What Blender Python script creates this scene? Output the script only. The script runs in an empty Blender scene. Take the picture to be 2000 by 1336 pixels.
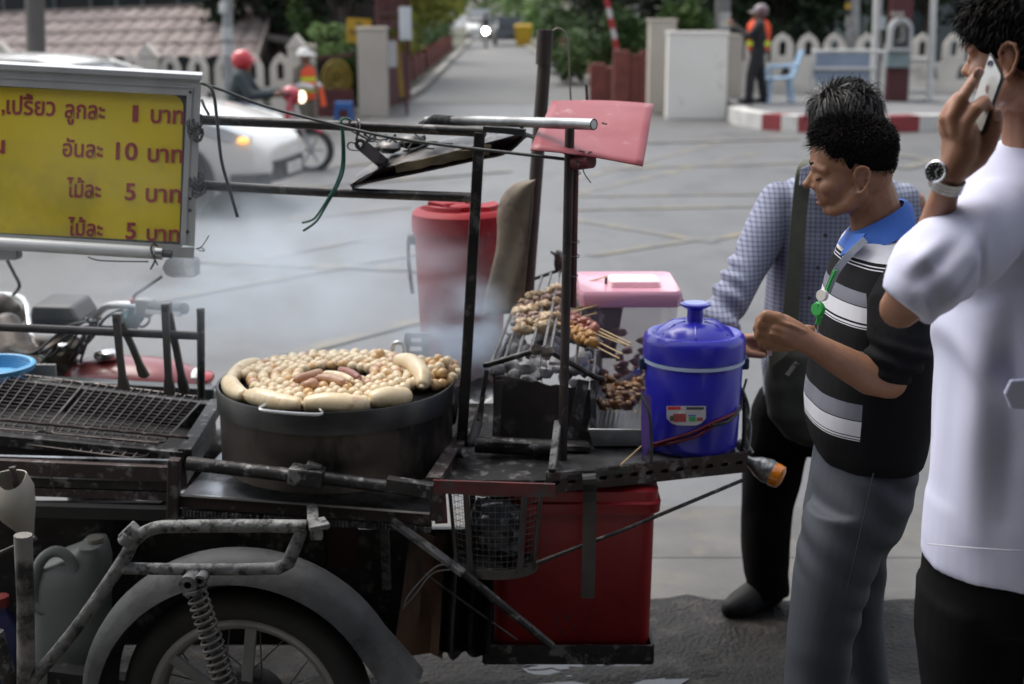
import bpy, bmesh, math, random
from mathutils import Vector, Matrix, noise
from mathutils import Quaternion
R = math.radians
V = Vector
rng = random.Random(7)
scene = bpy.context.scene
COL = scene.collection

# ------------------------------------------------------------------ camera, sky, sun
CAMH, PITCH, FPX = 1.85, R(13.12), 2780.0
cam_d = bpy.data.cameras.new('camera')
cam = bpy.data.objects.new('camera', cam_d)
COL.objects.link(cam)
cam.location = (0, 0, CAMH)
cam.rotation_euler = (R(90) - PITCH, 0, 0)
cam_d.sensor_width = 36
cam_d.lens = FPX / 2000 * 36
cam_d.clip_start, cam_d.clip_end = 0.05, 3000
cam_d.dof.use_dof = True
cam_d.dof.focus_distance = 2.8
cam_d.dof.aperture_fstop = 3.8
scene.camera = cam

SUN_EL, SUN_AZ = R(62), R(-50)          # high soft sun behind cloud, beyond the road and to the left
w = bpy.data.worlds.new('World')
scene.world = w
w.use_nodes = True
nt = w.node_tree
bg = nt.nodes['Background']
sky = nt.nodes.new('ShaderNodeTexSky')
sky.sky_type = 'NISHITA'
sky.sun_disc = False
sky.sun_elevation = SUN_EL
sky.sun_rotation = SUN_AZ
sky.air_density, sky.dust_density, sky.ozone_density = 1.2, 3.0, 1.2
hs_ = nt.nodes.new('ShaderNodeHueSaturation')          # thin cloud: a paler sky
hs_.inputs['Saturation'].default_value = 0.38
nt.links.new(sky.outputs[0], hs_.inputs['Color'])
nt.links.new(hs_.outputs[0], bg.inputs[0])
bg.inputs[1].default_value = 0.15
sun_d = bpy.data.lights.new('sun', 'SUN')
sun_d.energy = 1.1
sun_d.angle = R(40)
sun_d.color = (1.0, 0.95, 0.88)
sun = bpy.data.objects.new('sun', sun_d)
COL.objects.link(sun)
sd = V((math.sin(SUN_AZ) * math.cos(SUN_EL), math.cos(SUN_AZ) * math.cos(SUN_EL), math.sin(SUN_EL)))
sun.rotation_euler = sd.to_track_quat('Z', 'Y').to_euler()
sun.location = sd * 30
scene.view_settings.view_transform = 'Standard'
scene.view_settings.look = 'None'
scene.view_settings.gamma = 1
scene.view_settings.exposure = 0.9
scene.view_settings.use_curve_mapping = False
scene.render.engine = 'CYCLES'
cy = scene.cycles
cy.use_denoising = True
cy.max_bounces = 6
cy.diffuse_bounces = 3
cy.glossy_bounces = 3
cy.transmission_bounces = 4
cy.volume_bounces = 2
cy.transparent_max_bounces = 12
cy.volume_step_rate = 2.0
cy.caustics_reflective = cy.caustics_refractive = False

# ------------------------------------------------------------------ photo coordinates -> world
def ray(px, py):
    a, b = (px - 1000) / FPX, -(py - 668) / FPX
    return V((a, math.cos(PITCH) + b * math.sin(PITCH), -math.sin(PITCH) + b * math.cos(PITCH)))
def P(px, py, Y):
    d = ray(px, py); t = Y / d.y
    return V((d.x * t, Y, CAMH + d.z * t))
def G(px, py, z=0.0):
    d = ray(px, py); t = (z - CAMH) / d.z
    return V((d.x * t, d.y * t, z))
YAW = R(5)
CU = V((math.cos(YAW), -math.sin(YAW), 0)); CV = V((math.sin(YAW), math.cos(YAW), 0))
Q0 = P(840, 955, 3.2)
def PV(px, py, off=0.0):                 # on the cart's front plane, moved back by off
    d = ray(px, py); o = V((0, 0, CAMH))
    t = ((Q0 + CV * off - o).dot(CV)) / d.dot(CV)
    return o + d * t
def sc_at(p):                            # photo pixels per metre at a point
    f = V((0, math.cos(PITCH), -math.sin(PITCH)))
    return FPX / (p - V((0, 0, CAMH))).dot(f)
def lerp(a, b, t): return a + (b - a) * t
def sstep(a, b, x):
    t = max(0.0, min(1.0, (x - a) / (b - a))); return t * t * (3 - 2 * t)

# ------------------------------------------------------------------ materials
MATS = {}
def mat(name, c, c2=None, scale=8.0, rough=0.6, metal=0.0, bump=0.0, bscale=40.0, c3=None, s3=3.0, t3=(0.52, 0.62),
        spec=0.5, coat=0.0, r2=None, emis=None, alpha=None, trans=0.0, sss=0.0, stretch=(1, 1, 1), world=False, detail=6.0, sheen=0.0):
    if name in MATS: return MATS[name]
    m = bpy.data.materials.new(name); MATS[name] = m
    m.use_nodes = True
    n, l = m.node_tree.nodes, m.node_tree.links
    b = n['Principled BSDF']
    c4 = (*c, 1)
    b.inputs['Base Color'].default_value = c4
    b.inputs['Roughness'].default_value = rough
    b.inputs['Metallic'].default_value = metal
    b.inputs['Specular IOR Level'].default_value = spec
    b.inputs['Coat Weight'].default_value = coat
    b.inputs['Transmission Weight'].default_value = trans
    b.inputs['Sheen Weight'].default_value = sheen
    if sss:
        b.inputs['Subsurface Weight'].default_value = sss
        b.inputs['Subsurface Radius'].default_value = (0.012, 0.005, 0.003)
        b.inputs['Subsurface Scale'].default_value = 1.0
    if alpha is not None: b.inputs['Alpha'].default_value = alpha
    if emis:
        b.inputs['Emission Color'].default_value = (*emis[:3], 1)
        b.inputs['Emission Strength'].default_value = emis[3]
    if world:
        tc = n.new('ShaderNodeNewGeometry'); co = tc.outputs['Position']
    else:
        tc = n.new('ShaderNodeTexCoord'); co = tc.outputs['Object']
    mp = n.new('ShaderNodeMapping'); mp.inputs['Scale'].default_value = stretch
    l.new(co, mp.inputs[0]); co = mp.outputs[0]
    last = None
    if c2:
        nz = n.new('ShaderNodeTexNoise'); nz.inputs['Scale'].default_value = scale; nz.inputs['Detail'].default_value = detail
        l.new(co, nz.inputs['Vector'])
        rmp = n.new('ShaderNodeMapRange'); rmp.inputs[1].default_value = 0.33; rmp.inputs[2].default_value = 0.67
        l.new(nz.outputs['Fac'], rmp.inputs[0])
        mx = n.new('ShaderNodeMix'); mx.data_type = 'RGBA'
        mx.inputs[6].default_value = c4; mx.inputs[7].default_value = (*c2, 1)
        l.new(rmp.outputs[0], mx.inputs[0]); last = mx.outputs[2]
        if r2 is not None:
            mr = n.new('ShaderNodeMapRange'); mr.inputs[1].default_value = 0.35; mr.inputs[2].default_value = 0.65
            mr.inputs[3].default_value = rough; mr.inputs[4].default_value = r2
            l.new(nz.outputs['Fac'], mr.inputs[0]); l.new(mr.outputs[0], b.inputs['Roughness'])
    if c3:
        nz = n.new('ShaderNodeTexNoise'); nz.inputs['Scale'].default_value = s3; nz.inputs['Detail'].default_value = 8
        nz.inputs['Roughness'].default_value = 0.65
        l.new(co, nz.inputs['Vector'])
        rmp = n.new('ShaderNodeMapRange'); rmp.inputs[1].default_value = t3[0]; rmp.inputs[2].default_value = t3[1]
        l.new(nz.outputs['Fac'], rmp.inputs[0])
        mx = n.new('ShaderNodeMix'); mx.data_type = 'RGBA'
        mx.inputs[6].default_value = c4; mx.inputs[7].default_value = (*c3, 1)
        if last: l.new(last, mx.inputs[6])
        l.new(rmp.outputs[0], mx.inputs[0]); last = mx.outputs[2]
    if last: l.new(last, b.inputs['Base Color'])
    if bump:
        nz = n.new('ShaderNodeTexNoise'); nz.inputs['Scale'].default_value = bscale; nz.inputs['Detail'].default_value = 5
        l.new(co, nz.inputs['Vector'])
        bp = n.new('ShaderNodeBump'); bp.inputs['Strength'].default_value = min(1, bump); bp.inputs['Distance'].default_value = 0.02 * bump
        l.new(nz.outputs['Fac'], bp.inputs['Height']); l.new(bp.outputs[0], b.inputs['Normal'])
    return m

soot = mat('soot_steel', (0.022, 0.021, 0.02), (0.05, 0.047, 0.045), 14, 0.5, 0.5, 0.35, 60, c3=(0.22, 0.215, 0.21), s3=26, t3=(0.54, 0.64))
soot2 = mat('greasy_steel', (0.018, 0.017, 0.017), (0.045, 0.042, 0.04), 9, 0.38, 0.6, 0.3, 45, c3=(0.14, 0.135, 0.13), s3=20, t3=(0.56, 0.66))
drumm = mat('drum_steel', (0.05, 0.043, 0.037), (0.11, 0.09, 0.072), 5, 0.45, 0.5, 0.12, 30, c3=(0.015, 0.014, 0.014), s3=6, t3=(0.5, 0.65), stretch=(1, 1, 0.5))
rimm = mat('drum_rim_steel', (0.05, 0.05, 0.05), (0.09, 0.088, 0.085), 10, 0.35, 0.7, 0.08, 60)
rust = mat('rust_steel', (0.065, 0.042, 0.037), (0.045, 0.033, 0.03), 12, 0.7, 0.2, 0.3, 60, c3=(0.19, 0.18, 0.17), s3=22, t3=(0.54, 0.63))
redpaint = mat('worn_red_paint', (0.16, 0.03, 0.03), (0.08, 0.025, 0.025), 14, 0.55, 0.1, 0.15, 60, c3=(0.07, 0.065, 0.06), s3=10, t3=(0.5, 0.6))
dusty = mat('dusty_grey_paint', (0.21, 0.21, 0.205), (0.09, 0.09, 0.088), 26, 0.62, 0.2, 0.45, 70, c3=(0.028, 0.026, 0.025), s3=42, t3=(0.50, 0.60))
fendm = mat('fender_dust', (0.020, 0.021, 0.022), (0.05, 0.052, 0.053), 9, 0.66, 0.15, 0.25, 50, c3=(0.011, 0.010, 0.009), s3=17, t3=(0.52, 0.66))
deckm = mat('deck_zinc', (0.30, 0.31, 0.33), (0.17, 0.175, 0.18), 7, 0.28, 0.8, 0.15, 30, c3=(0.025, 0.024, 0.023), s3=9, t3=(0.48, 0.62), r2=0.5)
alu = mat('sign_aluminium', (0.56, 0.57, 0.57), (0.44, 0.45, 0.45), 9, 0.42, 0.55, 0.06, 60, c3=(0.2, 0.2, 0.19), s3=12, t3=(0.62, 0.75))
chrome = mat('chrome', (0.65, 0.65, 0.64), (0.45, 0.44, 0.42), 20, 0.22, 0.95)
steelm = mat('stainless', (0.5, 0.5, 0.49), (0.36, 0.36, 0.35), 18, 0.3, 0.95, 0.05, 60)
galv = mat('galvanised_pipe', (0.42, 0.43, 0.43), (0.06, 0.058, 0.055), 7, 0.38, 0.75, 0.1, 50, r2=0.55)
rubber = mat('rubber', (0.02, 0.02, 0.02), (0.04, 0.038, 0.036), 6, 0.75, 0, 0.2, 60)
blackp = mat('black_plastic', (0.018, 0.018, 0.019), (0.03, 0.03, 0.03), 10, 0.45)
whitep = mat('white_plastic', (0.7, 0.7, 0.68), (0.55, 0.54, 0.5), 6, 0.5)
wood = mat('raw_wood', (0.3, 0.2, 0.11), (0.2, 0.13, 0.07), 9, 0.7, 0, 0.1, 40, stretch=(1, 1, 6))
bamboo = mat('bamboo_stick', (0.55, 0.4, 0.2), (0.42, 0.29, 0.13), 30, 0.6)
wirem = mat('bare_wire', (0.16, 0.145, 0.135), (0.07, 0.06, 0.055), 30, 0.45, 0.8)
cablem = mat('black_cable', (0.02, 0.024, 0.024), (0.035, 0.04, 0.04), 30, 0.5)
greenw = mat('green_wire', (0.02, 0.14, 0.10), (0.015, 0.09, 0.06), 30, 0.45)

# ------------------------------------------------------------------ mesh builder
class MB:
    def __init__(s): s.v, s.f, s.mi = [], [], []
    def add(s, vs, fs, m=0):
        k = len(s.v); s.v += [V(p) for p in vs]
        s.f += [tuple(i + k for i in f) for f in fs]; s.mi += [m] * len(fs)
        return s
    def box(s, c, size, rot=None, m=0):
        hx, hy, hz = (V(size) / 2)
        vs = [V((x, y, z)) for x in (-hx, hx) for y in (-hy, hy) for z in (-hz, hz)]
        if rot: vs = [rot @ q for q in vs]
        c = V(c)
        return s.add([c + q for q in vs], [(0, 1, 3, 2), (4, 6, 7, 5), (0, 4, 5, 1), (2, 3, 7, 6), (0, 2, 6, 4), (1, 5, 7, 3)], m)
    def hexa(s, a, b, m=0):               # a, b: two quads of points
        return s.add(list(a) + list(b), [(3, 2, 1, 0), (4, 5, 6, 7), (0, 1, 5, 4), (1, 2, 6, 5), (2, 3, 7, 6), (3, 0, 4, 7)], m)
    def bar(s, p, q, wd, ht, up=(0, 0, 1), m=0):
        p, q = V(p), V(q); d = (q - p).normalized(); up = V(up)
        if abs(d.dot(up)) > 0.95: up = V((0, 1, 0))
        sd = d.cross(up).normalized(); u2 = sd.cross(d)
        a = [p + sd * (x * wd / 2) + u2 * (y * ht / 2) for x, y in ((-1, -1), (1, -1), (1, 1), (-1, 1))]
        b = [k + (q - p) for k in a]
        return s.hexa(a, b, m)
    def loft(s, rings, cap=True, closed=True, m=0):
        n = len(rings[0]); vs = [p for r in rings for p in r]; fs = []
        for i in range(len(rings) - 1):
            for j in range(n if closed else n - 1):
                k = (j + 1) % n
                fs.append((i * n + j, i * n + k, (i + 1) * n + k, (i + 1) * n + j))
        if cap:
            fs.append(tuple(range(n - 1, -1, -1))); fs.append(tuple((len(rings) - 1) * n + j for j in range(n)))
        return s.add(vs, fs, m)
    def tube(s, pts, r, n=8, m=0, cap=True, flat=1.0):
        pts = [V(p) for p in pts]
        rs = r if isinstance(r, (list, tuple)) else [r] * len(pts)
        d0 = (pts[1] - pts[0]).normalized()
        a = d0.orthogonal().normalized(); rings = []
        for i, p in enumerate(pts):
            t = (pts[min(i + 1, len(pts) - 1)] - pts[max(i - 1, 0)])
            t = t.normalized() if t.length > 1e-9 else d0
            a = (a - t * a.dot(t)).normalized(); b = t.cross(a)
            rings.append([p + (a * math.cos(2 * math.pi * k / n) + b * math.sin(2 * math.pi * k / n) * flat) * rs[i] for k in range(n)])
        return s.loft(rings, cap, m=m)
    def lathe(s, prof, c, n=32, m=0, axis=None, cap=False, ang=(0, 2 * math.pi)):
        c = V(c); q = V((0, 0, 1)).rotation_difference(V(axis)) if axis is not None else None
        full = abs(ang[1] - ang[0]) > 6.28; k = n if full else n + 1
        rings = []
        for r, z in prof:
            ring = []
            for j in range(k):
                t = ang[0] + (ang[1] - ang[0]) * j / n
                p = V((r * math.cos(t), r * math.sin(t), z))
                ring.append(c + (q @ p if q else p))
            rings.append(ring)
        return s.loft(rings, cap, closed=full, m=m)
    def ell(s, c, rad, n=16, rot=None, m=0, nz=0.0, nf=6.0, seed=0):
        c = V(c); rad = V(rad if hasattr(rad, '__len__') else (rad, rad, rad)); h = max(4, n // 2); vs, fs = [], []
        for i in range(h + 1):
            t = math.pi * i / h
            for j in range(n if 0 < i < h else 1):
                f = 2 * math.pi * j / n
                u = V((math.sin(t) * math.cos(f), math.sin(t) * math.sin(f), math.cos(t)))
                k = 1 + (nz * noise.noise(u * nf + V((seed * 3.1, seed * 7.7, 0))) if nz else 0)
                p = V((u.x * rad.x, u.y * rad.y, u.z * rad.z)) * k
                vs.append(c + (rot @ p if rot else p))
        def id(i, j): return 0 if i == 0 else (1 + (h - 1) * n if i == h else 1 + (i - 1) * n + j % n)
        for i in range(h):
            for j in range(n):
                q = [id(i, j), id(i + 1, j), id(i + 1, j + 1), id(i, j + 1)]
                q2 = []
                for x in q:
                    if x not in q2: q2.append(x)
                fs.append(tuple(q2))
        return s.add(vs, fs, m)
    def caps(s, pts, r, n=12, m=0):       # chain with round ends
        pts = [V(p) for p in pts]
        rs = list(r) if isinstance(r, (list, tuple)) else [r] * len(pts)
        d0 = (pts[0] - pts[1]).normalized(); d1 = (pts[-1] - pts[-2]).normalized()
        A = [(pts[0] + d0 * rs[0] * math.sin(a), rs[0] * math.cos(a)) for a in (R(88), R(60), R(30))]
        B = [(pts[-1] + d1 * rs[-1] * math.sin(a), rs[-1] * math.cos(a)) for a in (R(30), R(60), R(88))]
        P2 = [p for p, _ in A] + pts + [p for p, _ in B]
        R2 = [q for _, q in A] + rs + [q for _, q in B]
        return s.tube(P2, R2, n, m)
    def prism(s, pts, dv, m=0):
        n = len(pts); dv = V(dv); pts = [V(p) for p in pts]
        return s.add(pts + [p + dv for p in pts], [tuple(range(n)), tuple(range(2 * n - 1, n - 1, -1))] + [(i, i + n, (i + 1) % n + n, (i + 1) % n) for i in range(n)], m)
    def ringprism(s, outer, inner, dv, m=0):   # plate with a hole, both loops the same count
        n = len(outer); dv = V(dv)
        vs = list(outer) + list(inner) + [V(p) + dv for p in outer] + [V(p) + dv for p in inner]; fs = []
        for i in range(n):
            k = (i + 1) % n
            fs += [(i, k, n + k, n + i), (2 * n + i, 3 * n + i, 3 * n + k, 2 * n + k), (i, 2 * n + i, 2 * n + k, k), (n + i, n + k, 3 * n + k, 3 * n + i)]
        return s.add(vs, fs, m)
    def sheet(s, grid, th, m=0):          # grid[i][j] of points -> a sheet with thickness along its normals
        a, b = len(grid), len(grid[0])
        nrm = (grid[1][0] - grid[0][0]).cross(grid[0][1] - grid[0][0]).normalized()
        top = [p for r in grid for p in r]; bot = []
        for i in range(a):
            for j in range(b):
                du = grid[min(i + 1, a - 1)][j] - grid[max(i - 1, 0)][j]; dv = grid[i][min(j + 1, b - 1)] - grid[i][max(j - 1, 0)]
                q = du.cross(dv); q = q.normalized() if q.length > 1e-12 else nrm
                bot.append(grid[i][j] - q * th)
        N = a * b; fs = []
        I = lambda i, j: i * b + j
        for i in range(a - 1):
            for j in range(b - 1):
                fs.append((I(i, j), I(i + 1, j), I(i + 1, j + 1), I(i, j + 1)))
                fs.append((N + I(i, j), N + I(i, j + 1), N + I(i + 1, j + 1), N + I(i + 1, j)))
        per = [(i, 0) for i in range(a)] + [(a - 1, j) for j in range(1, b)] + [(i, b - 1) for i in range(a - 2, -1, -1)] + [(0, j) for j in range(b - 2, 0, -1)]
        for k in range(len(per)):
            p, q = I(*per[k]), I(*per[(k + 1) % len(per)])
            fs.append((p, N + p, N + q, q))
        return s.add(top + bot, fs, m)
    def mesh(s, name, off=V((0, 0, 0)), fixn=True):
        me = bpy.data.meshes.new(name)
        me.from_pydata([tuple(p - off) for p in s.v], [], s.f)
        for p, k in zip(me.polygons, s.mi): p.material_index = k
        if fixn:
            bm = bmesh.new(); bm.from_mesh(me); bmesh.ops.recalc_face_normals(bm, faces=bm.faces); bm.to_mesh(me); bm.free()
        me.validate(); me.update()
        return me
    def build(s, name, m, parent=None, smooth=40, loc=None, bevel=0.0, fixn=True):
        base = wloc(parent) if parent else V((0, 0, 0))
        o_loc = V(loc) if loc is not None else base
        me = s.mesh(name, o_loc, fixn)
        return put(name, me, m, parent, smooth, o_loc - base if parent else o_loc, bevel)

def wloc(o):
    p = V((0, 0, 0))
    while o: p += o.location; o = o.parent
    return p
def put(name, me, m, parent=None, smooth=40, loc=(0, 0, 0), bevel=0.0):
    if smooth:
        for p in me.polygons: p.use_smooth = True
        if smooth < 180: me.set_sharp_from_angle(angle=R(smooth))
    for k in (m if isinstance(m, (list, tuple)) else [m]): me.materials.append(k)
    o = bpy.data.objects.new(name, me); COL.objects.link(o); o.location = loc
    if parent: o.parent = parent
    if bevel:
        b = o.modifiers.new('bevel', 'BEVEL'); b.width = bevel; b.segments = 2; b.limit_method = 'ANGLE'; b.angle_limit = R(40); b.harden_normals = False
    return o
def tag(o, label=None, cat=None, group=None, kind=None):
    if label: o['label'] = label
    if cat: o['category'] = cat
    if group: o['group'] = group
    if kind: o['kind'] = kind
    return o
def thing(name, loc, label, cat, group=None):
    o = bpy.data.objects.new(name, None); o.empty_display_size = 0.1; COL.objects.link(o); o.location = loc
    return tag(o, label, cat, group)
def struct(name, mb, m, **k): return tag(mb.build(name, m, **k), kind='structure')
def kids(o): return [c for c in bpy.data.objects if c.parent == o]
def copy_tree(o, parent=None):
    c = o.copy(); COL.objects.link(c)
    if parent: c.parent = parent
    for ch in kids(o): copy_tree(ch, c)
    return c
def remesh(mb, voxel, smooth=4, fac=0.5, off=V((0, 0, 0)), fn=None):
    me = mb.mesh('tmp', off)
    o = bpy.data.objects.new('tmp', me); COL.objects.link(o)
    r = o.modifiers.new('r', 'REMESH'); r.mode = 'VOXEL'; r.voxel_size = voxel; r.use_smooth_shade = True
    if smooth:
        q = o.modifiers.new('s', 'SMOOTH'); q.factor = fac; q.iterations = smooth
    dg = bpy.context.evaluated_depsgraph_get()
    out = bpy.data.meshes.new_from_object(o.evaluated_get(dg))
    bpy.data.objects.remove(o); bpy.data.meshes.remove(me)
    if fn:
        out.update(); nr = [v.normal.copy() for v in out.vertices]
        for v, q in zip(out.vertices, nr):
            v.co = v.co + q * fn(v.co + off, q)
        out.update()
    out.materials.clear()
    return out
def body(name, mb, m, voxel, smooth=4, parent=None, loc=None, fn=None, fac=0.5):
    base = wloc(parent) if parent else V((0, 0, 0))
    o_loc = V(loc) if loc is not None else base
    me = remesh(mb, voxel, smooth, fac, o_loc, fn); me.name = name
    return put(name, me, m, parent, 180, o_loc - base if parent else o_loc)
def spline(pts, n=8):
    pts = [V(p) for p in pts]; out = []
    for i in range(len(pts) - 1):
        p0, p1, p2, p3 = pts[max(i - 1, 0)], pts[i], pts[i + 1], pts[min(i + 2, len(pts) - 1)]
        for k in range(n):
            t = k / n
            out.append(0.5 * ((2 * p1) + (p2 - p0) * t + (2 * p0 - 5 * p1 + 4 * p2 - p3) * t * t + (3 * p1 - p0 - 3 * p2 + p3) * t ** 3))
    out.append(pts[-1]); return out
def text_mesh(s, size, extr, bold=0.0):
    cu = bpy.data.curves.new('txt', 'FONT'); cu.body = s; cu.size = size; cu.extrude = extr; cu.offset = bold; cu.resolution_u = 4
    o = bpy.data.objects.new('txt', cu); COL.objects.link(o)
    dg = bpy.context.evaluated_depsgraph_get()
    me = bpy.data.meshes.new_from_object(o.evaluated_get(dg)); bpy.data.objects.remove(o)
    return me
# ================================================================== GROUND
def ground_z(x, y):
    return -0.28 * sstep(17.5, 21, y) * sstep(-2.6, -4.6, x)
xs = [-400, -150, -60, -30] + [-20 + i * 0.8 for i in range(25)] + [i * 1.0 for i in range(0, 20)] + [25, 40, 80, 200, 400]
ys = [-60, -20, 2, 4.2, 5.3] + [6 + i for i in range(0, 26)] + [34, 40, 60, 100, 200, 600, 1500]
g = MB(); nx = len(xs)
g.add([V((x, y, ground_z(x, y))) for y in ys for x in xs], [(j * nx + i, j * nx + i + 1, (j + 1) * nx + i + 1, (j + 1) * nx + i) for j in range(len(ys) - 1) for i in range(nx - 1)])
asphalt = mat('asphalt', (0.104, 0.103, 0.101), (0.138, 0.137, 0.134), 0.6, 0.48, 0, 0.3, 160, c3=(0.072, 0.071, 0.07), s3=1.7, t3=(0.5, 0.7), world=True, stretch=(1, 0.5, 1))
struct('road', g, asphalt, smooth=0)
# the lane behind the gate
lane = MB()
lane.add([V((-2.25, 29, .006)), V((2.5, 29, .006)), V((2.2, 34, .006)), V((1.0, 64, .006)), V((0.4, 84, .006)), V((-1.2, 160, .006)), V((-4.6, 160, .006)), V((-2.5, 84, .006)), V((-2.35, 64, .006)), V((-2.1, 34, .006))],
         [(0, 1, 2, 9), (9, 2, 3, 8), (8, 3, 4, 7), (7, 4, 5, 6)])
struct('lane', lane, mat('lane_asphalt', (0.155, 0.155, 0.15), (0.118, 0.118, 0.114), 0.7, 0.75, c3=(0.13, 0.128, 0.12), s3=1.5, t3=(0.55, 0.72), world=True), smooth=0)
lv = MB()
lv.add([V((-40, 29, .003)), V((-2.25, 29, .003)), V((-2.1, 34, .003)), V((-2.35, 64, .003)), V((-2.5, 84, .003)), V((-4.6, 160, .003)), V((-40, 160, .003))], [(0, 1, 2, 3, 4, 5, 6)])
lv.add([V((2.5, 29, .003)), V((40, 29, .003)), V((40, 160, .003)), V((-1.2, 160, .003)), V((0.4, 84, .003)), V((1.0, 64, .003)), V((2.2, 34, .003))], [(0, 1, 2, 3, 4, 5, 6)])
struct('verge', lv, mat('verge_soil', (0.09, 0.08, 0.06), (0.06, 0.07, 0.03), 1.5, 0.9, world=True, c3=(0.15, 0.14, 0.12), s3=2, t3=(0.55, 0.7)), smooth=0)
kb = MB()
for pts in ([(-2.2, 30), (-2.1, 34), (-2.35, 64), (-2.5, 84), (-4.6, 160)], [(2.55, 30), (2.25, 34), (1.05, 64), (0.45, 84), (-1.1, 160)]):
    for (x0, y0), (x1, y1) in zip(pts, pts[1:]):
        kb.bar((x0, y0, .06), (x1, y1, .06), .2, .14)
struct('lane_kerb', kb, mat('old_concrete', (0.3, 0.29, 0.27), (0.2, 0.19, 0.17), 3, 0.85, world=True), smooth=0)

# faded yellow box-junction lines
ylw = mat('faded_yellow_paint', (0.24, 0.195, 0.105), (0.15, 0.138, 0.115), 3.0, 0.5, c3=(0.118, 0.117, 0.115), s3=4, t3=(0.42, 0.56), world=True)
ym = MB()
def line(a, b, wd=0.14, z=.004, n=12):
    p, q = G(*a), G(*b)
    sdv = (q - p).cross(V((0, 0, 1))).normalized() * wd / 2
    for k in range(n):
        c, d = lerp(p, q, k / n), lerp(p, q, (k + 1) / n)
        ym.add([V((e.x, e.y, ground_z(e.x, e.y) + z)) for e in (c - sdv, c + sdv, d + sdv, d - sdv)], [(0, 1, 2, 3)])
for a, b in (((1130, 378), (1480, 298)), ((1120, 352), (1430, 272)), ((1110, 428), (1400, 475)), ((1380, 470), (1560, 438)), ((1150, 500), (1400, 462)),
             ((1120, 384), (1560, 378)), ((1120, 410), (1560, 402)), ((1180, 330), (1560, 318)), ((700, 470), (430, 520)), ((560, 430), (800, 405)), ((300, 590), (900, 480)),
             ((560, 695), (980, 585)), ((1740, 300), (1990, 345)), ((1760, 330), (1850, 310)), ((380, 512), (1030, 538)), ((1140, 283), (1560, 272)), ((620, 330), (900, 300)), ((560, 370), (1000, 335))):
    line(a, b, 0.12 if a[1] > 350 else 0.22, .004 + .0006 * len(ym.v) / 48)
struct('road_marking', ym, ylw, smooth=0)
# concrete gutter strip in front of the stall, then rough wet dirt darkened to carry shade
gut = MB()
concm = mat('worn_concrete', (0.118, 0.111, 0.10), (0.072, 0.068, 0.063), 3.5, 0.55, 0, 0.3, 60, c3=(0.14, 0.122, 0.088), s3=2.6, t3=(0.54, 0.66), world=True)
ys2 = [4.25, 4.62, 5.15]
for j in range(2):
    x = -6.0
    while x < 9:
        wd = 1.9
        gut.box((x + wd / 2 - .006, (ys2[j] + ys2[j + 1]) / 2, -.02), (wd - .005, ys2[j + 1] - ys2[j] - .006, .056))
        x += wd
struct('gutter', gut, concm, smooth=0)
rough = MB(); n1, n2 = 120, 60
gx = lambda i: -3.5 + 8.0 * i / n1
gy = lambda j: 2.55 + 1.70 * j / n2
rough.add([V((gx(i), gy(j) + sstep(45, 60, j) * .07 * noise.fractal(V((gx(i) * 3, 0, 5)), 1.0, 2.0, 4), .014 + .016 * noise.fractal(V((gx(i) * 6, gy(j) * 9, 0)), 1.0, 2.0, 4))) for j in range(n2 + 1) for i in range(n1 + 1)],
          [(j * (n1 + 1) + i, j * (n1 + 1) + i + 1, (j + 1) * (n1 + 1) + i + 1, (j + 1) * (n1 + 1) + i) for j in range(n2) for i in range(n1)])
struct('roadside', rough, mat('shaded_wet_grit', (0.027, 0.024, 0.021), (0.014, 0.0125, 0.0115), 9, 0.62, 0, 0.9, 70, c3=(0.06, 0.053, 0.043), s3=11, t3=(0.52, 0.66), world=True, r2=0.55, spec=.25), smooth=180)  # dirt colour darkened to hold the shade of the cart and people
pud = MB()
def blob2(c, rx, ry, z, n=40, sd=0, amp=0.5):
    return [V((c.x + math.cos(t) * rx * k, c.y + math.sin(t) * ry * k, z)) for t in [2 * math.pi * i / n for i in range(n)]
            for k in [1 + amp * noise.noise(V((math.cos(t) * 2.2 + sd, math.sin(t) * 2.2, sd)))]]
for (px, py, rx, ry, sd) in ((1150, 1330, .19, .11, 1), (1130, 1290, .15, .04, 5), (1085, 1300, .08, .03, 8), (1210, 1345, .2, .08, 3), (1250, 1388, .2, .1, 9)):
    q = blob2(G(px, py, .014), rx, ry, .014 + sd * .0003, sd=sd, amp=.8); pud.add(q, [tuple(range(len(q)))])
struct('puddle_water', pud, mat('puddle', (0.03, 0.03, 0.03), rough=0.04, spec=0.6), smooth=0)
# pavement the camera and the man in the white shirt stand on
pv = MB()
for i in range(14):
    pv.box((-6 + i * 1.0, 2.4, .075), (.992, .28, .15))
    pv.box((-6 + i * 1.0, -1.5, .07), (.992, 7.48, .14))
struct('pavement', pv, mat('pavement_concrete', (0.22, 0.215, 0.2), (0.16, 0.155, 0.15), 2, 0.85, world=True), smooth=0)

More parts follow.
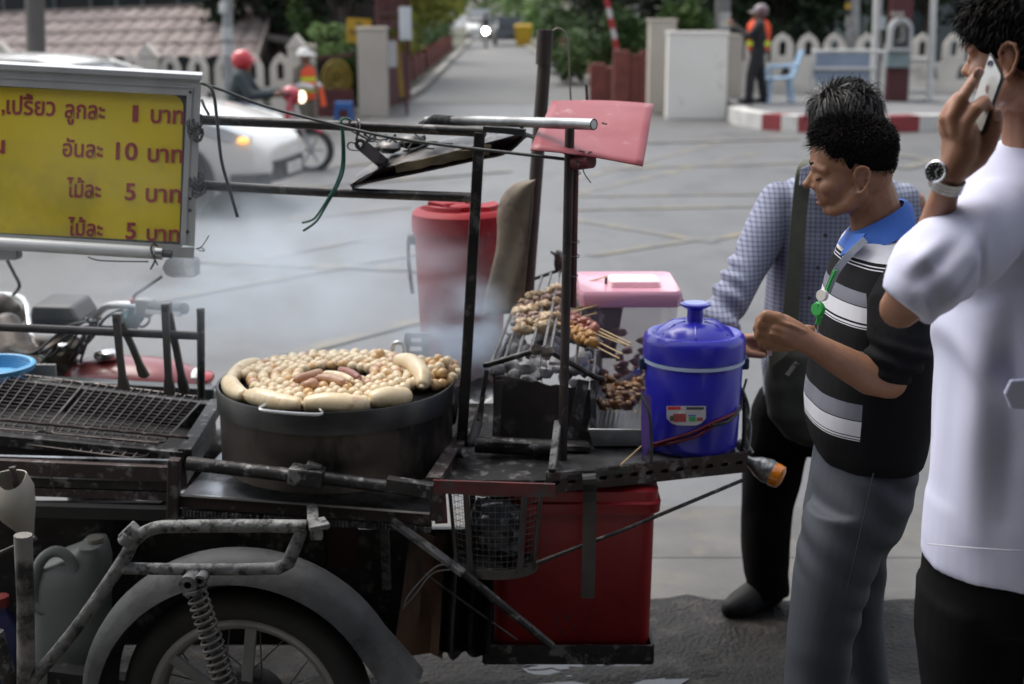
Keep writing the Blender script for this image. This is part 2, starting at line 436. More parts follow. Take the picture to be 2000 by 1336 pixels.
# ================================================================== RED-AND-WHITE KERB AND PAVEMENT AT THE GATE
KZ = 0.25
kpts = [G(1421, 236, 0), G(1432, 243, 0), G(1460, 249, 0), G(1487, 253, 0), G(1525, 256, 0), G(1557, 258, 0), G(1600, 260, 0), G(1640, 260, 0), G(1690, 260, 0), G(1735, 259, 0), G(1795, 257, 0), G(1848, 256, 0), G(1900, 255, 0), G(1960, 254, 0), G(2030, 253, 0), G(2110, 252, 0)]
kcol = [0, 0, 0, 1, 0, 1, 0, 1, 0, 1, 0, 1, 0, 1, 0]
kbm = MB()
for i in range(len(kpts) - 1):
    a, b = kpts[i], kpts[i + 1]; dv = (b - a).normalized(); nrm = V((-dv.y, dv.x, 0)).normalized()
    if nrm.y < 0: nrm = -nrm
    if i < 2: nrm = V((1, 0.3, 0)).normalized()
    up = V((0, 0, KZ))
    kbm.hexa([a, b, b + nrm * .3, a + nrm * .3], [a + up, b + up, b + nrm * .3 + up, a + nrm * .3 + up], kcol[i])
struct('kerb', kbm, [mat('kerb_white', (0.66, 0.65, 0.62), (0.5, 0.48, 0.44), 2.5, 0.75, world=True), mat('kerb_red', (0.28, 0.035, 0.04), (0.2, 0.04, 0.045), 2.5, 0.7, world=True)], smooth=0)
pp = MB(); top = [V((p.x, p.y + .28, KZ - .004)) for p in kpts]
top[0].x += .2; top[1].x += .15
pp.add(top + [V((kpts[-1].x, 45, KZ - .004)), V((kpts[0].x + .2, 45, KZ - .004))], [tuple(range(len(top) + 2))])
struct('footpath', pp, mat('footpath_grey', (0.2, 0.2, 0.2), (0.15, 0.15, 0.15), 1.5, 0.85, world=True), smooth=0)

# ================================================================== FENCES OF ARCHED WHITE PICKETS
fwhite = mat('fence_white', (0.70, 0.66, 0.59), (0.56, 0.52, 0.46), 1.8, 0.8, c3=(0.3, 0.28, 0.25), s3=2.2, t3=(0.58, 0.75), world=True)
cream = mat('cream_plaster', (0.52, 0.47, 0.40), (0.43, 0.385, 0.33), 1.2, 0.85, world=True)
def picket(x, y, z0, zt, wd, dpt=.07):
    hw = wd / 2; N = 16
    o = [(-hw, z0)] + [(-hw, z0 + (zt - z0) * .36), (-hw * 1.0, z0 + (zt - z0) * .50), (-hw * .96, z0 + (zt - z0) * .62), (-hw * .8, z0 + (zt - z0) * .72), (-hw * .62, z0 + (zt - z0) * .84), (-hw * .3, z0 + (zt - z0) * .93)]
    o = o + [(0, zt)] + [(-a, b) for a, b in reversed(o)]
    hh = hw * .34; b0, b1 = z0 + (zt - z0) * .22, z0 + (zt - z0) * .74
    i_ = [(-hh, b0)] + [(-hh, lerp(b0, b1, t)) for t in (.2, .4, .6, .72)] + [(-hh * .9, lerp(b0, b1, .82)), (-hh * .5, lerp(b0, b1, .94))]
    i_ = i_ + [(0, b1)] + [(-a, b) for a, b in reversed(i_)]
    m = MB(); m.ringprism([V((x + a, y, b)) for a, b in o], [V((x + a, y, b)) for a, b in i_], (0, dpt, 0)); return m
def lowtile(m, x, y, z0, z1, pitch, dpt=.07):
    hw = pitch / 2
    o = [(-hw, z0), (-hw, lerp(z0, z1, .25)), (-hw, lerp(z0, z1, .5)), (-hw, lerp(z0, z1, .75)), (-hw, z1), (-hw * .5, z1), (0, z1), (hw * .5, z1), (hw, z1), (hw, lerp(z0, z1, .75)), (hw, lerp(z0, z1, .5)), (hw, lerp(z0, z1, .25)), (hw, z0), (hw * .5, z0), (0, z0), (-hw * .5, z0)]
    k = [(-.42, .22), (-.36, .36), (-.28, .5), (-.36, .55), (-.26, .62), (-.22, .74), (0, .9), (.22, .74), (.26, .62), (.36, .55), (.28, .5), (.36, .36), (.42, .22), (.2, .26), (0, .2), (-.2, .26)]
    i_ = [(a * hw, lerp(z0, z1, b)) for a, b in k]
    m.ringprism([V((x + a, y, b)) for a, b in o], [V((x + a, y, b)) for a, b in i_], (0, dpt, 0))
def fence(name, label, px0, px1, pxs, Y, z0, zlow, zmid, ztop, wpx, posts):
    root = thing(name, (P((px0 + px1) / 2, 200, Y).x, Y, z0), label, 'fence')
    x0, x1 = P(px0, 150, Y).x, P(px1, 150, Y).x
    MB().box(((x0 + x1) / 2, Y + .06, (z0 + zlow) / 2), (x1 - x0, .16, zlow - z0)).build('base_wall', fwhite, root, 0)
    sc = FPX / Y; pm = MB()
    for px in pxs:
        x = P(px, 100, Y).x
        o = picket(x, Y, zmid, ztop, wpx / sc).build('picket', fwhite, root, 0)
    n = max(1, round((x1 - x0) / (wpx * 1.3 / sc))); pt = (x1 - x0) / n
    for i in range(n): lowtile(pm, x0 + (i + .5) * pt, Y + .004, zlow, zmid, pt)
    pm.build('lattice_panel', fwhite, root, 0)
    for (px, zt, wd) in posts:
        x = P(px, 100, Y).x; q = MB(); q.box((x, Y + .02, (z0 + zt - .22) / 2), (wd, .26, zt - .22 - z0))
        q.prism([V((x - wd * .6, Y - .14, zt - .22)), V((x + wd * .6, Y - .14, zt - .22)), V((x, Y - .14, zt))], (0, .3, 0))
        q.build('post', fwhite, root, 0)
FYL = 25.0
fence('picket_fence', 'ornate white fence with gabled posts in front of the low tiled roof', -60, 600, [-20, 35, 90, 145, 202, 256, 330, 384, 437, 492, 546], FYL, -.35, .1, .55, 1.13, 40, [(0, 1.35, .34), (289, 1.3, .3), (580, 1.45, .3)])
FYR = 28.5
fence('picket_fence', 'ornate off white fence of arched pickets on the raised footpath behind the payphone', 1448, 2080, [1478, 1529, 1579, 1630, 1694, 1750, 1802, 1864, 1916, 1970, 2024], FYR, KZ, .42, .86, 1.42, 42, [])

# gate pillars, walls
def pillar(label, px0, px1, pyt, pyb, Y, dpt, m, name='gate_pillar', cat='pillar', z0=0.0, cap=True):
    a = P(px0, pyt, Y); b = P(px1, pyt, Y); q = MB(); zt = a.z
    r = thing(name, ((a.x + b.x) / 2, Y, z0), label, cat)
    MB().box(((a.x + b.x) / 2, Y + dpt / 2, (z0 + zt) / 2), (b.x - a.x, dpt, zt - z0)).build('shaft', m, r, 0, bevel=.01)
    if cap: MB().box(((a.x + b.x) / 2, Y + dpt / 2, zt + .02), (b.x - a.x + .04, dpt + .04, .05)).build('capping', m, r, 0, bevel=.01)
    return r
pillar('tall cream gate pillar beside the maroon gate leaf', 697, 752, 58, 228, 25.5, .55, cream)
pillar('cream fence pillar behind the guard in the white cap', 592, 612, 92, 250, 24.6, .25, cream, z0=-.28)
pillar('tall cream gate pillar at the end of the white wall', 1270, 1322, 42, 225, 26.3, .5, cream)
pillar('narrow cream pillar where the picket fence meets the white wall', 1424, 1452, 72, 225, 27.0, .3, cream, z0=0)
ww = mat('white_wall', (0.84, 0.81, 0.75), (0.76, 0.73, 0.66), .8, 0.8, c3=(0.42, 0.4, 0.35), s3=1.3, t3=(0.62, 0.8), world=True)
a, b = P(1304, 66, 25.2), P(1424, 66, 25.0)
wr = thing('boundary_wall', ((a.x + b.x) / 2, 25.1, 0), 'plain white boundary wall beside the lane entrance', 'wall')
MB().box(((a.x + b.x) / 2, 25.22, a.z / 2), (b.x - a.x, .3, a.z)).build('wall_panel', ww, wr, 0, bevel=.01)
MB().box(((a.x + b.x) / 2, 25.22, a.z + .02), (b.x - a.x + .03, .34, .05)).build('capping', ww, wr, 0, bevel=.008)

# maroon gate leaf standing open along the lane
maroon = mat('maroon_paint', (0.10, 0.022, 0.026), (0.07, 0.02, 0.022), 3, 0.55, world=True)
gt = thing('gate_leaf', (-2.55, 26.2, 0), 'maroon sheet metal gate leaf swung open beside the cream pillar', 'gate')
gp = lambda t, z: V((lerp(-2.42, -2.12, t), lerp(26.2, 29.6, t), z))
MB().hexa([gp(0, .1), gp(1, .1), gp(1, .1) + V((.05, 0, 0)), gp(0, .1) + V((.05, 0, 0))], [gp(0, .95), gp(1, .95), gp(1, .95) + V((.05, 0, 0)), gp(0, .95) + V((.05, 0, 0))]).build('lower_panel', maroon, gt, 0)
q = MB()
for t in (0, .33, .66, 1): q.bar(gp(t, .05), gp(t, 2.5), .07, .07)
for z in (.08, .98, 1.3, 1.55, 1.62, 1.8, 2.45): q.bar(gp(0, z), gp(1, z), .06, .06)
for k in range(14): q.bar(gp(k / 14 + .03, 1.6), gp(k / 14 + .03, 2.5), .03, .03)
q.build('gate_frame', maroon, gt, 0)
yp = thing('striped_post', P(784, 190, 26.4) , 'thin yellow post leaning at the edge of the maroon gate', 'post')
MB().bar(P(775, 82, 26.4), P(786, 190, 26.4), .07, .07).build('shaft', mat('post_yellow', (0.42, 0.27, 0.03), (0.3, 0.2, 0.03), 6, .6), yp, 0)
MB().box(P(787, 194, 26.4), (.16, .16, .06)).build('foot_plate', soot, yp, 0)
def board(name, label, cat, px0, py0, px1, py1, Y, m, th=.04, z0=0, post=True, tilt=0, writing=None, pm=None):
    a, b = P(px0, py0, Y), P(px1, py1, Y)
    r = thing(name, ((a.x + b.x) / 2, Y, z0), label, cat)
    c = (a + b) / 2; q = MB(); ro = Matrix.Rotation(tilt, 3, 'Y')
    q.box(c, (b.x - a.x, th, a.z - b.z), ro); q.build('panel', m, r, 0)
    if writing:
        q = MB()
        for (u, v, du, dv) in writing: q.box(c + ro @ V(((u - .5) * (b.x - a.x), -th / 2 - .004, (.5 - v) * (a.z - b.z))), (du * (b.x - a.x), .006, dv * (a.z - b.z)), ro)
        q.build('writing', mat('sign_ink', (0.03, 0.03, 0.03)), r, 0)
    if post: MB().bar((c.x, Y + th / 2 + .03, z0), (c.x, Y + th / 2 + .03, a.z - .05), .05, .05).build('post', pm or maroon, r, 0)
    return r
board('notice_board', 'white notice board high beside the maroon gate', 'sign', 779, 13, 804, 78, 26.0, mat('board_white', (0.66, 0.67, 0.68), (0.58, 0.6, 0.62), 2, .6, world=True))
board('notice_sheet', 'white notice sheet low on the maroon gate', 'sign', 757, 80, 775, 131, 26.1, MATS['board_white'], .02, post=False)
board('yellow_sign', 'yellow sign board leaning behind the cream pillar', 'sign', 676, 36, 725, 85, 27.2, mat('sign_yellow', (0.55, 0.33, 0.02), (0.45, 0.27, 0.02), 2, .6, world=True), tilt=R(4), writing=[(.5, .2, .22, .09), (.5, .5, .8, .05), (.45, .62, .6, .05)])
# chairs, stools, bits by the left pillar
def stool(label, px, py, Y, z0, c, s=.3, h=.42):
    r = thing('plastic_stool', G(px, py, z0) if Y is None else (P(px, py, Y).x, Y, z0), label, 'stool'); o = wloc(r)
    m = mat('stool_' + c, *{'blue': ((0.03, 0.13, 0.38), (0.03, 0.10, 0.3))}[c], 4, .45)
    MB().box(o + V((0, 0, h - .02)), (s, s, .04)).build('seat', m, r, 0, bevel=.012)
    MB().box(o + V((0, 0, h - .08)), (s * .96, s * .96, .08)).build('apron', m, r, 0, bevel=.01)
    for i in (-1, 1):
        for j in (-1, 1): MB().bar(o + V((i * s * .38, j * s * .38, h - .1)), o + V((i * s * .5, j * s * .5, 0)), .06, .05).build('leg', m, r, 0)
stool('low blue plastic stool at the foot of the left gate pillar', 672, 230, 25.0, -.12, 'blue')
by = mat('cane_yellow', (0.35, 0.24, 0.03), (0.22, 0.17, 0.03), 9, .7)
r = thing('ornamental_wheel', (P(655, 200, 26.3).x, 26.3, 0), 'yellow round cane frame standing in the bushes by the left pillar', 'ornament')
c = P(658, 152, 26.3)
for k, rr in enumerate((.26, .2, .13)):
    MB().tube([c + V((math.cos(t) * rr, -.02 * k, math.sin(t) * rr * 1.2)) for t in [2 * math.pi * i / 28 for i in range(29)]], .018, 6).build('ring', by, r, 180)
q = MB()
for k in range(8):
    t = k * math.pi / 8; q.bar(c + V((math.cos(t) * .26, .03, math.sin(t) * .31)), c - V((math.cos(t) * .26, -.03, math.sin(t) * .31)), .016, .016)
q.build('spokes', by, r, 0)
q = MB(); q.bar((c.x - .12, 26.34, 0), (c.x - .1, 26.34, c.z - .2), .03, .03); q.bar((c.x + .12, 26.34, 0), (c.x + .1, 26.34, c.z - .2), .03, .03); q.build('stand', by, r, 0)
r = thing('low_rail', (P(650, 205, 25.9).x, 25.9, 0), 'dark maroon rail between the left pillars', 'rail')
q = MB(); q.box((P(650, 205, 25.9).x, 25.9, .22), (.75, .08, .5)); q.build('panel', maroon, r, 0)
MB().bar(P(618, 114, 25.9), P(690, 106, 25.9), .06, .05).build('top_bar', maroon, r, 0)
r = thing('traffic_baton', P(631, 206, 22.0), 'orange traffic baton upright beside the guard in the white cap', 'baton')
om = mat('fluo_orange', (0.85, 0.10, 0.02), (0.75, 0.1, 0.02), 5, .5)
MB().tube([P(633, 207, 22), P(627, 172, 22)], [.04, .03], 10).build('tube', om, r); MB().tube([P(633.5, 211, 22), P(633, 206, 22)], .035, 10).build('handle', blackp, r)

# ================================================================== SHED ROOF, BUILDINGS
tile = mat('roof_tile', (0.25, 0.205, 0.19), (0.18, 0.145, 0.135), 2.2, 0.75, c3=(0.36, 0.31, 0.28), s3=1.8, t3=(0.56, 0.72), world=True)
darkw = mat('dark_timber_and_void', (0.03, 0.024, 0.02), (0.045, 0.035, 0.03), 2, 0.8, world=True)  # timber tone, also used for the dark void under the roof
sh = thing('tiled_shed', (-9, 33, -.4), 'low shed with a brown corrugated tile roof behind the white fence', 'shed')
A0, A1 = V((-16, 29.6, 0.62)), P(497, 118, 29.6); A1.z = P(497, 118, 29.6).z; A0.z = A1.z - .05
B1 = P(530, 14, 33.0); B0 = V((-16, 33.0, P(0, 42, 33).z - .05))
q = MB(); nu, nv = 220, 4
for jv in range(nv):
    t0, t1 = jv / nv, (jv + 1) / nv + .02
    top = [[None] * 2 for _ in range(nu + 1)]
    grid = []
    for i in range(nu + 1):
        u = i / nu; e = lerp(A0, A1, u); t = lerp(B0, B1, u); wv = .055 * abs(math.sin(u * 33 * math.pi)) + .03
        grid.append([lerp(e, t, t0) + V((0, 0, wv + .03)), lerp(e, t, t1) + V((0, 0, wv - .01))])
    q.sheet(grid, .02)
q.build('roof', tile, sh, 30)
q = MB(); q.bar(A1 + V((.05, 0, -.02)), B1 + V((.05, 0, -.02)), .05, .22); q.bar(B0 + V((0, .05, .08)), B1 + V((0, .05, .08)), .2, .1); q.build('barge_board', mat('roof_edge', (0.3, 0.26, 0.23), (0.2, 0.17, 0.15), 3, .8), sh, 0)
MB().box((-10.6, 31.6, .05), (10.8, 2.6, 1.0)).build('wall', darkw, sh, 0)
for x in (-15, -12.3, -9.6, -6.9): MB().bar((x, 29.9, -.4), (x, 29.9, .66), .1, .1).build('eave_post', darkw, sh, 0)
q = MB(); q.prism([P(490, 72, 31), P(498, 64, 31), P(570, 78, 31), P(572, 88, 31)], (0, 1.5, 0)); q.build('lean_to_roof', mat('leanto', (0.19, 0.16, 0.15), (0.14, 0.12, 0.11), 3, .8, world=True), sh, 0)

def building(label, x0, x1, y0, dp, h, wm, win, wcols, z0=-.4, frame=None, storey=3.0, first=.9):
    r = thing('building', ((x0 + x1) / 2, y0, z0), label, 'building')
    MB().box(((x0 + x1) / 2, y0 + dp / 2, (h + z0) / 2), (x1 - x0, dp, h - z0)).build('wall', wm, r, 0)
    MB().box(((x0 + x1) / 2, y0 + dp / 2 - .2, h + .1), (x1 - x0 + .8, dp + 1.2, .2)).build('roof', darkw, r, 0)
    n = wcols; z = z0 + first
    while z < h - 1.5:
        for i in range(n):
            c = x0 + (i + .5) * (x1 - x0) / n; ww_ = (x1 - x0) / n * .62
            f = MB(); f.box((c, y0 - .02, z + .75), (ww_, .08, 1.5)); f = f.build('window', frame or wm, r, 0)
            MB().box((c - ww_ * .24, y0 - .062, z + .75), (ww_ * .42, .01, 1.32)).build('pane', win, f, 0)
            MB().box((c + ww_ * .24, y0 - .062, z + .75), (ww_ * .42, .01, 1.32)).build('pane', win, f, 0)
        z += storey
    return r
dglass = mat('dark_glass', (0.035, 0.045, 0.05), rough=.12, spec=.6)
building('dark building with grey windows above the tiled shed roof', -24, -7.2, 40, 8, 6.2, mat('dark_wall', (0.05, 0.05, 0.052), (0.035, 0.036, 0.038), .8, .85, world=True), dglass, 7, frame=mat('grey_frame', (0.18, 0.19, 0.2)), first=1.6)  # shadows among the buildings put into the dark wall colour
building('dark house block behind trees standing for the shadowed void left of the lane', -7.0, -3.3, 35, 7, 5.2, darkw, darkw, 2)  # plain dark block added for the dark void under a roof
building('pale green house with teal shutters behind the picket fence', 8.2, 24, 36, 8, 6.5, mat('pale_green_wall', (0.2, 0.235, 0.24), (0.16, 0.19, 0.195), .7, .85, world=True), mat('teal_shutter', (0.05, 0.085, 0.095), (0.04, 0.07, 0.08), 2, .5), 6, frame=mat('white_frame', (0.36, 0.39, 0.4)), first=1.1)
building('grey house with deep shade put into its wall colour, at the corner behind the brick wall', 3.6, 8.0, 38, 8, 5.0, mat('grey_house', (0.08, 0.09, 0.1), (0.06, 0.065, 0.07), .7, .85, world=True), dglass, 3, frame=MATS['grey_frame'], first=.9)  # wall colour kept dark to stand for the shade

# low brick-red walls by the lane on the right, and along the left of the lane
brk = mat('red_brick_wall', (0.24, 0.075, 0.06), (0.17, 0.055, 0.045), 4, .85, world=True)
def lowwall(label, pts, h, th=.2):
    r = thing('brick_wall', V((*pts[0], 0)), label, 'wall'); q = MB(); k = MB()
    for a, b in zip(pts, pts[1:]):
        q.bar(V((*a, h / 2)), V((*b, h / 2)), th, h)
        n = max(1, int((V(b) - V(a)).length / 2.4))
        for i in range(n + 1):
            c = lerp(V(a), V(b), i / n); k.box((c.x, c.y, h / 2 + .04), (th + .1, th + .1, h + .08))
    q.build('wall_panel', brk, r, 0); k.build('pier', brk, r, 0)
lowwall('brick red low wall along the right of the lane by the barrier', [(1.72, 29.2), (2.9, 31), (2.75, 37), (1.9, 54)], .72)
lowwall('brick red stepped wall next to the right gate pillar', [(2.1, 27.9), (2.62, 27.9)], 1.02)
lowwall('brick red low wall along the left edge of the lane', [(-2.75, 31), (-2.8, 45), (-3.0, 70)], .55)
# ================================================================== TREES, HEDGES, PLANTS
def leafm(name, c, c2):
    return mat(name, c, c2, 1.1, .55, spec=.35, world=True, detail=3)
lg = leafm('leaf_green', (0.07, 0.13, 0.025), (0.03, 0.065, 0.016))
ly = leafm('leaf_yellow_green', (0.30, 0.28, 0.025), (0.11, 0.17, 0.022))
ld = leafm('leaf_dark', (0.022, 0.046, 0.014), (0.012, 0.022, 0.01))
lp = leafm('leaf_pale', (0.25, 0.36, 0.13), (0.12, 0.22, 0.06))  # brightness and haze of the far trees put into this leaf colour
barkm = mat('bark', (0.07, 0.06, 0.05), (0.04, 0.034, 0.028), 3, .9, 0, .5, 12, world=True)
def leaves(m, c, rad, n, size, seed, clumps=14, flat=.0):
    rr = random.Random(seed); cl = []
    for _ in range(clumps):
        while True:
            u = V((rr.uniform(-1, 1), rr.uniform(-1, 1), rr.uniform(-1, 1)))
            if .3 < u.length < 1: break
        cl.append((V((u.x * rad[0], u.y * rad[1], u.z * rad[2])) * .8, rr.uniform(.28, .5)))
    for i in range(n):
        o, s = cl[i % clumps]
        u = V((rr.gauss(0, 1), rr.gauss(0, 1), rr.gauss(0, 1))).normalized() * (rr.random() ** .4)
        p = V(c) + o + V((u.x * rad[0], u.y * rad[1], u.z * rad[2])) * s
        a = V((rr.gauss(0, 1), rr.gauss(0, 1), rr.gauss(0, .6))).normalized(); b = a.orthogonal().normalized()
        b = Quaternion(a, rr.uniform(0, 6.28)) @ b
        L, W = size * rr.uniform(.7, 1.3), size * rr.uniform(.3, .5); k = a.cross(b) * L * .15
        m.add([p - a * L * .5, p + b * W * .5 + k, p + a * L * .5, p - b * W * .5 + k], [(0, 1, 2, 3)])
def tree(label, x, y, h, tr, crown, n, m, seed, z0=0.0, size=.3, group=None, lean=(0, 0), limbs=5):
    r = thing('tree', (x, y, z0), label, 'tree', group); rr = random.Random(seed); q = MB()
    pts = [V((x + lean[0] * t + .08 * math.sin(t * 5 + seed), y + lean[1] * t, z0 + h * t)) for t in (0, .04, .15, .3, .5, .75, 1)]
    q.tube(pts, [tr * k for k in (1.6, 1.2, 1, .9, .78, .6, .35)], 10)
    top = pts[-2]
    for i in range(limbs):
        a = 2 * math.pi * i / limbs + rr.random(); e = pts[-1] + V((math.cos(a) * crown[0] * .6, math.sin(a) * crown[1] * .6, crown[2] * rr.uniform(.0, .6)))
        q.tube([lerp(pts[-3], pts[-2], rr.random()), lerp(top, e, .5) + V((0, 0, .2)), e], [tr * .45, tr * .3, tr * .1], 7)
    q.build('trunk', barkm, r, 180)
    k = MB(); leaves(k, pts[-1] + V((0, 0, crown[2] * .35)), crown, n, size, seed); k.build('crown', m, r, 0, fixn=False)
    return r
G1 = 'trees lining the lane'
for i, (x, y, h, tr, cr, n, m, z0, lab) in enumerate([
    (-3.4, 29.3, 2.6, .22, (1.6, 2.0, 1.9), 3000, ld, 0, 'dark thick trunked tree right behind the maroon gate'),
    (-3.9, 38, 1.6, .16, (1.7, 2.6, 2.4), 3400, ly, 0, 'green tree second along the left of the lane'),
    (-4.0, 52, 1.7, .18, (1.9, 3, 2.8), 2600, ly, 0, 'yellow green tree midway along the left of the lane'),
    (-4.6, 74, 1.8, .2, (2.3, 4, 3.2), 2400, ly, 0, 'yellow green tree farther down the left of the lane'),
    (-6.2, 108, 2.0, .25, (3.2, 5, 4.0), 2800, lp, 0, 'far green tree where the lane ends on the left'),
    (4.6, 34, 2.0, .2, (2.0, 2.4, 2.2), 3000, ld, 0, 'dark tree behind the barrier arm right of the lane'),
    (3.7, 46, 1.7, .18, (2.0, 3.0, 2.6), 2600, ld, 0, 'dark tree midway along the right of the lane'),
    (3.2, 66, 1.8, .2, (2.2, 4, 3.2), 3000, lg, 0, 'green tree farther down the right of the lane'),
    (1.8, 104, 2.0, .24, (2.8, 5, 4.0), 2200, lp, 0, 'pale green tree closing the lane on the right'),
    (-3.0, 150, 3.2, .3, (9, 6, 6.0), 5000, lp, 0, 'hazy pale tree closing the end of the lane'),
    (5.6, 30.6, 2.0, .2, (1.9, 1.6, 2.0), 3000, ld, KZ, 'dark tree behind the guard with the helmet'),
    (9.2, 32.5, 2.4, .16, (2.4, 1.8, 2.0), 2600, ld, KZ, 'dark leafy tree behind the payphone'),
    (14.6, 33, 2.2, .2, (3.0, 2.0, 2.2), 2600, ld, KZ, 'dark tree at the far right behind the fence'),
    (-5.3, 32.2, 2.2, .14, (1.7, 1.6, 2.2), 2800, ld, -.3, 'dark slim tree behind the shed gable'),
    (-12.5, 35.4, 4.6, .2, (3.2, 2.4, 2.2), 2400, ld, -.3, 'dark tree standing behind the shed ridge')]):
    tree(lab, x, y, h, tr, cr, n, m, 100 + i, z0, .32 if y < 60 else .5, G1 if 28 < y < 160 and abs(x) < 7 and z0 == 0 else None)
def bush(name, label, cat, c, rad, n, m, seed, size=.14, clumps=12, group=None, stems=True):
    c = V(c); r = thing(name, (c.x, c.y, c.z - rad[2]), label, cat, group); k = MB(); leaves(k, c, rad, n, size, seed, clumps); k.build('foliage', m, r, 0, fixn=False)
    q = MB(); rr = random.Random(seed)
    for i in range(7):
        a = rr.uniform(0, 6.28); b = V((c.x + math.cos(a) * rad[0] * .3, c.y + math.sin(a) * rad[1] * .3, c.z - rad[2]))
        q.tube([b, lerp(b, c, .6) + V((rr.uniform(-.1, .1), 0, 0)), c + V((math.cos(a) * rad[0] * .5, math.sin(a) * rad[1] * .5, rad[2] * .5))], [.025, .018, .006], 6)
    q.build('stem', barkm, r, 180); return r
bush('hedge', 'yellow leaved hedge along the left wall of the lane', 'hedge', (-3.45, 41, .85), (.7, 9, .85), 5200, ly, 1, .16, 40)
bush('hedge', 'green and yellow hedge farther along the left of the lane', 'hedge', (-4.0, 66, 1.0), (1.2, 15, 1.0), 4200, lg, 2, .26, 40)
bush('hedge', 'mixed green hedge running behind the right lane wall', 'hedge', (3.5, 42, .8), (.9, 10, .8), 5200, lg, 3, .16, 40)
bush('hedge', 'dark green hedge near the parked car on the right', 'hedge', (2.9, 66, 1.0), (1.2, 14, 1.0), 4200, lg, 4, .26, 40)
bush('bush', 'leafy bush with pale green leaves behind the left guard', 'bush', P(640, 84, 27.8), (.55, .45, .42), 1500, lp, 5, .15)
bush('bush', 'small green bush beside the yellow cane frame', 'bush', P(672, 150, 26.9), (.35, .3, .7), 1100, lg, 6, .13)
bush('bush', 'bright green bush above the white wall', 'bush', P(1345, 40, 27.2), (.55, .5, .5), 1500, lg, 7, .15)
bush('bush', 'dense green bush behind the red brick wall', 'bush', P(1215, 75, 32), (.9, .7, .75), 2200, lg, 8, .16)
bush('bush', 'overgrown shrub beside the yellow bin along the lane', 'bush', P(1120, 105, 37), (.9, 1.2, .7), 1800, lg, 9, .16)
bush('bush', 'small potted green plant behind the pickets near the payphone', 'bush', P(1715, 48, 29.4), (.3, .25, .45), 600, lg, 10, .14)
bush('bush', 'green climber under the dark eaves by the shed', 'bush', P(610, 20, 30.5), (.45, .4, .9), 1500, lg, 11, .14)
tb = thing('utility_pole', (P(440, 110, 24.2).x, 24.2, -.28), 'grey concrete utility pole patched with torn posters by the fence', 'pole')
a, b = P(447, 215, 24.2), P(438, -260, 24.2)
MB().tube([V((a.x, 24.2, -.28)), b], [.095, .08], 12).build('shaft', mat('pole_concrete', (0.32, 0.33, 0.33), (0.24, 0.25, 0.25), 4, .85), tb)
q = MB()
for (px, py, s) in ((441, 12, .16), (444, 62, .2), (446, 95, .12)): MB().tube([P(px, py + 14, 24.2), P(px - .5, py - 8, 24.2)], .1, 12).build('poster', mat('torn_paper', (0.6, 0.6, 0.58), (0.4, 0.41, 0.42), 6, .8), tb)
tb = thing('utility_pole', (P(62, 110, 24).x, 24, -.28), 'thick weathered pole in front of the shed roof', 'pole')
MB().tube([V((P(62, 110, 24).x, 24, -.28)), P(62, -260, 24)], [.16, .15], 12).build('shaft', mat('pole_weathered', (0.16, 0.145, 0.135), (0.11, 0.1, 0.095), 3, .9, stretch=(1, 1, .3)), tb)
MB().tube([V((P(62, 110, 24).x, 24, -.28)), V((P(62, 110, 24).x, 24, -.05))], [.2, .17], 12).build('collar', MATS['old_concrete'], tb)
tb = thing('utility_pole', (P(1416, 60, 28).x, 28, 0), 'grey weathered pole above the end of the white wall', 'pole')
MB().tube([V((P(1416, 60, 28).x, 28, 0)), P(1413, -240, 28)], [.15, .14], 12).build('shaft', mat('pole_grey', (0.2, 0.2, 0.19), (0.14, 0.14, 0.135), 3, .9, stretch=(1, 1, .3)), tb)
MB().box(P(1416, 40, 27.8), (.2, .05, .3)).build('plate', alu, tb, 0)
tb = thing('utility_pole', (P(1672, 60, 29).x, 29, KZ), 'mottled concrete pole with a black and yellow band', 'pole')
MB().tube([V((P(1670, 60, 29).x, 29, KZ)), P(1668, -240, 29)], [.14, .13], 12).build('shaft', mat('pole_mottled', (0.34, 0.34, 0.33), (0.2, 0.2, 0.195), 6, .85), tb)
for i in range(6):
    a, b = P(1656, 30 - i * 12, 28.84), P(1656, 30 - (i + 1) * 12, 28.84); MB().box((a + b) / 2, (.1, .04, (b - a).length)).build('band', MATS['sign_yellow'] if i % 2 else blackp, tb, 0)

# ================================================================== STREET FURNITURE BY THE RIGHT FENCE
wp = mat('white_metal', (0.6, 0.6, 0.58), (0.48, 0.48, 0.46), 4, .55)
r = thing('sign_post', (P(1712, 150, 26.3).x, 26.3, KZ), 'thick white steel post patched with stickers beside the payphone', 'post')
MB().tube([V((P(1711, 160, 26.3).x, 26.3, KZ)), P(1721, -200, 26.3)], .085, 12).build('shaft', wp, r)
MB().box(P(1724, 45, 26.2), (.12, .02, .24)).build('sticker', mat('sticker_pale', (0.5, 0.6, 0.6), (0.6, 0.6, 0.6), 6), r, 0)
r = thing('sign_post', (P(1816, 210, 26.0).x, 26, KZ), 'thin white steel post joined to the bench rail', 'post')
MB().tube([V((P(1815, 205, 26.0).x, 26.0, KZ)), P(1832, -200, 26.0)], .06, 12).build('shaft', wp, r)
MB().box((P(1815, 205, 26.0).x, 26, KZ + .02), (.2, .2, .03)).build('base_plate', wp, r, 0)
r = thing('steel_bench', (P(1790, 190, 26.2).x, 26.2, KZ), 'white tubular bench frame right of the payphone', 'bench')
q = MB()
for yy in (26.1, 26.5):
    q.tube([P(1772, 118, yy), P(1816, 118, yy)], .03, 8)
    q.tube([V((P(1775, 150, yy).x, yy, KZ)), P(1775, 118, yy)], .03, 8)
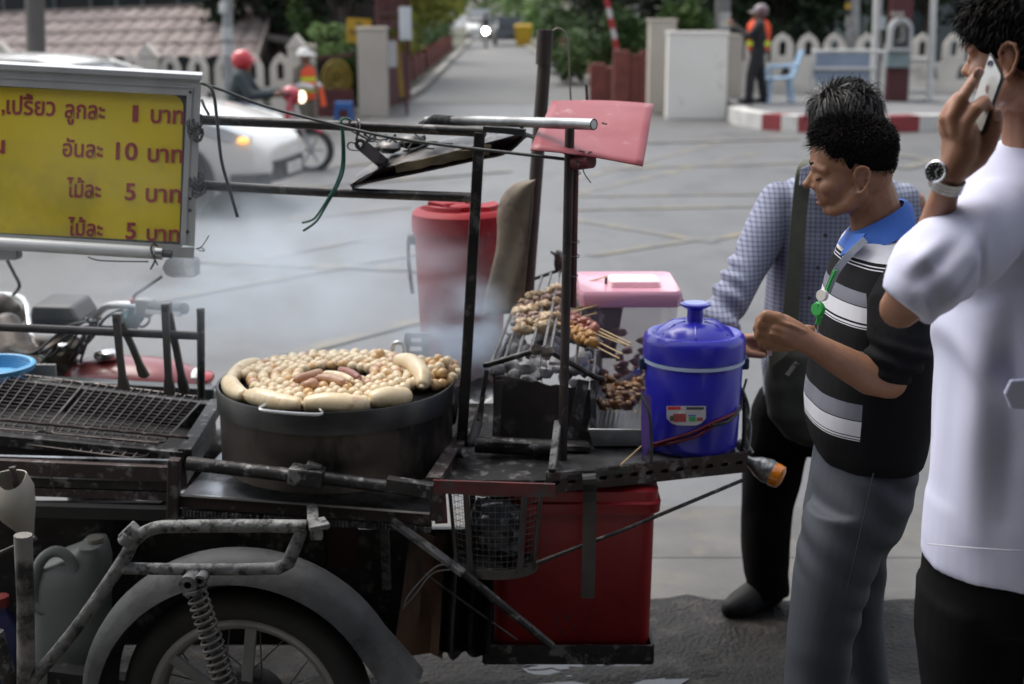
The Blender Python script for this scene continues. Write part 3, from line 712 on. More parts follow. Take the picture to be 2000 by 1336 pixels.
q.build('frame', wp, r); MB().box((P(1792, 180, 26.3).x, 26.3, KZ + .18), (.4, .4, .04)).build('shelf', wp, r, 0); MB().box((P(1792, 118, 26.3).x, 26.3, P(1792, 117, 26.3).z + .02), (.44, .46, .03)).build('seat', wp, r, 0)
r = thing('payphone', (P(1752, 210, 26.0).x, 26.0, KZ), 'silver payphone with a rounded hood on a maroon column', 'payphone')
a, b = P(1731, 213, 26.0), P(1772, 213, 26.0)
MB().box(((a.x + b.x) / 2, 26.15, 1.45), (b.x - a.x, .3, 2.4)).build('column', maroon, r, 0, bevel=.01)
c = P(1754, 66, 25.95); sw = .2
arch = [V((c.x + math.cos(t) * sw, c.y, c.z + .05 + math.sin(t) * .24)) for t in [math.pi * i / 12 for i in range(13)]] + [V((c.x - sw, c.y, c.z - .3)), V((c.x + sw, c.y, c.z - .3))]
inn = [V((c.x + math.cos(t) * sw * .72, c.y, c.z + .03 + math.sin(t) * .17)) for t in [math.pi * i / 12 for i in range(13)]] + [V((c.x - sw * .72, c.y, c.z - .24)), V((c.x + sw * .72, c.y, c.z - .24))]
MB().ringprism(arch, inn, (0, -.25, 0)).build('hood', alu, r, 30)
MB().box(c + V((0, .0, -.03)), (.26, .06, .4)).build('back_plate', mat('phone_grey', (0.3, 0.31, 0.31), (0.22, 0.23, 0.23), 6, .5), r, 0)
q = MB().box(c + V((.02, -.08, .02)), (.2, .1, .34)).build('telephone', steelm, r, 0, bevel=.015)
MB().box(c + V((-.04, -.16, .02)), (.05, .05, .24)).build('handset', blackp, q, 0, bevel=.015); MB().box(c + V((.05, -.135, .0)), (.09, .02, .12)).build('keypad', MATS['phone_grey'], q, 0)
c2 = P(1752, 112, 25.95)
MB().box(c2, (.4, .25, .36)).build('cash_box', mat('phone_teal', (0.25, 0.33, 0.34), (0.2, 0.27, 0.28), 5, .5), r, 0, bevel=.03)
q = MB()
for i in range(3): q.box(P(1744 + i * 9, 27, 25.99), (.06, .02, .07))
q.build('lettering', mat('cream_ink', (0.45, 0.42, 0.36)), r, 0)
r = thing('street_barrier', (P(1660, 190, 25.7).x, 25.7, KZ), 'blue grey panel barrier on white tube legs at the kerb', 'barrier')
a, b = P(1592, 104, 25.7), P(1700, 165, 25.7)
MB().box(((a.x + b.x) / 2, 25.72, (a.z + b.z) / 2), (b.x - a.x - .06, .03, a.z - b.z)).build('panel', mat('barrier_blue', (0.25, 0.31, 0.4), (0.21, 0.26, 0.34), 2, .6), r, 0)
q = MB(); zz = a.z + .03
q.tube(spline([V((a.x - .03, 25.7, KZ)), V((a.x - .03, 25.7, zz - .1)), V((a.x + .08, 25.7, zz)), V((b.x + .12, 25.7, zz)), V((b.x + .22, 25.7, zz - .1)), V((b.x + .22, 25.7, KZ))], 6), .032, 8)
q.tube([P(1590, 134, 25.66), P(1712, 134, 25.66)], .03, 8)
for px in (1602, 1694): q.tube([V((P(px, 150, 25.7).x, 25.45, KZ)), V((P(px, 150, 25.7).x, 25.7, .6)), V((P(px, 150, 25.7).x, 25.95, KZ))], .028, 8)
q.build('tube_frame', wp, r)
r = thing('plastic_chair', (P(1526, 215, 25.6).x, 25.6, KZ), 'light blue plastic chair behind the guard with the helmet', 'chair')
cb = mat('chair_blue', (0.32, 0.47, 0.62), (0.28, 0.42, 0.57), 3, .45); o = V((P(1520, 215, 25.6).x, 25.6, KZ))
MB().box(o + V((0, 0, .43)), (.42, .42, .035), Matrix.Rotation(R(-4), 3, 'Y')).build('seat', cb, r, 0, bevel=.015)
MB().sheet([[o + V((.2 + .16 * t, (s - .5) * .42, .44 + .48 * t)) + V((.03 * (1 - (2 * s - 1) ** 2), 0, 0)) for s in [i / 6 for i in range(7)]] for t in [i / 5 for i in range(6)]], .025).build('backrest', cb, r, 60)
for i in (-1, 1):
    for j in (-1, 1): MB().bar(o + V((i * .17, j * .17, .42)), o + V((i * .22, j * .21, 0)), .05, .05).build('leg', cb, r, 0)
for j in (-1, 1): MB().tube(spline([o + V((-.18, j * .22, .42)), o + V((-.17, j * .23, .62)), o + V((.1, j * .23, .64)), o + V((.28, j * .2, .66))], 5), .022, 8).build('armrest', cb, r)
# boom barrier
rw, rr_ = mat('boom_white', (0.62, 0.6, 0.58)), mat('boom_red', (0.4, 0.03, 0.035))
r = thing('boom_barrier', (P(1226, 200, 28.6).x, 28.6, 0), 'raised red and white boom barrier leaning over the lane entrance', 'barrier')
p0, p1 = P(1222, 178, 28.6), P(1152, -160, 28.6)
bm_ = MB().hexa([p0 + V((x, y, 0)) for x, y in ((-.05, -.03), (.05, -.03), (.05, .03), (-.05, .03))], [p1 + V((x, y, 0)) for x, y in ((-.04, -.03), (.04, -.03), (.04, .03), (-.04, .03))]).build('arm', rw, r, 0)
for k in range(8):
    t0, t1 = (k + .05) / 8.3, (k + .55) / 8.3; a, b = lerp(p0, p1, t0), lerp(p0, p1, t1)
    MB().hexa([a + V((x, y, 0)) for x, y in ((-.056, -.036), (.056, -.036), (.056, .036), (-.056, .036))], [b + V((x, y, 0)) for x, y in ((-.05, -.036), (.05, -.036), (.05, .036), (-.05, .036))]).build('band', rr_, bm_, 0)
MB().bar(V((p0.x, 28.6, 0)), p0 + V((0, 0, .15)), .14, .14).build('post', rw, r, 0)
q = MB(); q.lathe([(0, 0), (.13, 0), (.15, .25), (.12, .5), (.1, .56), (0, .57)], (P(1232, 205, 28.4).x, 28.4, 0), 16); q.build('counterweight', rw, r)
MB().lathe([(.152, .0), (.156, .2), (.15, .22)], (P(1232, 205, 28.4).x, 28.4, 0), 16).build('red_band', rr_, r)

# ================================================================== FAR TRAFFIC ON THE LANE
def far_car(name, label, px, py, hm, L, W, H, heading, col, group=None):
    o = G(px, py, 0); r = thing(name, o, label, 'car', group); ro = Matrix.Rotation(heading, 3, 'Z')
    def X(p): return o + ro @ V(p)
    st = [(-.5, .32, .62, .8), (-.46, .3, .8, .92), (-.2, .28, .86, 1.0), (.2, .28, .84, 1.0), (.42, .3, .7, .92), (.5, .34, .55, .78)]
    q = MB(); q.loft([[X((W * .5 * k * sx, L * t, z)) for sx, z in ((-1, z0 * H / 1.5), (1, z0 * H / 1.5), (1, z1 * H / 1.5), (.9, z1 * H / 1.5 + .04), (-.9, z1 * H / 1.5 + .04), (-1, z1 * H / 1.5))] for t, z0, z1, k in st]); q.build('body', col, r, 40)
    q = MB(); q.loft([[X((W * .46 * k * sx, L * t, z)) for sx, z in ((-1, .58 * H), (1, .58 * H), (.85 * kk, zt * H), (-.85 * kk, zt * H))] for t, zt, k, kk in ((-.46, .62, .9, 1), (-.36, .98, 1, .95), (.08, 1.0, 1, .95), (.3, .62, .95, 1))]); q.build('cabin', dglass, r, 40)
    q = MB(); q.loft([[X((W * .4 * sx, L * t, .985 * H + dz)) for sx, dz in ((-1, 0), (1, 0), (.9, .03), (-.9, .03))] for t in (-.36, .08)]); q.build('roof', col, r, 0)
    for sx in (-1, 1):
        for t in (-.31, .3):
            wv = MB(); wv.lathe([(.0, -.09), (.2, -.1), (.3, -.08), (.3, .08), (.2, .1), (0, .09)], X((sx * W * .43, L * t, .3)), 16, axis=ro @ V((1, 0, 0))); wv.build('wheel', rubber, r)
    return r
dk = mat('car_dark', (0.02, 0.024, 0.03), rough=.25, coat=.6)
far_car('parked_car', 'dark hatchback parked on the right of the lane', 992, 88, 0, 3.9, 1.65, 1.5, R(2), dk)
far_car('parked_van', 'white van far down the lane on the left', 937, 77, 0, 4.6, 1.7, 1.95, R(180), mat('van_white', (0.6, 0.6, 0.58), rough=.4), None)['category'] = 'van'
far_car('parked_car', 'pinkish car farthest down the lane behind the dark hatchback', 972, 72, 0, 3.8, 1.6, 1.45, R(0), mat('car_pink', (0.45, 0.28, 0.3), rough=.35), None)
r = thing('waste_bin', G(1022, 92, 0), 'yellow waste bin beside the dark parked car', 'bin'); o = wloc(r)
ybm = mat('bin_yellow', (0.6, 0.38, 0.02), (0.5, 0.3, 0.02), 4, .5)
MB().hexa([o + V((x * .36, y * .36, .05)) for x, y in ((-1, -1), (1, -1), (1, 1), (-1, 1))], [o + V((x * .46, y * .46, 1.0)) for x, y in ((-1, -1), (1, -1), (1, 1), (-1, 1))]).build('bin_body', ybm, r, 0, bevel=.03)
MB().hexa([o + V((x * .5, y * .5, 1.0)) for x, y in ((-1, -1), (1, -1), (1, 1), (-1, 1))], [o + V((x * .4, y * .4, 1.16)) for x, y in ((-1, -1), (1, -1), (1, 1), (-1, 1))]).build('lid', ybm, r, 0, bevel=.03)
r = thing('motorcycle', G(949, 95, 0), 'oncoming motorcycle with its headlight lit far down the lane', 'motorcycle'); o = wloc(r)
for k in (-.6, .6): MB().lathe([(.2, -.05), (.3, -.04), (.3, .04), (.2, .05)], o + V((0, k, .3)), 18, axis=(1, 0, 0)).build('wheel', rubber, r)
q = MB(); q.caps([o + V((0, -.45, .85)), o + V((0, 0, .7)), o + V((0, .5, .75))], [.12, .15, .12], 10); q.tube([o + V((-.33, -.4, 1.02)), o + V((.33, -.4, 1.02))], .025, 8); q.build('bike_body', dk, r)
q = MB(); q.ell(o + V((0, -.62, .86)), (.12, .06, .12), 14); q.build('headlight', mat('headlight_glow', (1, .95, .85), emis=(1, .93, .8, 60)), r)
r = thing('person', G(949, 95, 0) + V((0, .1, 0)), 'rider on the oncoming motorcycle far down the lane', 'person'); o = wloc(r)
q = MB(); q.caps([o + V((0, .1, .85)), o + V((0, .05, 1.2)), o + V((0, 0, 1.42))], [.17, .2, .12], 10); q.ell(o + V((0, -.02, 1.62)), (.11, .13, .14), 12)
for s in (-1, 1): q.caps([o + V((s * .2, 0, 1.36)), o + V((s * .3, -.18, 1.15)), o + V((s * .3, -.45, 1.05))], [.07, .055, .045], 8); q.caps([o + V((s * .1, .1, .82)), o + V((s * .18, -.3, .75)), o + V((s * .16, -.2, .35))], [.09, .07, .05], 8)
body('rider_body', q, mat('rider_dark', (0.04, 0.04, 0.05)), .03, 2, r)
# ================================================================== WHITE SEDAN CROSSING BEHIND THE CART
carw = mat('car_pearl_white', (0.82, 0.79, 0.74), (0.79, 0.76, 0.71), 1, 0.25, coat=.7)
clear = mat('lamp_glass', (0.75, 0.78, 0.8), rough=.08, spec=.8, metal=.3)
co = V((P(512, 420, 12.9).x, 12.95, 0)); HD = R(-9)        # front bumper near corner; heading to the right and a little towards us
car_r = thing('sedan_car', co + V((-2.2, .8, 0)), 'pearl white sedan driving past with its turn signal lit', 'car')
rot = Matrix.Rotation(HD, 3, 'Z'); c0 = co + rot @ V((0, .85, 0))
def CX(x, y, z): return c0 + rot @ V((x, y, z * .955))           # x back from the nose is negative
# stations: x, half width at sill, beltline half width, sill z, belt z, deck z
ST = [(0.0, .50, .50, .34, .50, .58), (-.06, .66, .64, .27, .56, .66), (-.22, .78, .76, .22, .62, .74), (-.5, .85, .83, .20, .70, .83), (-.9, .87, .86, .20, .78, .91), (-1.35, .88, .87, .2, .83, .97),
      (-1.9, .88, .88, .2, .86, .98), (-2.8, .88, .88, .2, .90, 1.0), (-3.6, .87, .86, .22, .93, 1.03), (-4.2, .83, .80, .26, .93, 1.05), (-4.45, .74, .7, .34, .86, 1.0)]
ST = [(x, a, b, z0, z1 + .10 * sstep(0, -.3, x), z2 + .13 * sstep(.05, -.4, x)) for x, a, b, z0, z1, z2 in ST]
rings = []
for x, a, b, z0, z1, z2 in ST:
    h = []
    for y, z in ((a * .55, z0), (a * .93, z0 + .02), (a, z0 + .12), (a * 1.01, lerp(z0, z1, .55)), (b, z1), (b * .96, lerp(z1, z2, .45)), (b * .82, lerp(z1, z2, .85)), (b * .45, z2 + .01)):
        h.append((y, z))
    ring = [CX(x, -y, z) for y, z in h] + [CX(x, y, z) for y, z in reversed(h)]
    rings.append(ring)
bodym = MB().loft(rings).build('car_body', carw, car_r, 50)
s = bodym.modifiers.new('sub', 'SUBSURF'); s.levels = s.render_levels = 1
GH = [(-1.25, .80, 1.06, .72, .985), (-1.75, .82, .95, .62, 1.30), (-2.25, .82, .95, .58, 1.45), (-2.9, .82, .95, .57, 1.47), (-3.5, .81, .98, .58, 1.38), (-4.0, .78, 1.02, .66, 1.06)]
MB().loft([[CX(x, -a, z), CX(x, -b, zt), CX(x, -b * .5, zt + .02), CX(x, b * .5, zt + .02), CX(x, b, zt), CX(x, a, z)] for x, a, z, b, zt in GH]).build('glasshouse', dglass, car_r, 30)
MB().loft([[CX(x, -b - .012, zt - .03), CX(x, -b * .96, zt + .025), CX(x, -b * .5, zt + .045), CX(x, b * .5, zt + .045), CX(x, b * .96, zt + .025), CX(x, b + .012, zt - .03)] for x, b, zt in ((-2.0, .6, 1.38), (-2.25, .58, 1.45), (-2.9, .57, 1.47), (-3.45, .58, 1.39))]).build('roof', carw, car_r, 50)
for sg in (-1, 1):
    for pts_, r_ in (([CX(-1.22, sg * .8, .98), CX(-1.75, sg * .64, 1.3), CX(-2.05, sg * .61, 1.41)], .035), ([CX(-3.45, sg * .6, 1.39), CX(-4.02, sg * .69, 1.06)], .06), ([CX(-2.75, sg * .60, 1.46), CX(-2.75, sg * .84, .98)], .03)): MB().tube(pts_, r_, 8).build('window_pillar', carw, car_r)
    lm = MB().loft([[CX(x, sg * (y + dy), z + dz) for dy, dz in ((-.05, -h), (.02, -h * .8), (.02, h * .6), (-.05, h))] for x, y, z, h in ((-.16, .66, .70, .06), (-.35, .785, .79, .085), (-.6, .835, .87, .07), (-.85, .85, .93, .03))]).build('headlight', clear, car_r, 40)
    sig = MB().ell(CX(-.2, sg * .735, .72), (.06, .05, .03), 12, rot).build('turn_signal', mat('signal_glow', (1, .5, .1), emis=(1, .5, .15, .7)) if sg < 0 else clear, lm)
    MB().ell(CX(-1.35, sg * .97, 1.0), (.1, .1, .07), 12, rot).build('wing_mirror', carw, car_r)
    for x in (-.82, -3.42):
        wc = CX(x, sg * .80, .32); ax = rot @ V((0, 1, 0))
        ar = MB().lathe([(.0, -.06), (.37, -.06), (.37, .06), (0, .06)], CX(x, sg * .87, .33), 28, axis=ax).build('wheel_arch', blackp, car_r)
        ty = MB().lathe([(.2, -.1), (.29, -.105), (.325, -.06), (.325, .06), (.29, .105), (.2, .1)], wc + ax * .02 * sg + ax * sg * .02, 28, axis=ax).build('wheel', rubber, car_r)
        rm = MB(); rm.lathe([(.2, -.09), (.215, -.112), (.2, -.11), (.19, -.06), (.19, .06), (.2, .11), (.215, .112), (.2, .09)], wc + ax * .04 * sg, 28, axis=ax)
        for k in range(10):
            t = 2 * math.pi * k / 10; e = rot @ V((math.cos(t), 0, math.sin(t)))
            rm.bar(wc + ax * sg * .115 + e * .04, wc + ax * sg * .125 + e * .2, .035, .03, ax)
        rm.lathe([(0, .14), (.05, .13), (.055, .05)], wc + (ax * .0), 14, axis=ax * sg); rm.build('rim', steelm, ty)
MB().loft([[CX(x, y, z) for z in (.3, .36, .44, .5)] for x, y in ((-.07, -.6), (.015, -.38), (.03, 0), (.015, .38), (-.07, .6))], cap=False, closed=False).build('grille', blackp, car_r, 0)
MB().loft([[CX(x, -y, z) for z in (.26, .3, .36, .4)] for x, y in ((-.3, .845), (-.16, .78), (-.06, .69), (-.0, .6))], cap=False, closed=False).build('fog_lamp_recess', blackp, car_r, 0)
MB().box(CX(.04, 0, .4), (.02, .42, .1), rot).build('number_plate', whitep, car_r, 0)
q = MB(); q.bar(CX(-1.35, -.892, .5), CX(-3.0, -.892, .5), .02, .03); q.build('door_trim', blackp, car_r, 0)

# ================================================================== SMALL FIGURES HELPER
skinf = mat('skin_far', (0.2, 0.105, 0.065), (0.17, 0.09, 0.055), 6, .55)
hairm = mat('hair_black', (0.012, 0.010, 0.009), (0.02, 0.017, 0.014), 40, .4, stretch=(1, 1, .2))
def fig(foot, yaw, H):
    ro = Matrix.Rotation(yaw, 3, 'Z'); k = H / 1.7
    return lambda x, y, z: V(foot) + ro @ V((x, y, z)) * k
def fig_head(q, X, c, k=1.0):
    q.ell(X(*c), (.088 * k, .078 * k, .115 * k), 14)
    q.ell(X(c[0] + .05, c[1], c[2] - .06), (.05 * k, .05 * k, .06 * k), 10); q.ell(X(c[0] + .1, c[1], c[2] - .02), (.018 * k, .014 * k, .02 * k), 8)
    q.caps([X(c[0] - .02, c[1], c[2] - .08), X(c[0] - .04, c[1], c[2] - .2)], [.055 * k, .06 * k], 10)
    for s in (-1, 1): q.ell(X(c[0] - .005, c[1] + s * .08, c[2] - .01), (.02 * k, .012 * k, .033 * k), 8)
def fig_hand(q, a, b, k=1.0):             # simple small hand with five fingers from wrist a towards b
    a, b = V(a), V(b); d = (b - a).normalized(); s = d.orthogonal().normalized()
    q.caps([a, lerp(a, b, .5)], [.03 * k, .04 * k], 8)
    for i, (o, L) in enumerate(((-.03, .8), (-.01, 1.0), (.01, .95), (.03, .75))): q.caps([lerp(a, b, .5) + s * o * k, lerp(a, b, .5 + .5 * L) + s * o * 1.2 * k], [.011 * k, .008 * k], 6)
    q.caps([lerp(a, b, .2) + s * .035 * k, lerp(a, b, .6) + s * .075 * k], [.013 * k, .009 * k], 6)
ov = mat('vest_orange', (0.85, 0.085, 0.015), (0.75, 0.08, 0.02), 5, .6)
lime = mat('reflective_lime', (0.6, 0.75, 0.05), rough=.4)
khaki = mat('khaki_cloth', (0.16, 0.14, 0.11), (0.12, 0.105, 0.085), 5, .85)
blackc = mat('black_cloth', (0.012, 0.012, 0.014), (0.02, 0.02, 0.022), 5, .8)

# guard in the white cap, left
f0 = V((P(597, 200, 22.5).x, 22.5, -.28)); Hh = P(590, 95, 22.5).z + .28
X = fig(f0, R(-35), Hh)
q = MB(); fig_head(q, X, (.02, 0, 1.56), .95)
q.caps([X(0, 0, 1.35), X(0, 0, 1.1), X(0, 0, .9)], [.12, .12, .13], 12)
for s in (-1, 1):
    q.caps([X(0, s * .19, 1.36), X(.03, s * .24, 1.08), X(.25, s * .1, 1.06)], [.05, .042, .034], 10); fig_hand(q, X(.25, s * .1, 1.06), X(.38, s * .02, 1.05))
    q.caps([X(0, s * .09, .9), X(.02, s * .1, .5), X(0, s * .1, .08)], [.07, .05, .04], 10)
gd = body('person', q, skinf, .016, 2, None, f0); tag(gd, 'guard in a white cap and orange vest with lime bands, arms folded in front', 'person')
q = MB()
for s in (-1, 1): q.caps([X(0, s * .095, .92), X(.02, s * .105, .5), X(0, s * .105, .1)], [.115, .085, .07], 12); q.caps([X(-.04, s * .105, .06), X(.12, s * .11, .045)], [.05, .04], 8)
body('trousers', q, khaki, .022, 2, gd)
q = MB(); q.caps([X(0, -.12, 1.38), X(0, .12, 1.38)], .09, 10); q.loft([[X(.13 * k * math.cos(t) * 1.0, .19 * k * math.sin(t), z) for t in [2 * math.pi * i / 20 for i in range(20)]] for z, k in ((.88, .95), (1.0, .95), (1.2, 1.05), (1.38, .9))])
for s in (-1, 1): q.caps([X(0, s * .19, 1.36), X(.02, s * .245, 1.16)], [.075, .065], 10)
body('shirt', q, khaki, .02, 2, gd)
q = MB(); q.loft([[X(.155 * k * math.cos(t), .2 * k * math.sin(t), z) for t in [2 * math.pi * i / 24 for i in range(24)]] for z, k in ((.86, .98), (1.0, .98), (1.2, 1.06), (1.34, 1.0), (1.43, .62))]); q.build('vest', ov, gd)
for z in (.97, 1.16):
    q = MB(); q.loft([[X(.166 * k * math.cos(t), .212 * k * math.sin(t), zz) for t in [2 * math.pi * i / 24 for i in range(24)]] for zz, k in ((z, .99), (z + .07, 1.02))], cap=False); q.build('reflective_band', lime, gd)
q = MB()
for s in (-1, 1): q.caps([X(.04, s * .235, 1.1), X(.25, s * .1, 1.065)], [.055, .048], 8)
body('white_sleeves', q, whitep, .016, 1, gd)
q = MB(); q.ell(X(0, 0, 1.62), (.115, .105, .09), 16); q.ell(X(.06, 0, 1.6), (.17, .14, .018), 18); q.build('cap', whitep, gd)

# guard with the helmet, right, arms raised holding a paper
f0 = V((P(1476, 222, 25.35).x, 25.35, KZ)); Hh = P(1490, 12, 25.35).z - KZ
X0_ = fig(f0, R(172), Hh); X = lambda x, y, z: X0_(x * 1.25, y * 1.25, z)
q = MB(); fig_head(q, X, (.02, 0, 1.56))
q.caps([X(0, 0, 1.36), X(0, 0, 1.1), X(0, 0, .9)], [.12, .12, .13], 12)
for s in (-1, 1):
    q.caps([X(0, s * .2, 1.37), X(.14, s * .24, 1.18), X(.36, s * .1, 1.36)], [.05, .042, .034], 10); fig_hand(q, X(.36, s * .1, 1.36), X(.44, s * .06, 1.49))
    q.caps([X(0, s * .09, .9), X(.02 + s * .07, s * .11, .5), X(s * .11, s * .13, .1)], [.07, .05, .04], 10)
gd = body('person', q, skinf, .016, 2, None, f0); tag(gd, 'guard in dark clothes, orange vest and helmet standing on the kerb with raised hands', 'person')
q = MB()
for s in (-1, 1): q.caps([X(0, s * .1, .92), X(.02 + s * .07, s * .12, .5), X(s * .11, s * .14, .1)], [.12, .09, .075], 12); q.caps([X(-.05 + s * .11, s * .14, .05), X(.13 + s * .11, s * .15, .045)], [.055, .045], 8)
body('trousers', q, blackc, .022, 2, gd)
q = MB(); q.caps([X(0, -.12, 1.4), X(0, .12, 1.4)], .09, 10); q.loft([[X(.135 * k * math.cos(t), .2 * k * math.sin(t), z) for t in [2 * math.pi * i / 20 for i in range(20)]] for z, k in ((.86, .95), (1.0, .95), (1.2, 1.05), (1.4, .9))])
for s in (-1, 1): q.caps([X(0, s * .2, 1.38), X(.14, s * .25, 1.18), X(.33, s * .11, 1.34)], [.075, .068, .052], 10)
body('jacket', q, blackc, .02, 2, gd)
q = MB(); q.loft([[X(.16 * k * math.cos(t), .165 * k * math.sin(t), z) for t in [2 * math.pi * i / 24 for i in range(24)]] for z, k in ((.94, .95), (1.1, .98), (1.25, 1.05), (1.38, 1.0), (1.46, .7))]); q.build('vest', ov, gd)
q = MB(); q.loft([[X(.171 * k * math.cos(t), .172 * k * math.sin(t), zz) for t in [2 * math.pi * i / 24 for i in range(24)]] for zz, k in ((1.02, .99), (1.1, 1.0))], cap=False); q.build('reflective_band', lime, gd)
q = MB(); q.ell(X(-.02, 0, 1.62), (.135, .125, .12), 16); q.ell(X(.09, 0, 1.6), (.09, .1, .02), 12); q.build('helmet', mat('helmet_red', (0.12, 0.02, 0.02), (0.3, 0.3, 0.31), 5, .3), gd)
pr = MB().hexa([X(.4, -.1, 1.36), X(.52, -.1, 1.38), X(.52, .06, 1.38), X(.4, .06, 1.36)], [X(.42, -.08, 1.5), X(.44, -.08, 1.5), X(.44, .06, 1.5), X(.42, .06, 1.5)]).build('paper_bag', mat('paper_tan', (0.45, 0.41, 0.34), (0.38, 0.34, 0.28), 5, .8), None, 0, loc=X(.45, 0, 1.36)); tag(pr, 'tan paper held up by the guard with the helmet', 'paper')

# ================================================================== SCOOTER AND RIDER
s0 = V((P(608, 318, 16.9).x, 16.9, 0))                      # front wheel contact
def SX(x, y, z): return s0 + V((x, y, z)) * .87
sred = mat('scooter_red', (0.5, 0.03, 0.06), (0.4, 0.03, 0.05), 3, .3, coat=.5)
sc_ = thing('motor_scooter', SX(-.6, 0, 0), 'red and white scooter carrying the rider in the red helmet', 'scooter')
for x in (0, -1.22):
    t = MB().lathe([(.2, -.04), (.245, -.045), (.275, -.02), (.275, .02), (.245, .045), (.2, .04)], SX(x, 0, .275), 26, axis=(0, 1, 0)).build('wheel', rubber, sc_)
    k = MB(); k.lathe([(.19, -.03), (.205, -.035), (.205, .035), (.19, .03)], SX(x, 0, .275), 26, axis=(0, 1, 0))
    for i in range(6): a = i * math.pi / 3; k.bar(SX(x, 0, .275), SX(x + .19 * math.cos(a), 0, .275 + .19 * math.sin(a)), .03, .03, (0, 1, 0))
    k.build('rim', alu, t)
q = MB()
for s in (-1, 1): q.tube([SX(0, s * .07, .275), SX(-.12, s * .06, .62), SX(-.22, 0, .95)], .022, 8)
q.build('fork', alu, sc_)
q = MB(); q.loft([[SX(x + dx, y, z) for dx, y, z in ((0, -wd, z0), (0, wd, z0), (-.04, wd * .8, z1), (-.04, -wd * .8, z1))] for x, wd, z0, z1 in ((.18, .05, .5, .56), (.02, .08, .58, .64), (-.2, .09, .56, .63))]); q.build('front_fender', sred, sc_, 50)
q = MB(); q.loft([[SX(x, -wd, z), SX(x, wd, z), SX(x - .07, wd, z), SX(x - .07, -wd, z)] for x, wd, z in ((-.3, .22, .35), (-.26, .24, .6), (-.22, .2, .85), (-.2, .13, 1.0))]); q.build('leg_shield', sred, sc_, 50)
q = MB(); q.caps([SX(-.2, -.02, 1.0), SX(-.26, 0, 1.03)], [.1, .1], 12); q.build('headlight_cowl', sred, sc_); MB().ell(SX(-.1, -.02, .99), (.05, .07, .07), 12).build('headlight', mat('scooter_lamp', (1, .8, .6), emis=(1, .8, .55, 2)), sc_)
q = MB(); q.tube([SX(-.32, -.33, 1.06), SX(-.24, -.1, 1.04), SX(-.24, .1, 1.04), SX(-.32, .33, 1.06)], .018, 8); q.build('handlebar', blackp, sc_)
q = MB(); q.caps([SX(-.3, 0, .3), SX(-.7, 0, .3)], [.12, .14], 12); q.caps([SX(-.75, 0, .62), SX(-1.1, 0, .7), SX(-1.45, 0, .75)], [.14, .15, .09], 12); q.build('rear_body', sred, sc_)
q = MB(); q.caps([SX(-.62, 0, .74), SX(-1.0, 0, .77), SX(-1.35, 0, .82)], [.1, .12, .09], 12); q.build('seat', blackp, sc_)
MB().caps([SX(-.95, -.13, .3), SX(-1.5, -.15, .42)], [.05, .06], 10).build('exhaust', steelm, sc_)
f0 = SX(-.88, 0, 0); X = lambda x, y, z: f0 + V((x, y, z)) * .84
q = MB(); fig_head(q, X, (.02, 0, 1.48), .9); q.caps([X(-.02, 0, 1.3), X(-.1, 0, 1.0), X(-.12, 0, .88)], [.1, .12, .12], 10)
for s in (-1, 1):
    q.caps([X(-.02, s * .19, 1.28), X(.16, s * .26, 1.05), X(.46, s * .28, 1.08)], [.05, .04, .033], 10); fig_hand(q, X(.46, s * .28, 1.08), X(.6, s * .26, 1.06))
    q.caps([X(-.1, s * .1, .86), X(.3, s * .13, .8), X(.26, s * .12, .38)], [.07, .05, .04], 10)
rd = body('person', q, skinf, .016, 2, None, f0); tag(rd, 'scooter rider in a red helmet, dark jacket and blue jeans', 'person')
q = MB(); q.loft([[X(.13 * k * math.cos(t) + ox, .2 * k * math.sin(t), z) for t in [2 * math.pi * i / 20 for i in range(20)]] for z, k, ox in ((.86, .95, -.12), (1.05, 1.0, -.1), (1.22, 1.1, -.05), (1.34, .9, -.02))]); q.caps([X(-.02, -.14, 1.32), X(-.02, .14, 1.32)], .085, 10)
for s in (-1, 1): q.caps([X(-.02, s * .2, 1.3), X(.15, s * .27, 1.05), X(.43, s * .28, 1.08)], [.08, .07, .055], 10)
body('jacket', q, mat('jacket_slate', (0.03, 0.045, 0.05), (0.022, 0.034, 0.04), 4, .75), .02, 2, rd)
q = MB()
for s in (-1, 1): q.caps([X(-.12, s * .1, .86), X(.3, s * .14, .8), X(.26, s * .13, .38)], [.12, .09, .07], 12)
body('jeans', q, mat('denim_blue', (0.045, 0.085, 0.17), (0.03, 0.06, 0.12), 6, .85), .02, 2, rd)
q = MB()
for s in (-1, 1): q.caps([X(.24, s * .13, .36), X(.4, s * .14, .35)], [.055, .05], 8)
body('shoes', q, rubber, .02, 1, rd)
q = MB(); q.ell(X(0, 0, 1.53), (.135, .12, .125), 18); q.ell(X(.12, 0, 1.53), (.09, .1, .02), 14); q.build('helmet', mat('helmet_bright_red', (0.55, 0.03, 0.04), (0.5, 0.03, 0.04), 3, .3, coat=.6), rd)

# ================================================================== UNSEEN SHOP FRONT AND AWNING ADDED BEHIND THE CAMERA TO CUT THE FRONT LIGHT
sh = thing('unseen_shop_shade', (0, -5, 0), 'unseen shop row with a deep awning, added behind the camera to cut the front light', 'building')
MB().box((0, -7, 4.5), (60, 5, 9)).build('wall', mat('shop_wall', (0.14, 0.13, 0.12), (0.1, 0.095, 0.09), 1, .85), sh, 0)
q = MB(); q.sheet([[V((x, y, 3.3 - .12 * (y + 4.5) / 4.5)) for y in (-4.5, -2, 1.4)] for x in (-9, 0, 9)], .03); q.build('awning', mat('awning_canvas', (0.09, 0.1, 0.09), (0.07, 0.08, 0.075), 2, .9), sh, 0)
q = MB()
for x in (-8.8, -3, 3.4, 8.8): q.bar((x, -4.5, 3.1), (x, 1.3, 2.95), .05, .06)
q.build('awning_frame', soot, sh, 0)
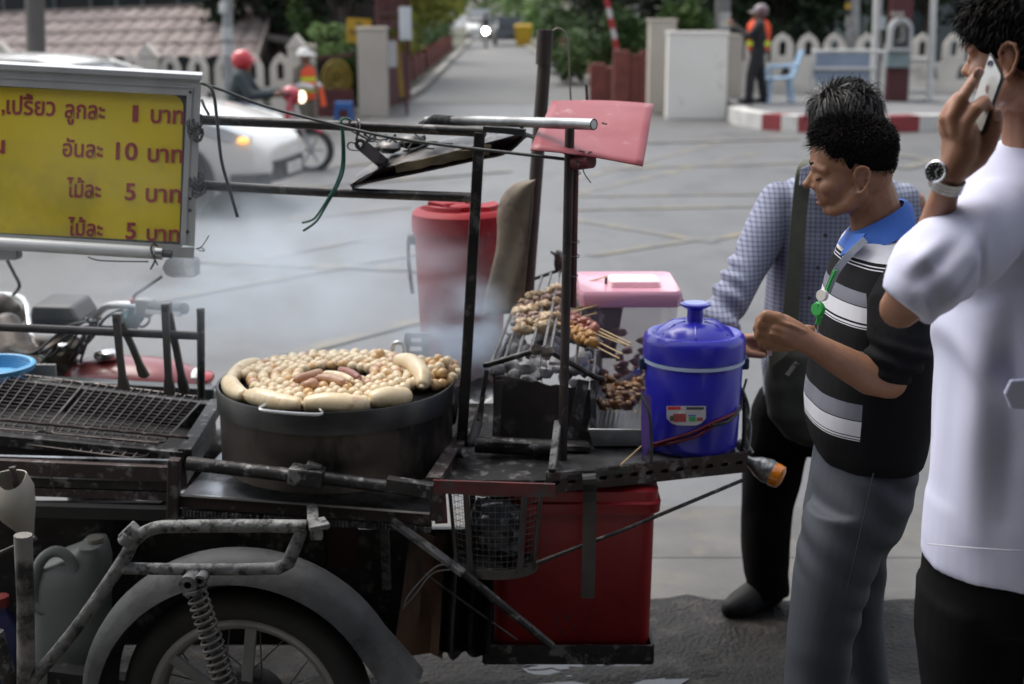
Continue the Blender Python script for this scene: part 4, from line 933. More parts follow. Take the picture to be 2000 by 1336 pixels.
# ================================================================== FOOD CART
cart = thing('food_cart', PV(700, 1000, .3) * 1.0, 'sooty black street food sidecar cart carrying two grills', 'food cart')
cart.location.z = 0
def part(mb, name, m, smooth=40, parent=None, bevel=0.0): return mb.build(name, m, parent or cart, smooth, bevel=bevel)
def bil(q, s, t): return lerp(lerp(q[0], q[1], s), lerp(q[3], q[2], s), t)
DZ = .735
# --- deck under the drum
FLt, FRt = PV(352, 968, .0), PV(842, 1006, .0)
dk4 = [FLt, FRt, FRt + CV * .62, FLt + CV * .62]
q = MB(); q.sheet([[bil(dk4, s / 10, t / 6) + V((0, 0, .004 * noise.noise(V((s * .7, t * .7, 0))))) for t in range(7)] for s in range(11)], .006); part(q, 'deck', deckm)
lip = lambda px0, py0, px1, py1, w, h, off=-.005: MB().bar(PV(px0, py0, off), PV(px1, py1, off), w, h)
part(lip(350, 978, 842, 1013, .012, .028), 'deck_edge', rust, 0)
part(lip(350, 966, 842, 1002, .008, .005, -.012), 'deck_edge_glint', steelm, 0)  # bright strip added for the highlight along the deck edge
part(lip(350, 997, 842, 1030, .03, .018, .01), 'deck_rail', mat('rail_steel', (0.07, 0.065, 0.06), (0.13, 0.12, 0.11), 20, .55, .5, .3, 60), 0)
q = MB(); q.bar(PV(354, 1002, -.006), PV(842, 1034, -.006), .004, .012)
for i in range(70):
    p = lerp(PV(356, 1002, -.012), PV(842, 1034, -.012), (i + .5) / 70)
    if rng.random() < .82: q.box(p, (.0055, .012, .014))
part(q, 'ridged_strip', dusty, 0)
# --- thick front rail with its sleeve
q = MB(); q.tube([PV(366, 905, -.085), PV(566, 928, -.085)], .0165, 12); q.tube([PV(620, 932, -.085), PV(842, 962, -.085)], .0155, 12)
part(q, 'front_rail', soot)
q = MB(); q.bar(PV(566, 925, -.085), PV(634, 934, -.085), .05, .042); q.tube([PV(600, 914, -.085), PV(630, 917, -.085)], [.02, .012], 8); part(q, 'rail_sleeve', soot, 0, bevel=.006)
part(MB().bar(PV(756, 944, -.09), PV(845, 958, -.09), .03, .03), 'rail_end_angle', soot, 0)
# --- left grill: frame box and its supports
gBL, gFL, gFR, gBR = G(-120, 722, .815), G(-120, 838, .812), G(362, 882, .79), G(420, 790, .79)
gq = [gFL, gFR, gBR, gBL]
q = MB(); fq = [gFL, gFR, gBR, gBL]
for a, b in ((gFL, gFR), (gFR, gBR), (gBR, gBL)): q.bar(a - V((0, 0, .012)), b - V((0, 0, .012)), .03, .03)
q.bar(lerp(gFR, gBR, -.02), lerp(gFR, gBR, 1.05), .035, .02)
part(q, 'grill_frame', soot, 0, bevel=.003)
q = MB()
for a, b in ((gFL, gFR), (gFR, gBR), (gBR, gBL)):
    q.hexa([a - V((0, 0, .02)), b - V((0, 0, .02)), b - V((0, .006, .02)), a - V((0, .006, .02))], [a - V((0, 0, .085)), b - V((0, 0, .085)), b - V((0, .006, .085)), a - V((0, .006, .085))])
part(q, 'grill_side', soot2, 0)
q = MB(); q.sheet([[bil(gq, s / 20, t / 10) - V((0, 0, .075 + .01 * noise.noise(V((s * .9, t * .9, 3))))) for t in range(11)] for s in range(21)], .004); part(q, 'ash_tray', mat('ash_bed', (0.02, 0.019, 0.018), (0.04, 0.036, 0.033), 14, .9, 0, .5, 50, c3=(0.12, 0.115, 0.11), s3=9, t3=(0.6, 0.75)))
# rail over the grill on a post
rp0, rp1 = PV(393, 780, .42), PV(392, 610, .42)
q = MB(); q.tube([rp0, rp1], .0105, 10); q.box(rp1 + V((0, 0, .004)), (.018, .018, .012)); part(q, 'rail_post', soot)
q = MB(); q.tube([PV(-160, 632, .42), PV(392, 656, .42)], .0115, 10); part(q, 'hanging_rail', mat('rail_dark', (0.05, 0.045, 0.045), (0.09, 0.08, 0.08), 12, .45, .6, .2, 50))
# frame rails under the grill, left
for (px0, py0, px1, py1, w_, h_, off, nm, m_) in ((-140, 905, 335, 925, .02, .036, .0, 'frame_rail', rust), (-140, 933, 335, 948, .02, .022, .01, 'frame_rail', soot), (-140, 952, 335, 968, .022, .02, .005, 'frame_rail', rust),
                                                 (-140, 892, 350, 905, .014, .016, .02, 'frame_rail', deckm), (330, 975, 345, 1015, .04, .02, .1, 'frame_rail', soot)):
    part(MB().bar(PV(px0, py0, off), PV(px1, py1, off), w_, h_), nm, m_, 0)
part(MB().bar(PV(341, 896, -.015), PV(338, 1015, -.015), .028, .03), 'frame_post', rust, 0, bevel=.003)
q = MB(); q.tube([PV(103, 905, -.02), PV(101, 935, -.025), PV(108, 965, -.02)], .0018, 5); part(q, 'binding_wire', wirem)
part(MB().bar(PV(-140, 990, .06), PV(340, 1003, .06), .03, .03), 'under_rail', blackp, 0)
part(MB().box(PV(250, 1120, .42), (1.1, .02, .42)), 'back_plate', soot2, 0)
part(MB().box(PV(800, 1150, .5), (.62, .02, .36)), 'under_dark_filler', soot2, 0)  # dark plate added so the gaps under the deck stay dark
# --- step frame in front of the wheel
so = -.335
q = MB()
q.tube(spline([PV(62, 1330, so), PV(150, 1225, so), PV(240, 1095, so), PV(262, 1056, so), PV(300, 1032, so), PV(360, 1028, so), PV(480, 1027, so), PV(600, 1028, so)], 6), .0145, 10)
part(q, 'step_frame', dusty)
q = MB(); q.tube([PV(240, 1110, so), PV(360, 1112, so), PV(480, 1112, so), PV(545, 1110, so)], .0135, 10); q.tube([PV(538, 1112, so), PV(563, 1100, so), PV(590, 1035, so)], [.0145, .0155, .014], 10)
part(q, 'step_bar', dusty)
q = MB(); q.lathe([(.0, -.014), (.016, -.014), (.017, .014), (0, .014)], PV(248, 1052, so - .005), 14, axis=PV(248, 1052, so) - PV(262, 1032, so)); q.bar(PV(244, 1054, so), PV(268, 1030, so), .03, .034); part(q, 'pivot_lug', dusty, 40, bevel=.004)
q = MB(); q.bar(PV(600, 1028, so), PV(640, 1020, so + .02), .05, .012); q.box(PV(618, 1040, so), (.026, .02, .03)); q.bar(PV(610, 985, -.02), PV(612, 1025, so + .03), .026, .008); part(q, 'bracket', dusty, 0, bevel=.003)
# --- wheel
WY = 3.0
wc = P(485, 1375, WY); wr_ = .29; wax = (CV + V((.0, .0, 0))).normalized()
wc.z = wr_ + .006
wh = MB(); wh.lathe([(.218, -.03), (.228, -.037), (.25, -.045), (.272, -.040), (.286, -.022), (.29, 0), (.286, .022), (.272, .040), (.25, .045), (.228, .037), (.218, .03)], wc, 64, axis=wax)
tyre = part(wh, 'wheel', mat('dusty_tyre', (0.028, 0.027, 0.026), (0.055, 0.052, 0.048), 5, .85, 0, .2, 50), 60)
q = MB(); q.lathe([(.196, -.022), (.205, -.034), (.22, -.036), (.226, -.03), (.216, -.026), (.206, 0), (.216, .026), (.226, .03), (.22, .036), (.205, .034), (.196, .022), (.19, 0), (.196, -.022)], wc, 64, axis=wax)
part(q, 'rim', mat('rim_grey', (0.26, 0.257, 0.245), (0.36, 0.355, 0.34), 8, .5, .5, .1, 60), 60, tyre)
ex, ez = CU, V((0, 0, 1))
def WP(r, t, d=0): return wc + (ex * math.cos(t) + ez * math.sin(t)) * r - wax * d
hub = MB(); hub.lathe([(0, -.07), (.02, -.07), (.03, -.055), (.055, -.05), (.078, -.042), (.085, -.02), (.085, .03), (.05, .05), (0, .05)], wc, 28, axis=wax); part(hub, 'hub', fendm, 40, tyre)
MSPOKE = mat('spoke_grey', (0.2, 0.2, 0.195), (0.28, 0.277, 0.27), 10, .6, .4)
for k in range(6):
    t = R(22 + 60 * k); part(MB().bar(WP(.07, t, .036), WP(.205, t + .03, .024), .026, .012, -wax), 'spoke', MSPOKE, 0, tyre, .002)
for k in range(18):
    t = 2 * math.pi * k / 18; part(MB().tube([WP(.07, t + (.5 if k % 2 else -.5), .028 if k % 3 else -.02), WP(.2, t, 0.0)], .0018, 5), 'spoke', wirem, 40, tyre)
# --- fender: curved sheet over the wheel, kicked out at the right end
prof = []
for a in range(186, 26, -5):
    prof.append((.372 + (0.012 * sstep(120, 200, a)), R(a)))
fg = []
for rr, t in prof:
    base = WP(rr, t); outw = (base - wc).normalized()
    wk = .074
    fg.append([base + wax * (j / 8 - .5) * 2 * wk + outw * (.006 - .055 * abs(2 * (j / 8) - 1) ** 2.6) for j in range(9)])
tail = [(.0, 0)]
end = fg[-1]
for k in range(1, 4):
    sft = (CU * (.028 * k) + V((0, 0, -.030 * k - .0006 * k * k)))
    fg.append([p + sft + wax * ((j / 8 - .5) * .012 * k) - wax * .006 * k for j, p in enumerate(end)])
q = MB(); q.sheet(fg, .004); part(q, 'fender', fendm, 60)
# --- shock absorber with spring
sa, sb = P(378, 1140, 2.87), P(440, 1335, 2.88)
sh_ = MB(); sh_.tube([sa, sb + (sb - sa) * .2], .012, 10); sh_.lathe([(.008, -.02), (.02, -.02), (.02, .02), (.008, .02)], P(372, 1136, 2.87), 16, axis=CV); sh_.lathe([(.006, -.016), (.013, -.016), (.013, .016), (.006, .016)], P(394, 1130, 2.87), 12, axis=CV)
shk = part(sh_, 'shock_absorber', dusty)
d = (sb - sa); L = d.length; dn = d.normalized(); aa = dn.orthogonal().normalized(); bb = dn.cross(aa); tp, bt = sa + dn * .022, sa + dn * (L * 1.04)
pts = []
NT = 14
for i in range(NT * 12 + 1):
    t = i / (NT * 12); an = t * NT * 2 * math.pi; rr = lerp(.021, .0245, t)
    pts.append(lerp(tp, bt, t) + (aa * math.cos(an) + bb * math.sin(an)) * rr)
part(MB().tube(pts, .0038, 6), 'spring', mat('spring_steel', (0.12, 0.11, 0.1), (0.2, 0.185, 0.17), 12, .45, .6), 180, shk)
part(MB().lathe([(.012, -.003), (.027, -.003), (.028, .004), (.012, .006)], sa + dn * .012, 18, axis=dn), 'collar', dusty, 40, shk)
# --- legs at the far left
part(MB().tube([PV(45, 1045, so), PV(50, 1180, so), PV(52, 1420, so)], [.02, .019, .021], 12), 'support_leg', mat('leg_worn', (0.3, 0.28, 0.25), (0.18, 0.165, 0.15), 7, .6, .3, .3, 50, c3=(0.018, 0.016, 0.015), s3=6, t3=(0.5, 0.6)))
part(MB().tube([PV(-8, 1235, so + .03), PV(30, 1370, so + .03)], .018, 10), 'support_leg', soot)
part(MB().tube([PV(-20, 1090, so + .05), PV(70, 1050, so + .05)], .006, 8), 'brace', soot)
part(MB().bar(PV(100, 1320, -.02), PV(300, 1345, -.02), .05, .05), 'axle_beam', soot, 0)
# --- braces under the deck
part(MB().bar(PV(765, 1017, -.03), PV(905, 1120, -.06), .028, .012), 'diagonal_brace', dusty, 0, bevel=.002)
part(MB().tube([PV(900, 1115, -.04), PV(1078, 1262, -.04)], .0105, 8), 'diagonal_brace', soot)
part(MB().bar(PV(750, 1020, .15), PV(756, 1150, .15), .022, .02), 'hanger', dusty, 0)
part(MB().tube([PV(828, 1120, .02), PV(1010, 1250, .04)], .003, 6), 'stay_wire', wirem)
rust2 = mat('rust_sheet', (0.12, 0.055, 0.025), (0.06, 0.03, 0.018), 6, .75, .1, .3, 30, c3=(0.02, 0.016, 0.014), s3=5, t3=(0.5, 0.62))
q = MB(); q.sheet([[lerp(lerp(PV(800, 1040, .2), PV(868, 1045, .12), s / 4), lerp(PV(768, 1275, .22), PV(862, 1285, .1), s / 4), t / 8) + CV * .02 * math.sin(s * 1.6 + t * .4) for s in range(5)] for t in range(9)], .004); part(q, 'rusty_flap', rust2)
q = MB(); q.sheet([[lerp(lerp(PV(868, 1090, .06), PV(965, 1120, .04), s / 14), lerp(PV(858, 1282, .08), PV(958, 1278 - 12 * math.sin(s), .05), s / 14), t / 8) + CV * .022 * math.sin(s * 1.25) for s in range(15)] for t in range(9)], .003); part(q, 'black_mud_flap', mat('wet_black_sheet', (0.012, 0.011, 0.011), (0.02, 0.018, 0.017), 8, .22, 0, .2, 12))
q = MB(); q.tube(spline([PV(880, 1105, -.0), PV(850, 1108, -.02), PV(800, 1160, .0), PV(788, 1190, .02)], 5), .0016, 5); q.tube(spline([PV(885, 1112, -.0), PV(845, 1120, -.02), PV(812, 1160, .0), PV(790, 1186, .02)], 5), .0016, 5); part(q, 'tie_wire', mat('wire_pale', (0.3, 0.29, 0.27), rough=.6))
# --- bottom tray for the bin
t0, t1 = PV(945, 1262, .0), PV(1274, 1278, 0)
ZT = .30
x0, x1 = P(945, 1270, 3.28).x, P(1274, 1270, 3.28).x
q = MB(); q.box(((x0 + x1) / 2, 3.27, ZT - .01), (x1 - x0, .008, .05)); q.box(((x0 + x1) / 2, 3.7, ZT - .01), (x1 - x0, .008, .05)); q.box((x1, 3.485, ZT - .01), (.008, .422, .05)); q.box((x0, 3.485, ZT - .01), (.008, .422, .05)); part(q, 'tray_rim', soot, 0)
part(MB().box(((x0 + x1) / 2, 3.485, ZT - .03), (x1 - x0 - .01, .42, .006)), 'tray_floor', soot, 0)
for xx in (x0 + .02, x1 - .02): part(MB().bar((xx, 3.69, ZT - .02), (xx, 3.72, DZ), .02, .02), 'tray_hanger', soot, 0)
# --- right table: perforated angle rails and table top
pa, pb = P(1070, 945, 3.2), P(1458, 908, 3.36)
pb.z = pa.z + .002
ud = (pb - pa).normalized(); Lr = (pb - pa).length; nd = V((-ud.y, ud.x, 0))
q = MB(); HW = .05
ns = 13; slot_h = .011
for k in range(ns):
    s0_, s1_ = k / ns, (k + 1) / ns; a_, b_ = pa + ud * Lr * s0_, pa + ud * Lr * s1_
    m0, m1 = lerp(a_, b_, .22), lerp(a_, b_, .78)
    zc = V((0, 0, -.002))
    o = [a_ + V((0, 0, -HW / 2)), a_, a_ + V((0, 0, HW / 2)), lerp(a_, b_, .5) + V((0, 0, HW / 2)), b_ + V((0, 0, HW / 2)), b_, b_ + V((0, 0, -HW / 2)), lerp(a_, b_, .5) + V((0, 0, -HW / 2))]
    i_ = [m0 + V((0, 0, -slot_h / 2)) + ud * .004, m0, m0 + V((0, 0, slot_h / 2)) + ud * .004, lerp(m0, m1, .5) + V((0, 0, slot_h / 2)), m1 + V((0, 0, slot_h / 2)) - ud * .004, m1, m1 + V((0, 0, -slot_h / 2)) - ud * .004, lerp(m0, m1, .5) + V((0, 0, -slot_h / 2))]
    q.ringprism(o, i_, nd * .003)
part(q, 'slotted_rail', rust, 0)
part(MB().bar(pa + nd * .012 + V((0, 0, .002)), pb + nd * .012 + V((0, 0, .002)), .004, .044), 'slot_dark_backing', soot, 0)  # dark bar added so the slots look dark inside
part(MB().box(lerp(pa, pb, .5) + nd * .02 + V((0, 0, -.024)), (Lr, .04, .003), Matrix.Rotation(math.atan2(ud.y, ud.x), 3, 'Z')), 'rail_flange', rust, 0)
pc = pb + V((-.03, .42, .0))
part(MB().bar(pb + V((0, .0, 0)), pc, .004, .05), 'side_rail', rust, 0)
tz = pa.z + .018
tq = [V((P(1108, 915, 3.24).x, 3.21, tz)), V((pb.x - .012, pb.y + .006, tz)), V((pc.x - .01, 3.92, tz)), V((P(1000, 800, 3.9).x, 3.92, tz))]
q = MB(); q.sheet([[bil(tq, s / 12, t / 8) + V((0, 0, .003 * noise.noise(V((s, t, 9))))) for t in range(9)] for s in range(13)], .012); part(q, 'table_top', mat('table_zinc', (0.15, 0.15, 0.15), (0.07, 0.068, 0.066), 6, .38, .6, .25, 30, c3=(0.03, 0.028, 0.027), s3=7, t3=(0.52, 0.66)))
# middle platform between the drum and the table
mz = tz - .004
mq = [P(858, 930, 3.22), P(1100, 925, 3.22), P(1060, 800, 3.9), P(860, 800, 3.9)]
for p in mq: p.z = mz - .012
q = MB(); q.sheet([[bil(mq, s / 8, t / 8) for t in range(9)] for s in range(9)], .01); part(q, 'platform', soot)
q = MB(); q.bar(P(846, 945, 3.17), P(905, 855, 3.5), .035, .03); q.bar(P(852, 1016, 3.17), P(852, 945, 3.17), .03, .012); part(q, 'angle_arm', rust, 0)
q = MB(); q.tube([P(930, 868, 3.42), P(1085, 876, 3.38)], .021, 14); part(q, 'cross_tube', soot)
q = MB(); q.tube([P(900, 885, 3.36), P(912, 884, 3.28)], .013, 14); q.build('pipe_stub', soot, cart)
part(MB().bar(P(1078, 922, 3.21), P(1090, 825, 3.34), .018, .02), 'post_socket', dusty, 0, bevel=.003)
# red angle irons carrying the basket
part(MB().bar(P(846, 950, 3.16), P(1084, 958, 3.13), .008, .032), 'basket_rail', redpaint, 0)
part(MB().bar(P(858, 960, 3.17), P(862, 1022, 3.17), .03, .006, (0, 1, 0)), 'basket_upright', redpaint, 0)
q = MB(); sp = spline([P(1150, 922, 3.19), P(1152, 960, 3.165), P(1150, 1080, 3.165), P(1148, 1168, 3.165)], 5)
for a_, b_ in zip(sp, sp[1:]): q.bar(a_, lerp(a_, b_, 1.02), .032, .004, (0, 1, 0))
q.box(sp[0] + V((0, .03, .004)), (.032, .07, .004)); part(q, 'hanging_strap', mat('strap_steel', (0.07, 0.068, 0.066), (0.035, 0.033, 0.032), 9, .3, .7, .1, 40), 0)
part(MB().tube([P(1048, 1100, 3.14), P(1230, 1030, 3.2), P(1450, 938, 3.36)], .005, 8), 'stay_rod', soot)
# --- uprights and beams
q = MB(); q.bar(P(902, 868, 3.45), P(937, 258, 3.45), .0265, .0265, (0, 1, 0)); part(q, 'upright', soot2, 0, bevel=.003)
q = MB(); q.tube([P(1098, 920, 3.33), P(1113, 246, 3.33)], .0115, 12); part(q, 'upright', mat('rusty_pipe', (0.07, 0.055, 0.05), (0.03, 0.027, 0.026), 12, .5, .5, .2, 60, c3=(0.2, 0.19, 0.18), s3=30, t3=(0.6, 0.7)))
q = MB(); q.tube([P(1118, 600, 3.35), P(1123, 310, 3.35)], .0095, 12); part(q, 'side_pipe', mat('red_rusty_pipe', (0.13, 0.045, 0.04), (0.07, 0.03, 0.028), 10, .55, .4, .2, 60))
q = MB()
for (x, y) in ((1118, 310), (1118, 338), (1116, 500), (1116, 472), (1113, 538)):
    c = P(x, y, 3.34); q.tube([c + V((math.cos(t) * .019, math.sin(t) * .019, .002 * math.sin(t * 3))) for t in [2 * math.pi * i / 12 for i in range(13)]], .0013, 5)
part(q, 'binding_wire', wirem)
q = MB(); q.tube([P(392, 234, 3.62), P(660, 245, 3.54), P(948, 258, 3.45)], .0125, 12); part(q, 'beam', soot2)
q = MB(); q.tube([P(390, 362, 3.62), P(660, 376, 3.54), P(925, 386, 3.45)], .0125, 12); part(q, 'beam', soot2)
q = MB(); q.tube([P(832, 237, 3.62), P(930, 236, 3.53), P(1066, 240, 3.38)], [.012, .0125, .0125], 14); q.tube([P(1066, 240, 3.38), P(1160, 243, 3.27)], .0132, 14, cap=False); q.tube([P(1158, 243, 3.272), P(1160, 243, 3.27)], .0105, 14)
part(q, 'canopy_pipe', galv)
q = MB(); q.tube([P(820, 243, 3.63), P(850, 234, 3.6), P(900, 238, 3.56)], [.006, .014, .0135], 10); part(q, 'burnt_wrap', mat('burnt_black', (0.012, 0.012, 0.012), (0.03, 0.03, 0.03), 30, .9, 0, .6, 80))
q = MB(); q.bar(P(945, 252, 3.45), P(1026, 258, 3.43), .022, .014); part(q, 'cross_bar', blackp, 0)
# --- corner lamp on wires, amber lens
r = thing('indicator_lamp', P(1490, 915, 3.38), 'tape wrapped indicator lamp with an amber lens at the cart corner', 'lamp')
c = P(1490, 915, 3.40); ax = (P(1525, 925, 3.36) - P(1465, 895, 3.40)).normalized()
q = MB(); q.lathe([(0, -.052), (.012, -.05), (.014, -.035), (.026, -.012), (.032, .012), (.030, .028), (0, .03)], c, 18, axis=ax); q.build('housing', mat('foil_tape', (0.3, 0.31, 0.31), (0.12, 0.12, 0.12), 30, .35, .6, .6, 40), r)
q = MB(); q.lathe([(.030, .028), (.031, .036), (.029, .05), (.018, .055), (0, .056)], c, 18, axis=ax); q.build('amber_lens', mat('amber', (0.75, 0.22, 0.01), rough=.15, trans=.2, coat=.5), r)
q = MB(); q.tube(spline([P(1450, 760, 3.42), P(1462, 800, 3.44), P(1455, 850, 3.42), P(1470, 885, 3.40)], 6), .004, 6); q.tube(spline([P(1458, 740, 3.43), P(1448, 790, 3.43), P(1466, 830, 3.43), P(1462, 880, 3.40)], 6), .003, 6); q.build('lead', mat('lead_wrap', (0.25, 0.25, 0.24), (0.08, 0.08, 0.08), 30, .6), r)

# ================================================================== SIGN BOX
sg = thing('price_sign', PV(190, 320, .4), 'yellow price sign with red Thai lettering in an aluminium frame', 'sign')
SY = lambda px, py, d=0: P(px, py, 3.62 + (390 - px) * .0003 + d)
yel = mat('sign_yellow_face', (0.84, 0.64, 0.004), (0.72, 0.54, 0.004), 5, .4, c3=(0.54, 0.42, 0.012), s3=4, t3=(0.54, 0.72))
q = MB(); q.hexa([SY(-160, 165), SY(368, 178), SY(356, 482), SY(-160, 454)], [SY(-160, 165, .02), SY(368, 178, .02), SY(356, 482, .02), SY(-160, 454, .02)]); q.build('face_panel', yel, sg, 0)
# dark rounded gasket ring round the face
def rrect(px0, py0, px1, py1, r, sk, d, n=6):
    out = []
    for cx, cy, a0 in ((px1 - r, py0 + r, -90), (px1 - r, py1 - r, 0), (px0 + r, py1 - r, 90), (px0 + r, py0 + r, 180)):
        for k in range(n + 1):
            a = R(a0 + 90 * k / n); x, y = cx + math.cos(a) * r, cy + math.sin(a) * r
            out.append(SY(x + sk * (300 - y), y + .045 * (x - 350), d))
    return out
q = MB(); ga = lambda e, rr_: [SY(-160, 157 + e, -.003)] + [SY(366 - e * 1.6 - rr_ + math.sin(R(a)) * rr_, 180 + e + rr_ - math.cos(R(a)) * rr_, -.003) for a in range(0, 91, 15)] + [SY(358 - e * 1.6, 474 - e, -.003), SY(350 - e, 478 - e, -.003), SY(-160, 452 - e, -.003)]
q.ringprism(ga(0, 18), ga(5, 24), (0, .004, 0)); q.build('gasket', blackp, sg, 0)
q = MB()
q.hexa([SY(-160, 118, -.02), SY(392, 150, -.02), SY(388, 188, -.02), SY(-160, 160, -.02)], [SY(-160, 118, .1), SY(392, 150, .1), SY(388, 188, .1), SY(-160, 160, .1)])
q.build('top_frame', alu, sg, 0, bevel=.002)
q = MB(); q.hexa([SY(-160, 116, -.03), SY(394, 147, -.03), SY(394, 156, -.03), SY(-160, 127, -.03)], [SY(-160, 110, .12), SY(396, 141, .12), SY(396, 156, .12), SY(-160, 127, .12)]); q.hexa([SY(-160, 140, -.024), SY(370, 169, -.024), SY(370, 172, -.024), SY(-160, 143, -.024)], [SY(-160, 140, .0), SY(370, 169, .0), SY(370, 172, .0), SY(-160, 143, .0)]); q.build('top_cap', alu, sg, 0)
q = MB(); q.hexa([SY(366, 162, -.022), SY(393, 164, -.022), SY(380, 482, -.022), SY(352, 478, -.022)], [SY(366, 162, .1), SY(393, 164, .1), SY(380, 482, .1), SY(352, 478, .1)]); q.hexa([SY(374, 170, -.025), SY(376, 170, -.025), SY(363, 478, -.025), SY(361, 478, -.025)], [SY(374, 170, .0), SY(376, 170, .0), SY(363, 478, .0), SY(361, 478, .0)]); q.build('side_frame', alu, sg, 0)
q = MB(); q.hexa([SY(-160, 447, -.022), SY(352, 478, -.022), SY(352, 500, -.022), SY(-160, 466, -.022)], [SY(-160, 447, .1), SY(352, 478, .1), SY(352, 500, .1), SY(-160, 466, .1)]); q.hexa([SY(318, 483, -.02), SY(380, 483, -.02), SY(379, 504, -.02), SY(320, 502, -.02)], [SY(318, 483, .1), SY(380, 483, .1), SY(379, 504, .1), SY(320, 502, .1)]); q.build('bottom_frame', alu, sg, 0)
q = MB()
for (x, y) in ((371, 388), (371, 411), (366, 453), (372, 180)):
    q.lathe([(0, -.002), (.004, -.002), (.004, .002), (0, .002)], SY(x, y, -.024), 10, axis=(0, 1, 0))
q.build('bolt', blackp, sg, 0)
lead = mat('sign_red', (0.36, 0.006, 0.016), (0.28, 0.006, 0.014), 20, .5)
def sign_text(s, px0, px1, py_base, hpx, bold=.018):
    me = text_mesh(s, 1.0, .0008, bold)
    xs_ = [v.co.x for v in me.vertices]; mn, mxx = min(xs_), max(xs_)
    a, b = SY(px0, py_base, -.003), SY(px1, py_base + (px1 - px0) * .047, -.003)
    ux = (b - a) / (mxx - mn)
    if s == '1': ux = ux * .62; a = a + (b - a) * .2
    H_ = (SY(px0, py_base - hpx, -.003) - a).length / .75
    upv = (SY(px0 + 3, py_base - 100, -.003) - SY(px0, py_base, -.003)).normalized()
    base = wloc(sg)
    for v in me.vertices:
        v.co = a + ux * (v.co.x - mn) + upv * v.co.y * H_ + V((0, -v.co.z, 0)) - base
    put('lettering', me, lead, sg, 0)
for s, x0_, x1_, yb, h in ((',', 3, 9, 220, 34), ('เปรี้ยว', 12, 107, 222, 36), ('ลูกละ', 126, 204, 230, 36), ('1', 255, 272, 237, 34), ('บาท', 294, 358, 239, 34), ('น', -18, 9, 298, 34),
                         ('อันละ', 122, 200, 305, 34), ('10', 226, 268, 311, 36), ('บาท', 288, 356, 315, 34), ('ไม้ละ', 130, 196, 384, 34), ('5', 244, 264, 390, 35), ('บาท', 284, 353, 393, 34),
                         ('ไม้ละ', 132, 200, 459, 32), ('5', 245, 265, 466, 34), ('บาท', 286, 350, 469, 30)):
    sign_text(s, x0_, x1_, yb, h)
for (x, y) in ((383, 250), (383, 360)):
    q = MB()
    for k in range(10):
        c = SY(x + rng.uniform(-7, 9), y + rng.uniform(-16, 16), -.02); q.tube([c + V((math.cos(t) * .012 + rng.uniform(-.004, .004), math.sin(t * 1.0) * .008, math.sin(t) * .015)) for t in [2 * math.pi * i / 8 for i in range(9)]], .003, 5)
    q.build('wire_lashing', soot2, sg)
q = MB(); q.tube(spline([SY(386, 487, -.02), SY(395, 480, -.02), SY(402, 470, -.02), SY(408, 460, -.02)], 5), .0014, 5); q.tube(spline([SY(382, 486, -.02), SY(394, 484, -.03), SY(399, 490, -.02), SY(388, 489, -.02)], 5), .0014, 5); q.build('loose_wire', wirem, sg)
ft = thing('tube_lamp', PV(160, 490, .35), 'unlit white fluorescent tube lashed under the price sign', 'lamp')
q = MB(); q.tube([P(-160, 466, 3.58), P(305, 494, 3.58)], .0165, 16); q.build('tube', mat('tube_white', (0.7, 0.71, 0.7), (0.6, 0.6, 0.58), 6, .25), ft)
q = MB(); q.tube([P(304, 494, 3.58), P(318, 495, 3.58)], .0165, 16); q.build('end_cap', steelm, ft); q = MB(); q.tube([P(317, 495, 3.58), P(336, 497, 3.58)], .010, 10); q.build('socket', blackp, ft)
q = MB(); c = P(301, 492, 3.58); q.tube([c + V((.004 * math.sin(t * 2), math.cos(t) * .02, math.sin(t) * .02)) for t in [2 * math.pi * i / 14 for i in range(29)]], .0028, 6); q.tube(spline([P(303, 505, 3.56), P(300, 515, 3.56), P(294, 526, 3.56)], 4), .0028, 6); q.tube(spline([P(303, 508, 3.56), P(308, 518, 3.56)], 4), .0026, 6); q.build('rag_tie', rust, ft)
q = MB(); q.tube(spline([P(172, 502, 3.57), P(200, 509, 3.57), P(290, 511, 3.57)], 6), .002, 5); q.build('lamp_cable', cablem, ft)
def cable(name, label, pts, r, m, cat='cable'):
    o = MB().tube(spline(pts, 8), r, 6).build(name, m, None, 180, loc=pts[0]); tag(o, label, cat); return o
cable('cable', 'long black cable sagging from the sign corner to the rusty upright', [P(392, 162, 3.58), P(440, 178, 3.57), P(520, 208, 3.55), P(640, 240, 3.5), P(760, 268, 3.45), P(880, 285, 3.42), P(1000, 299, 3.38), P(1122, 313, 3.34)], .0042, cablem)
cable('cable', 'black cable hanging down beside the sign with a bare tip', [P(400, 163, 3.57), P(416, 180, 3.56), P(424, 235, 3.55), P(432, 310, 3.54), P(448, 370, 3.54), P(464, 424, 3.54)], .0042, cablem)
cable('cable', 'short black cable curling off the frame edge of the sign', [P(394, 195, 3.58), P(399, 208, 3.57), P(408, 224, 3.56)], .0035, cablem)
gw = thing('green_wire', P(668, 240, 3.52), 'pair of green wires looped over the beam with frayed ends', 'wire')
q = MB(); q.tube(spline([P(690, 246, 3.55), P(686, 236, 3.54), P(674, 231, 3.51), P(666, 238, 3.5), P(668, 262, 3.5), P(668, 320, 3.5), P(656, 360, 3.5), P(630, 405, 3.5), P(612, 428, 3.5), P(590, 435, 3.5)], 6), .003, 6); q.build('strand', greenw, gw)
q = MB(); q.tube(spline([P(664, 234, 3.52), P(671, 262, 3.505), P(672, 325, 3.505), P(660, 362, 3.505), P(638, 400, 3.505), P(618, 432, 3.5), P(592, 451, 3.5)], 6), .003, 6); q.build('strand', greenw, gw)
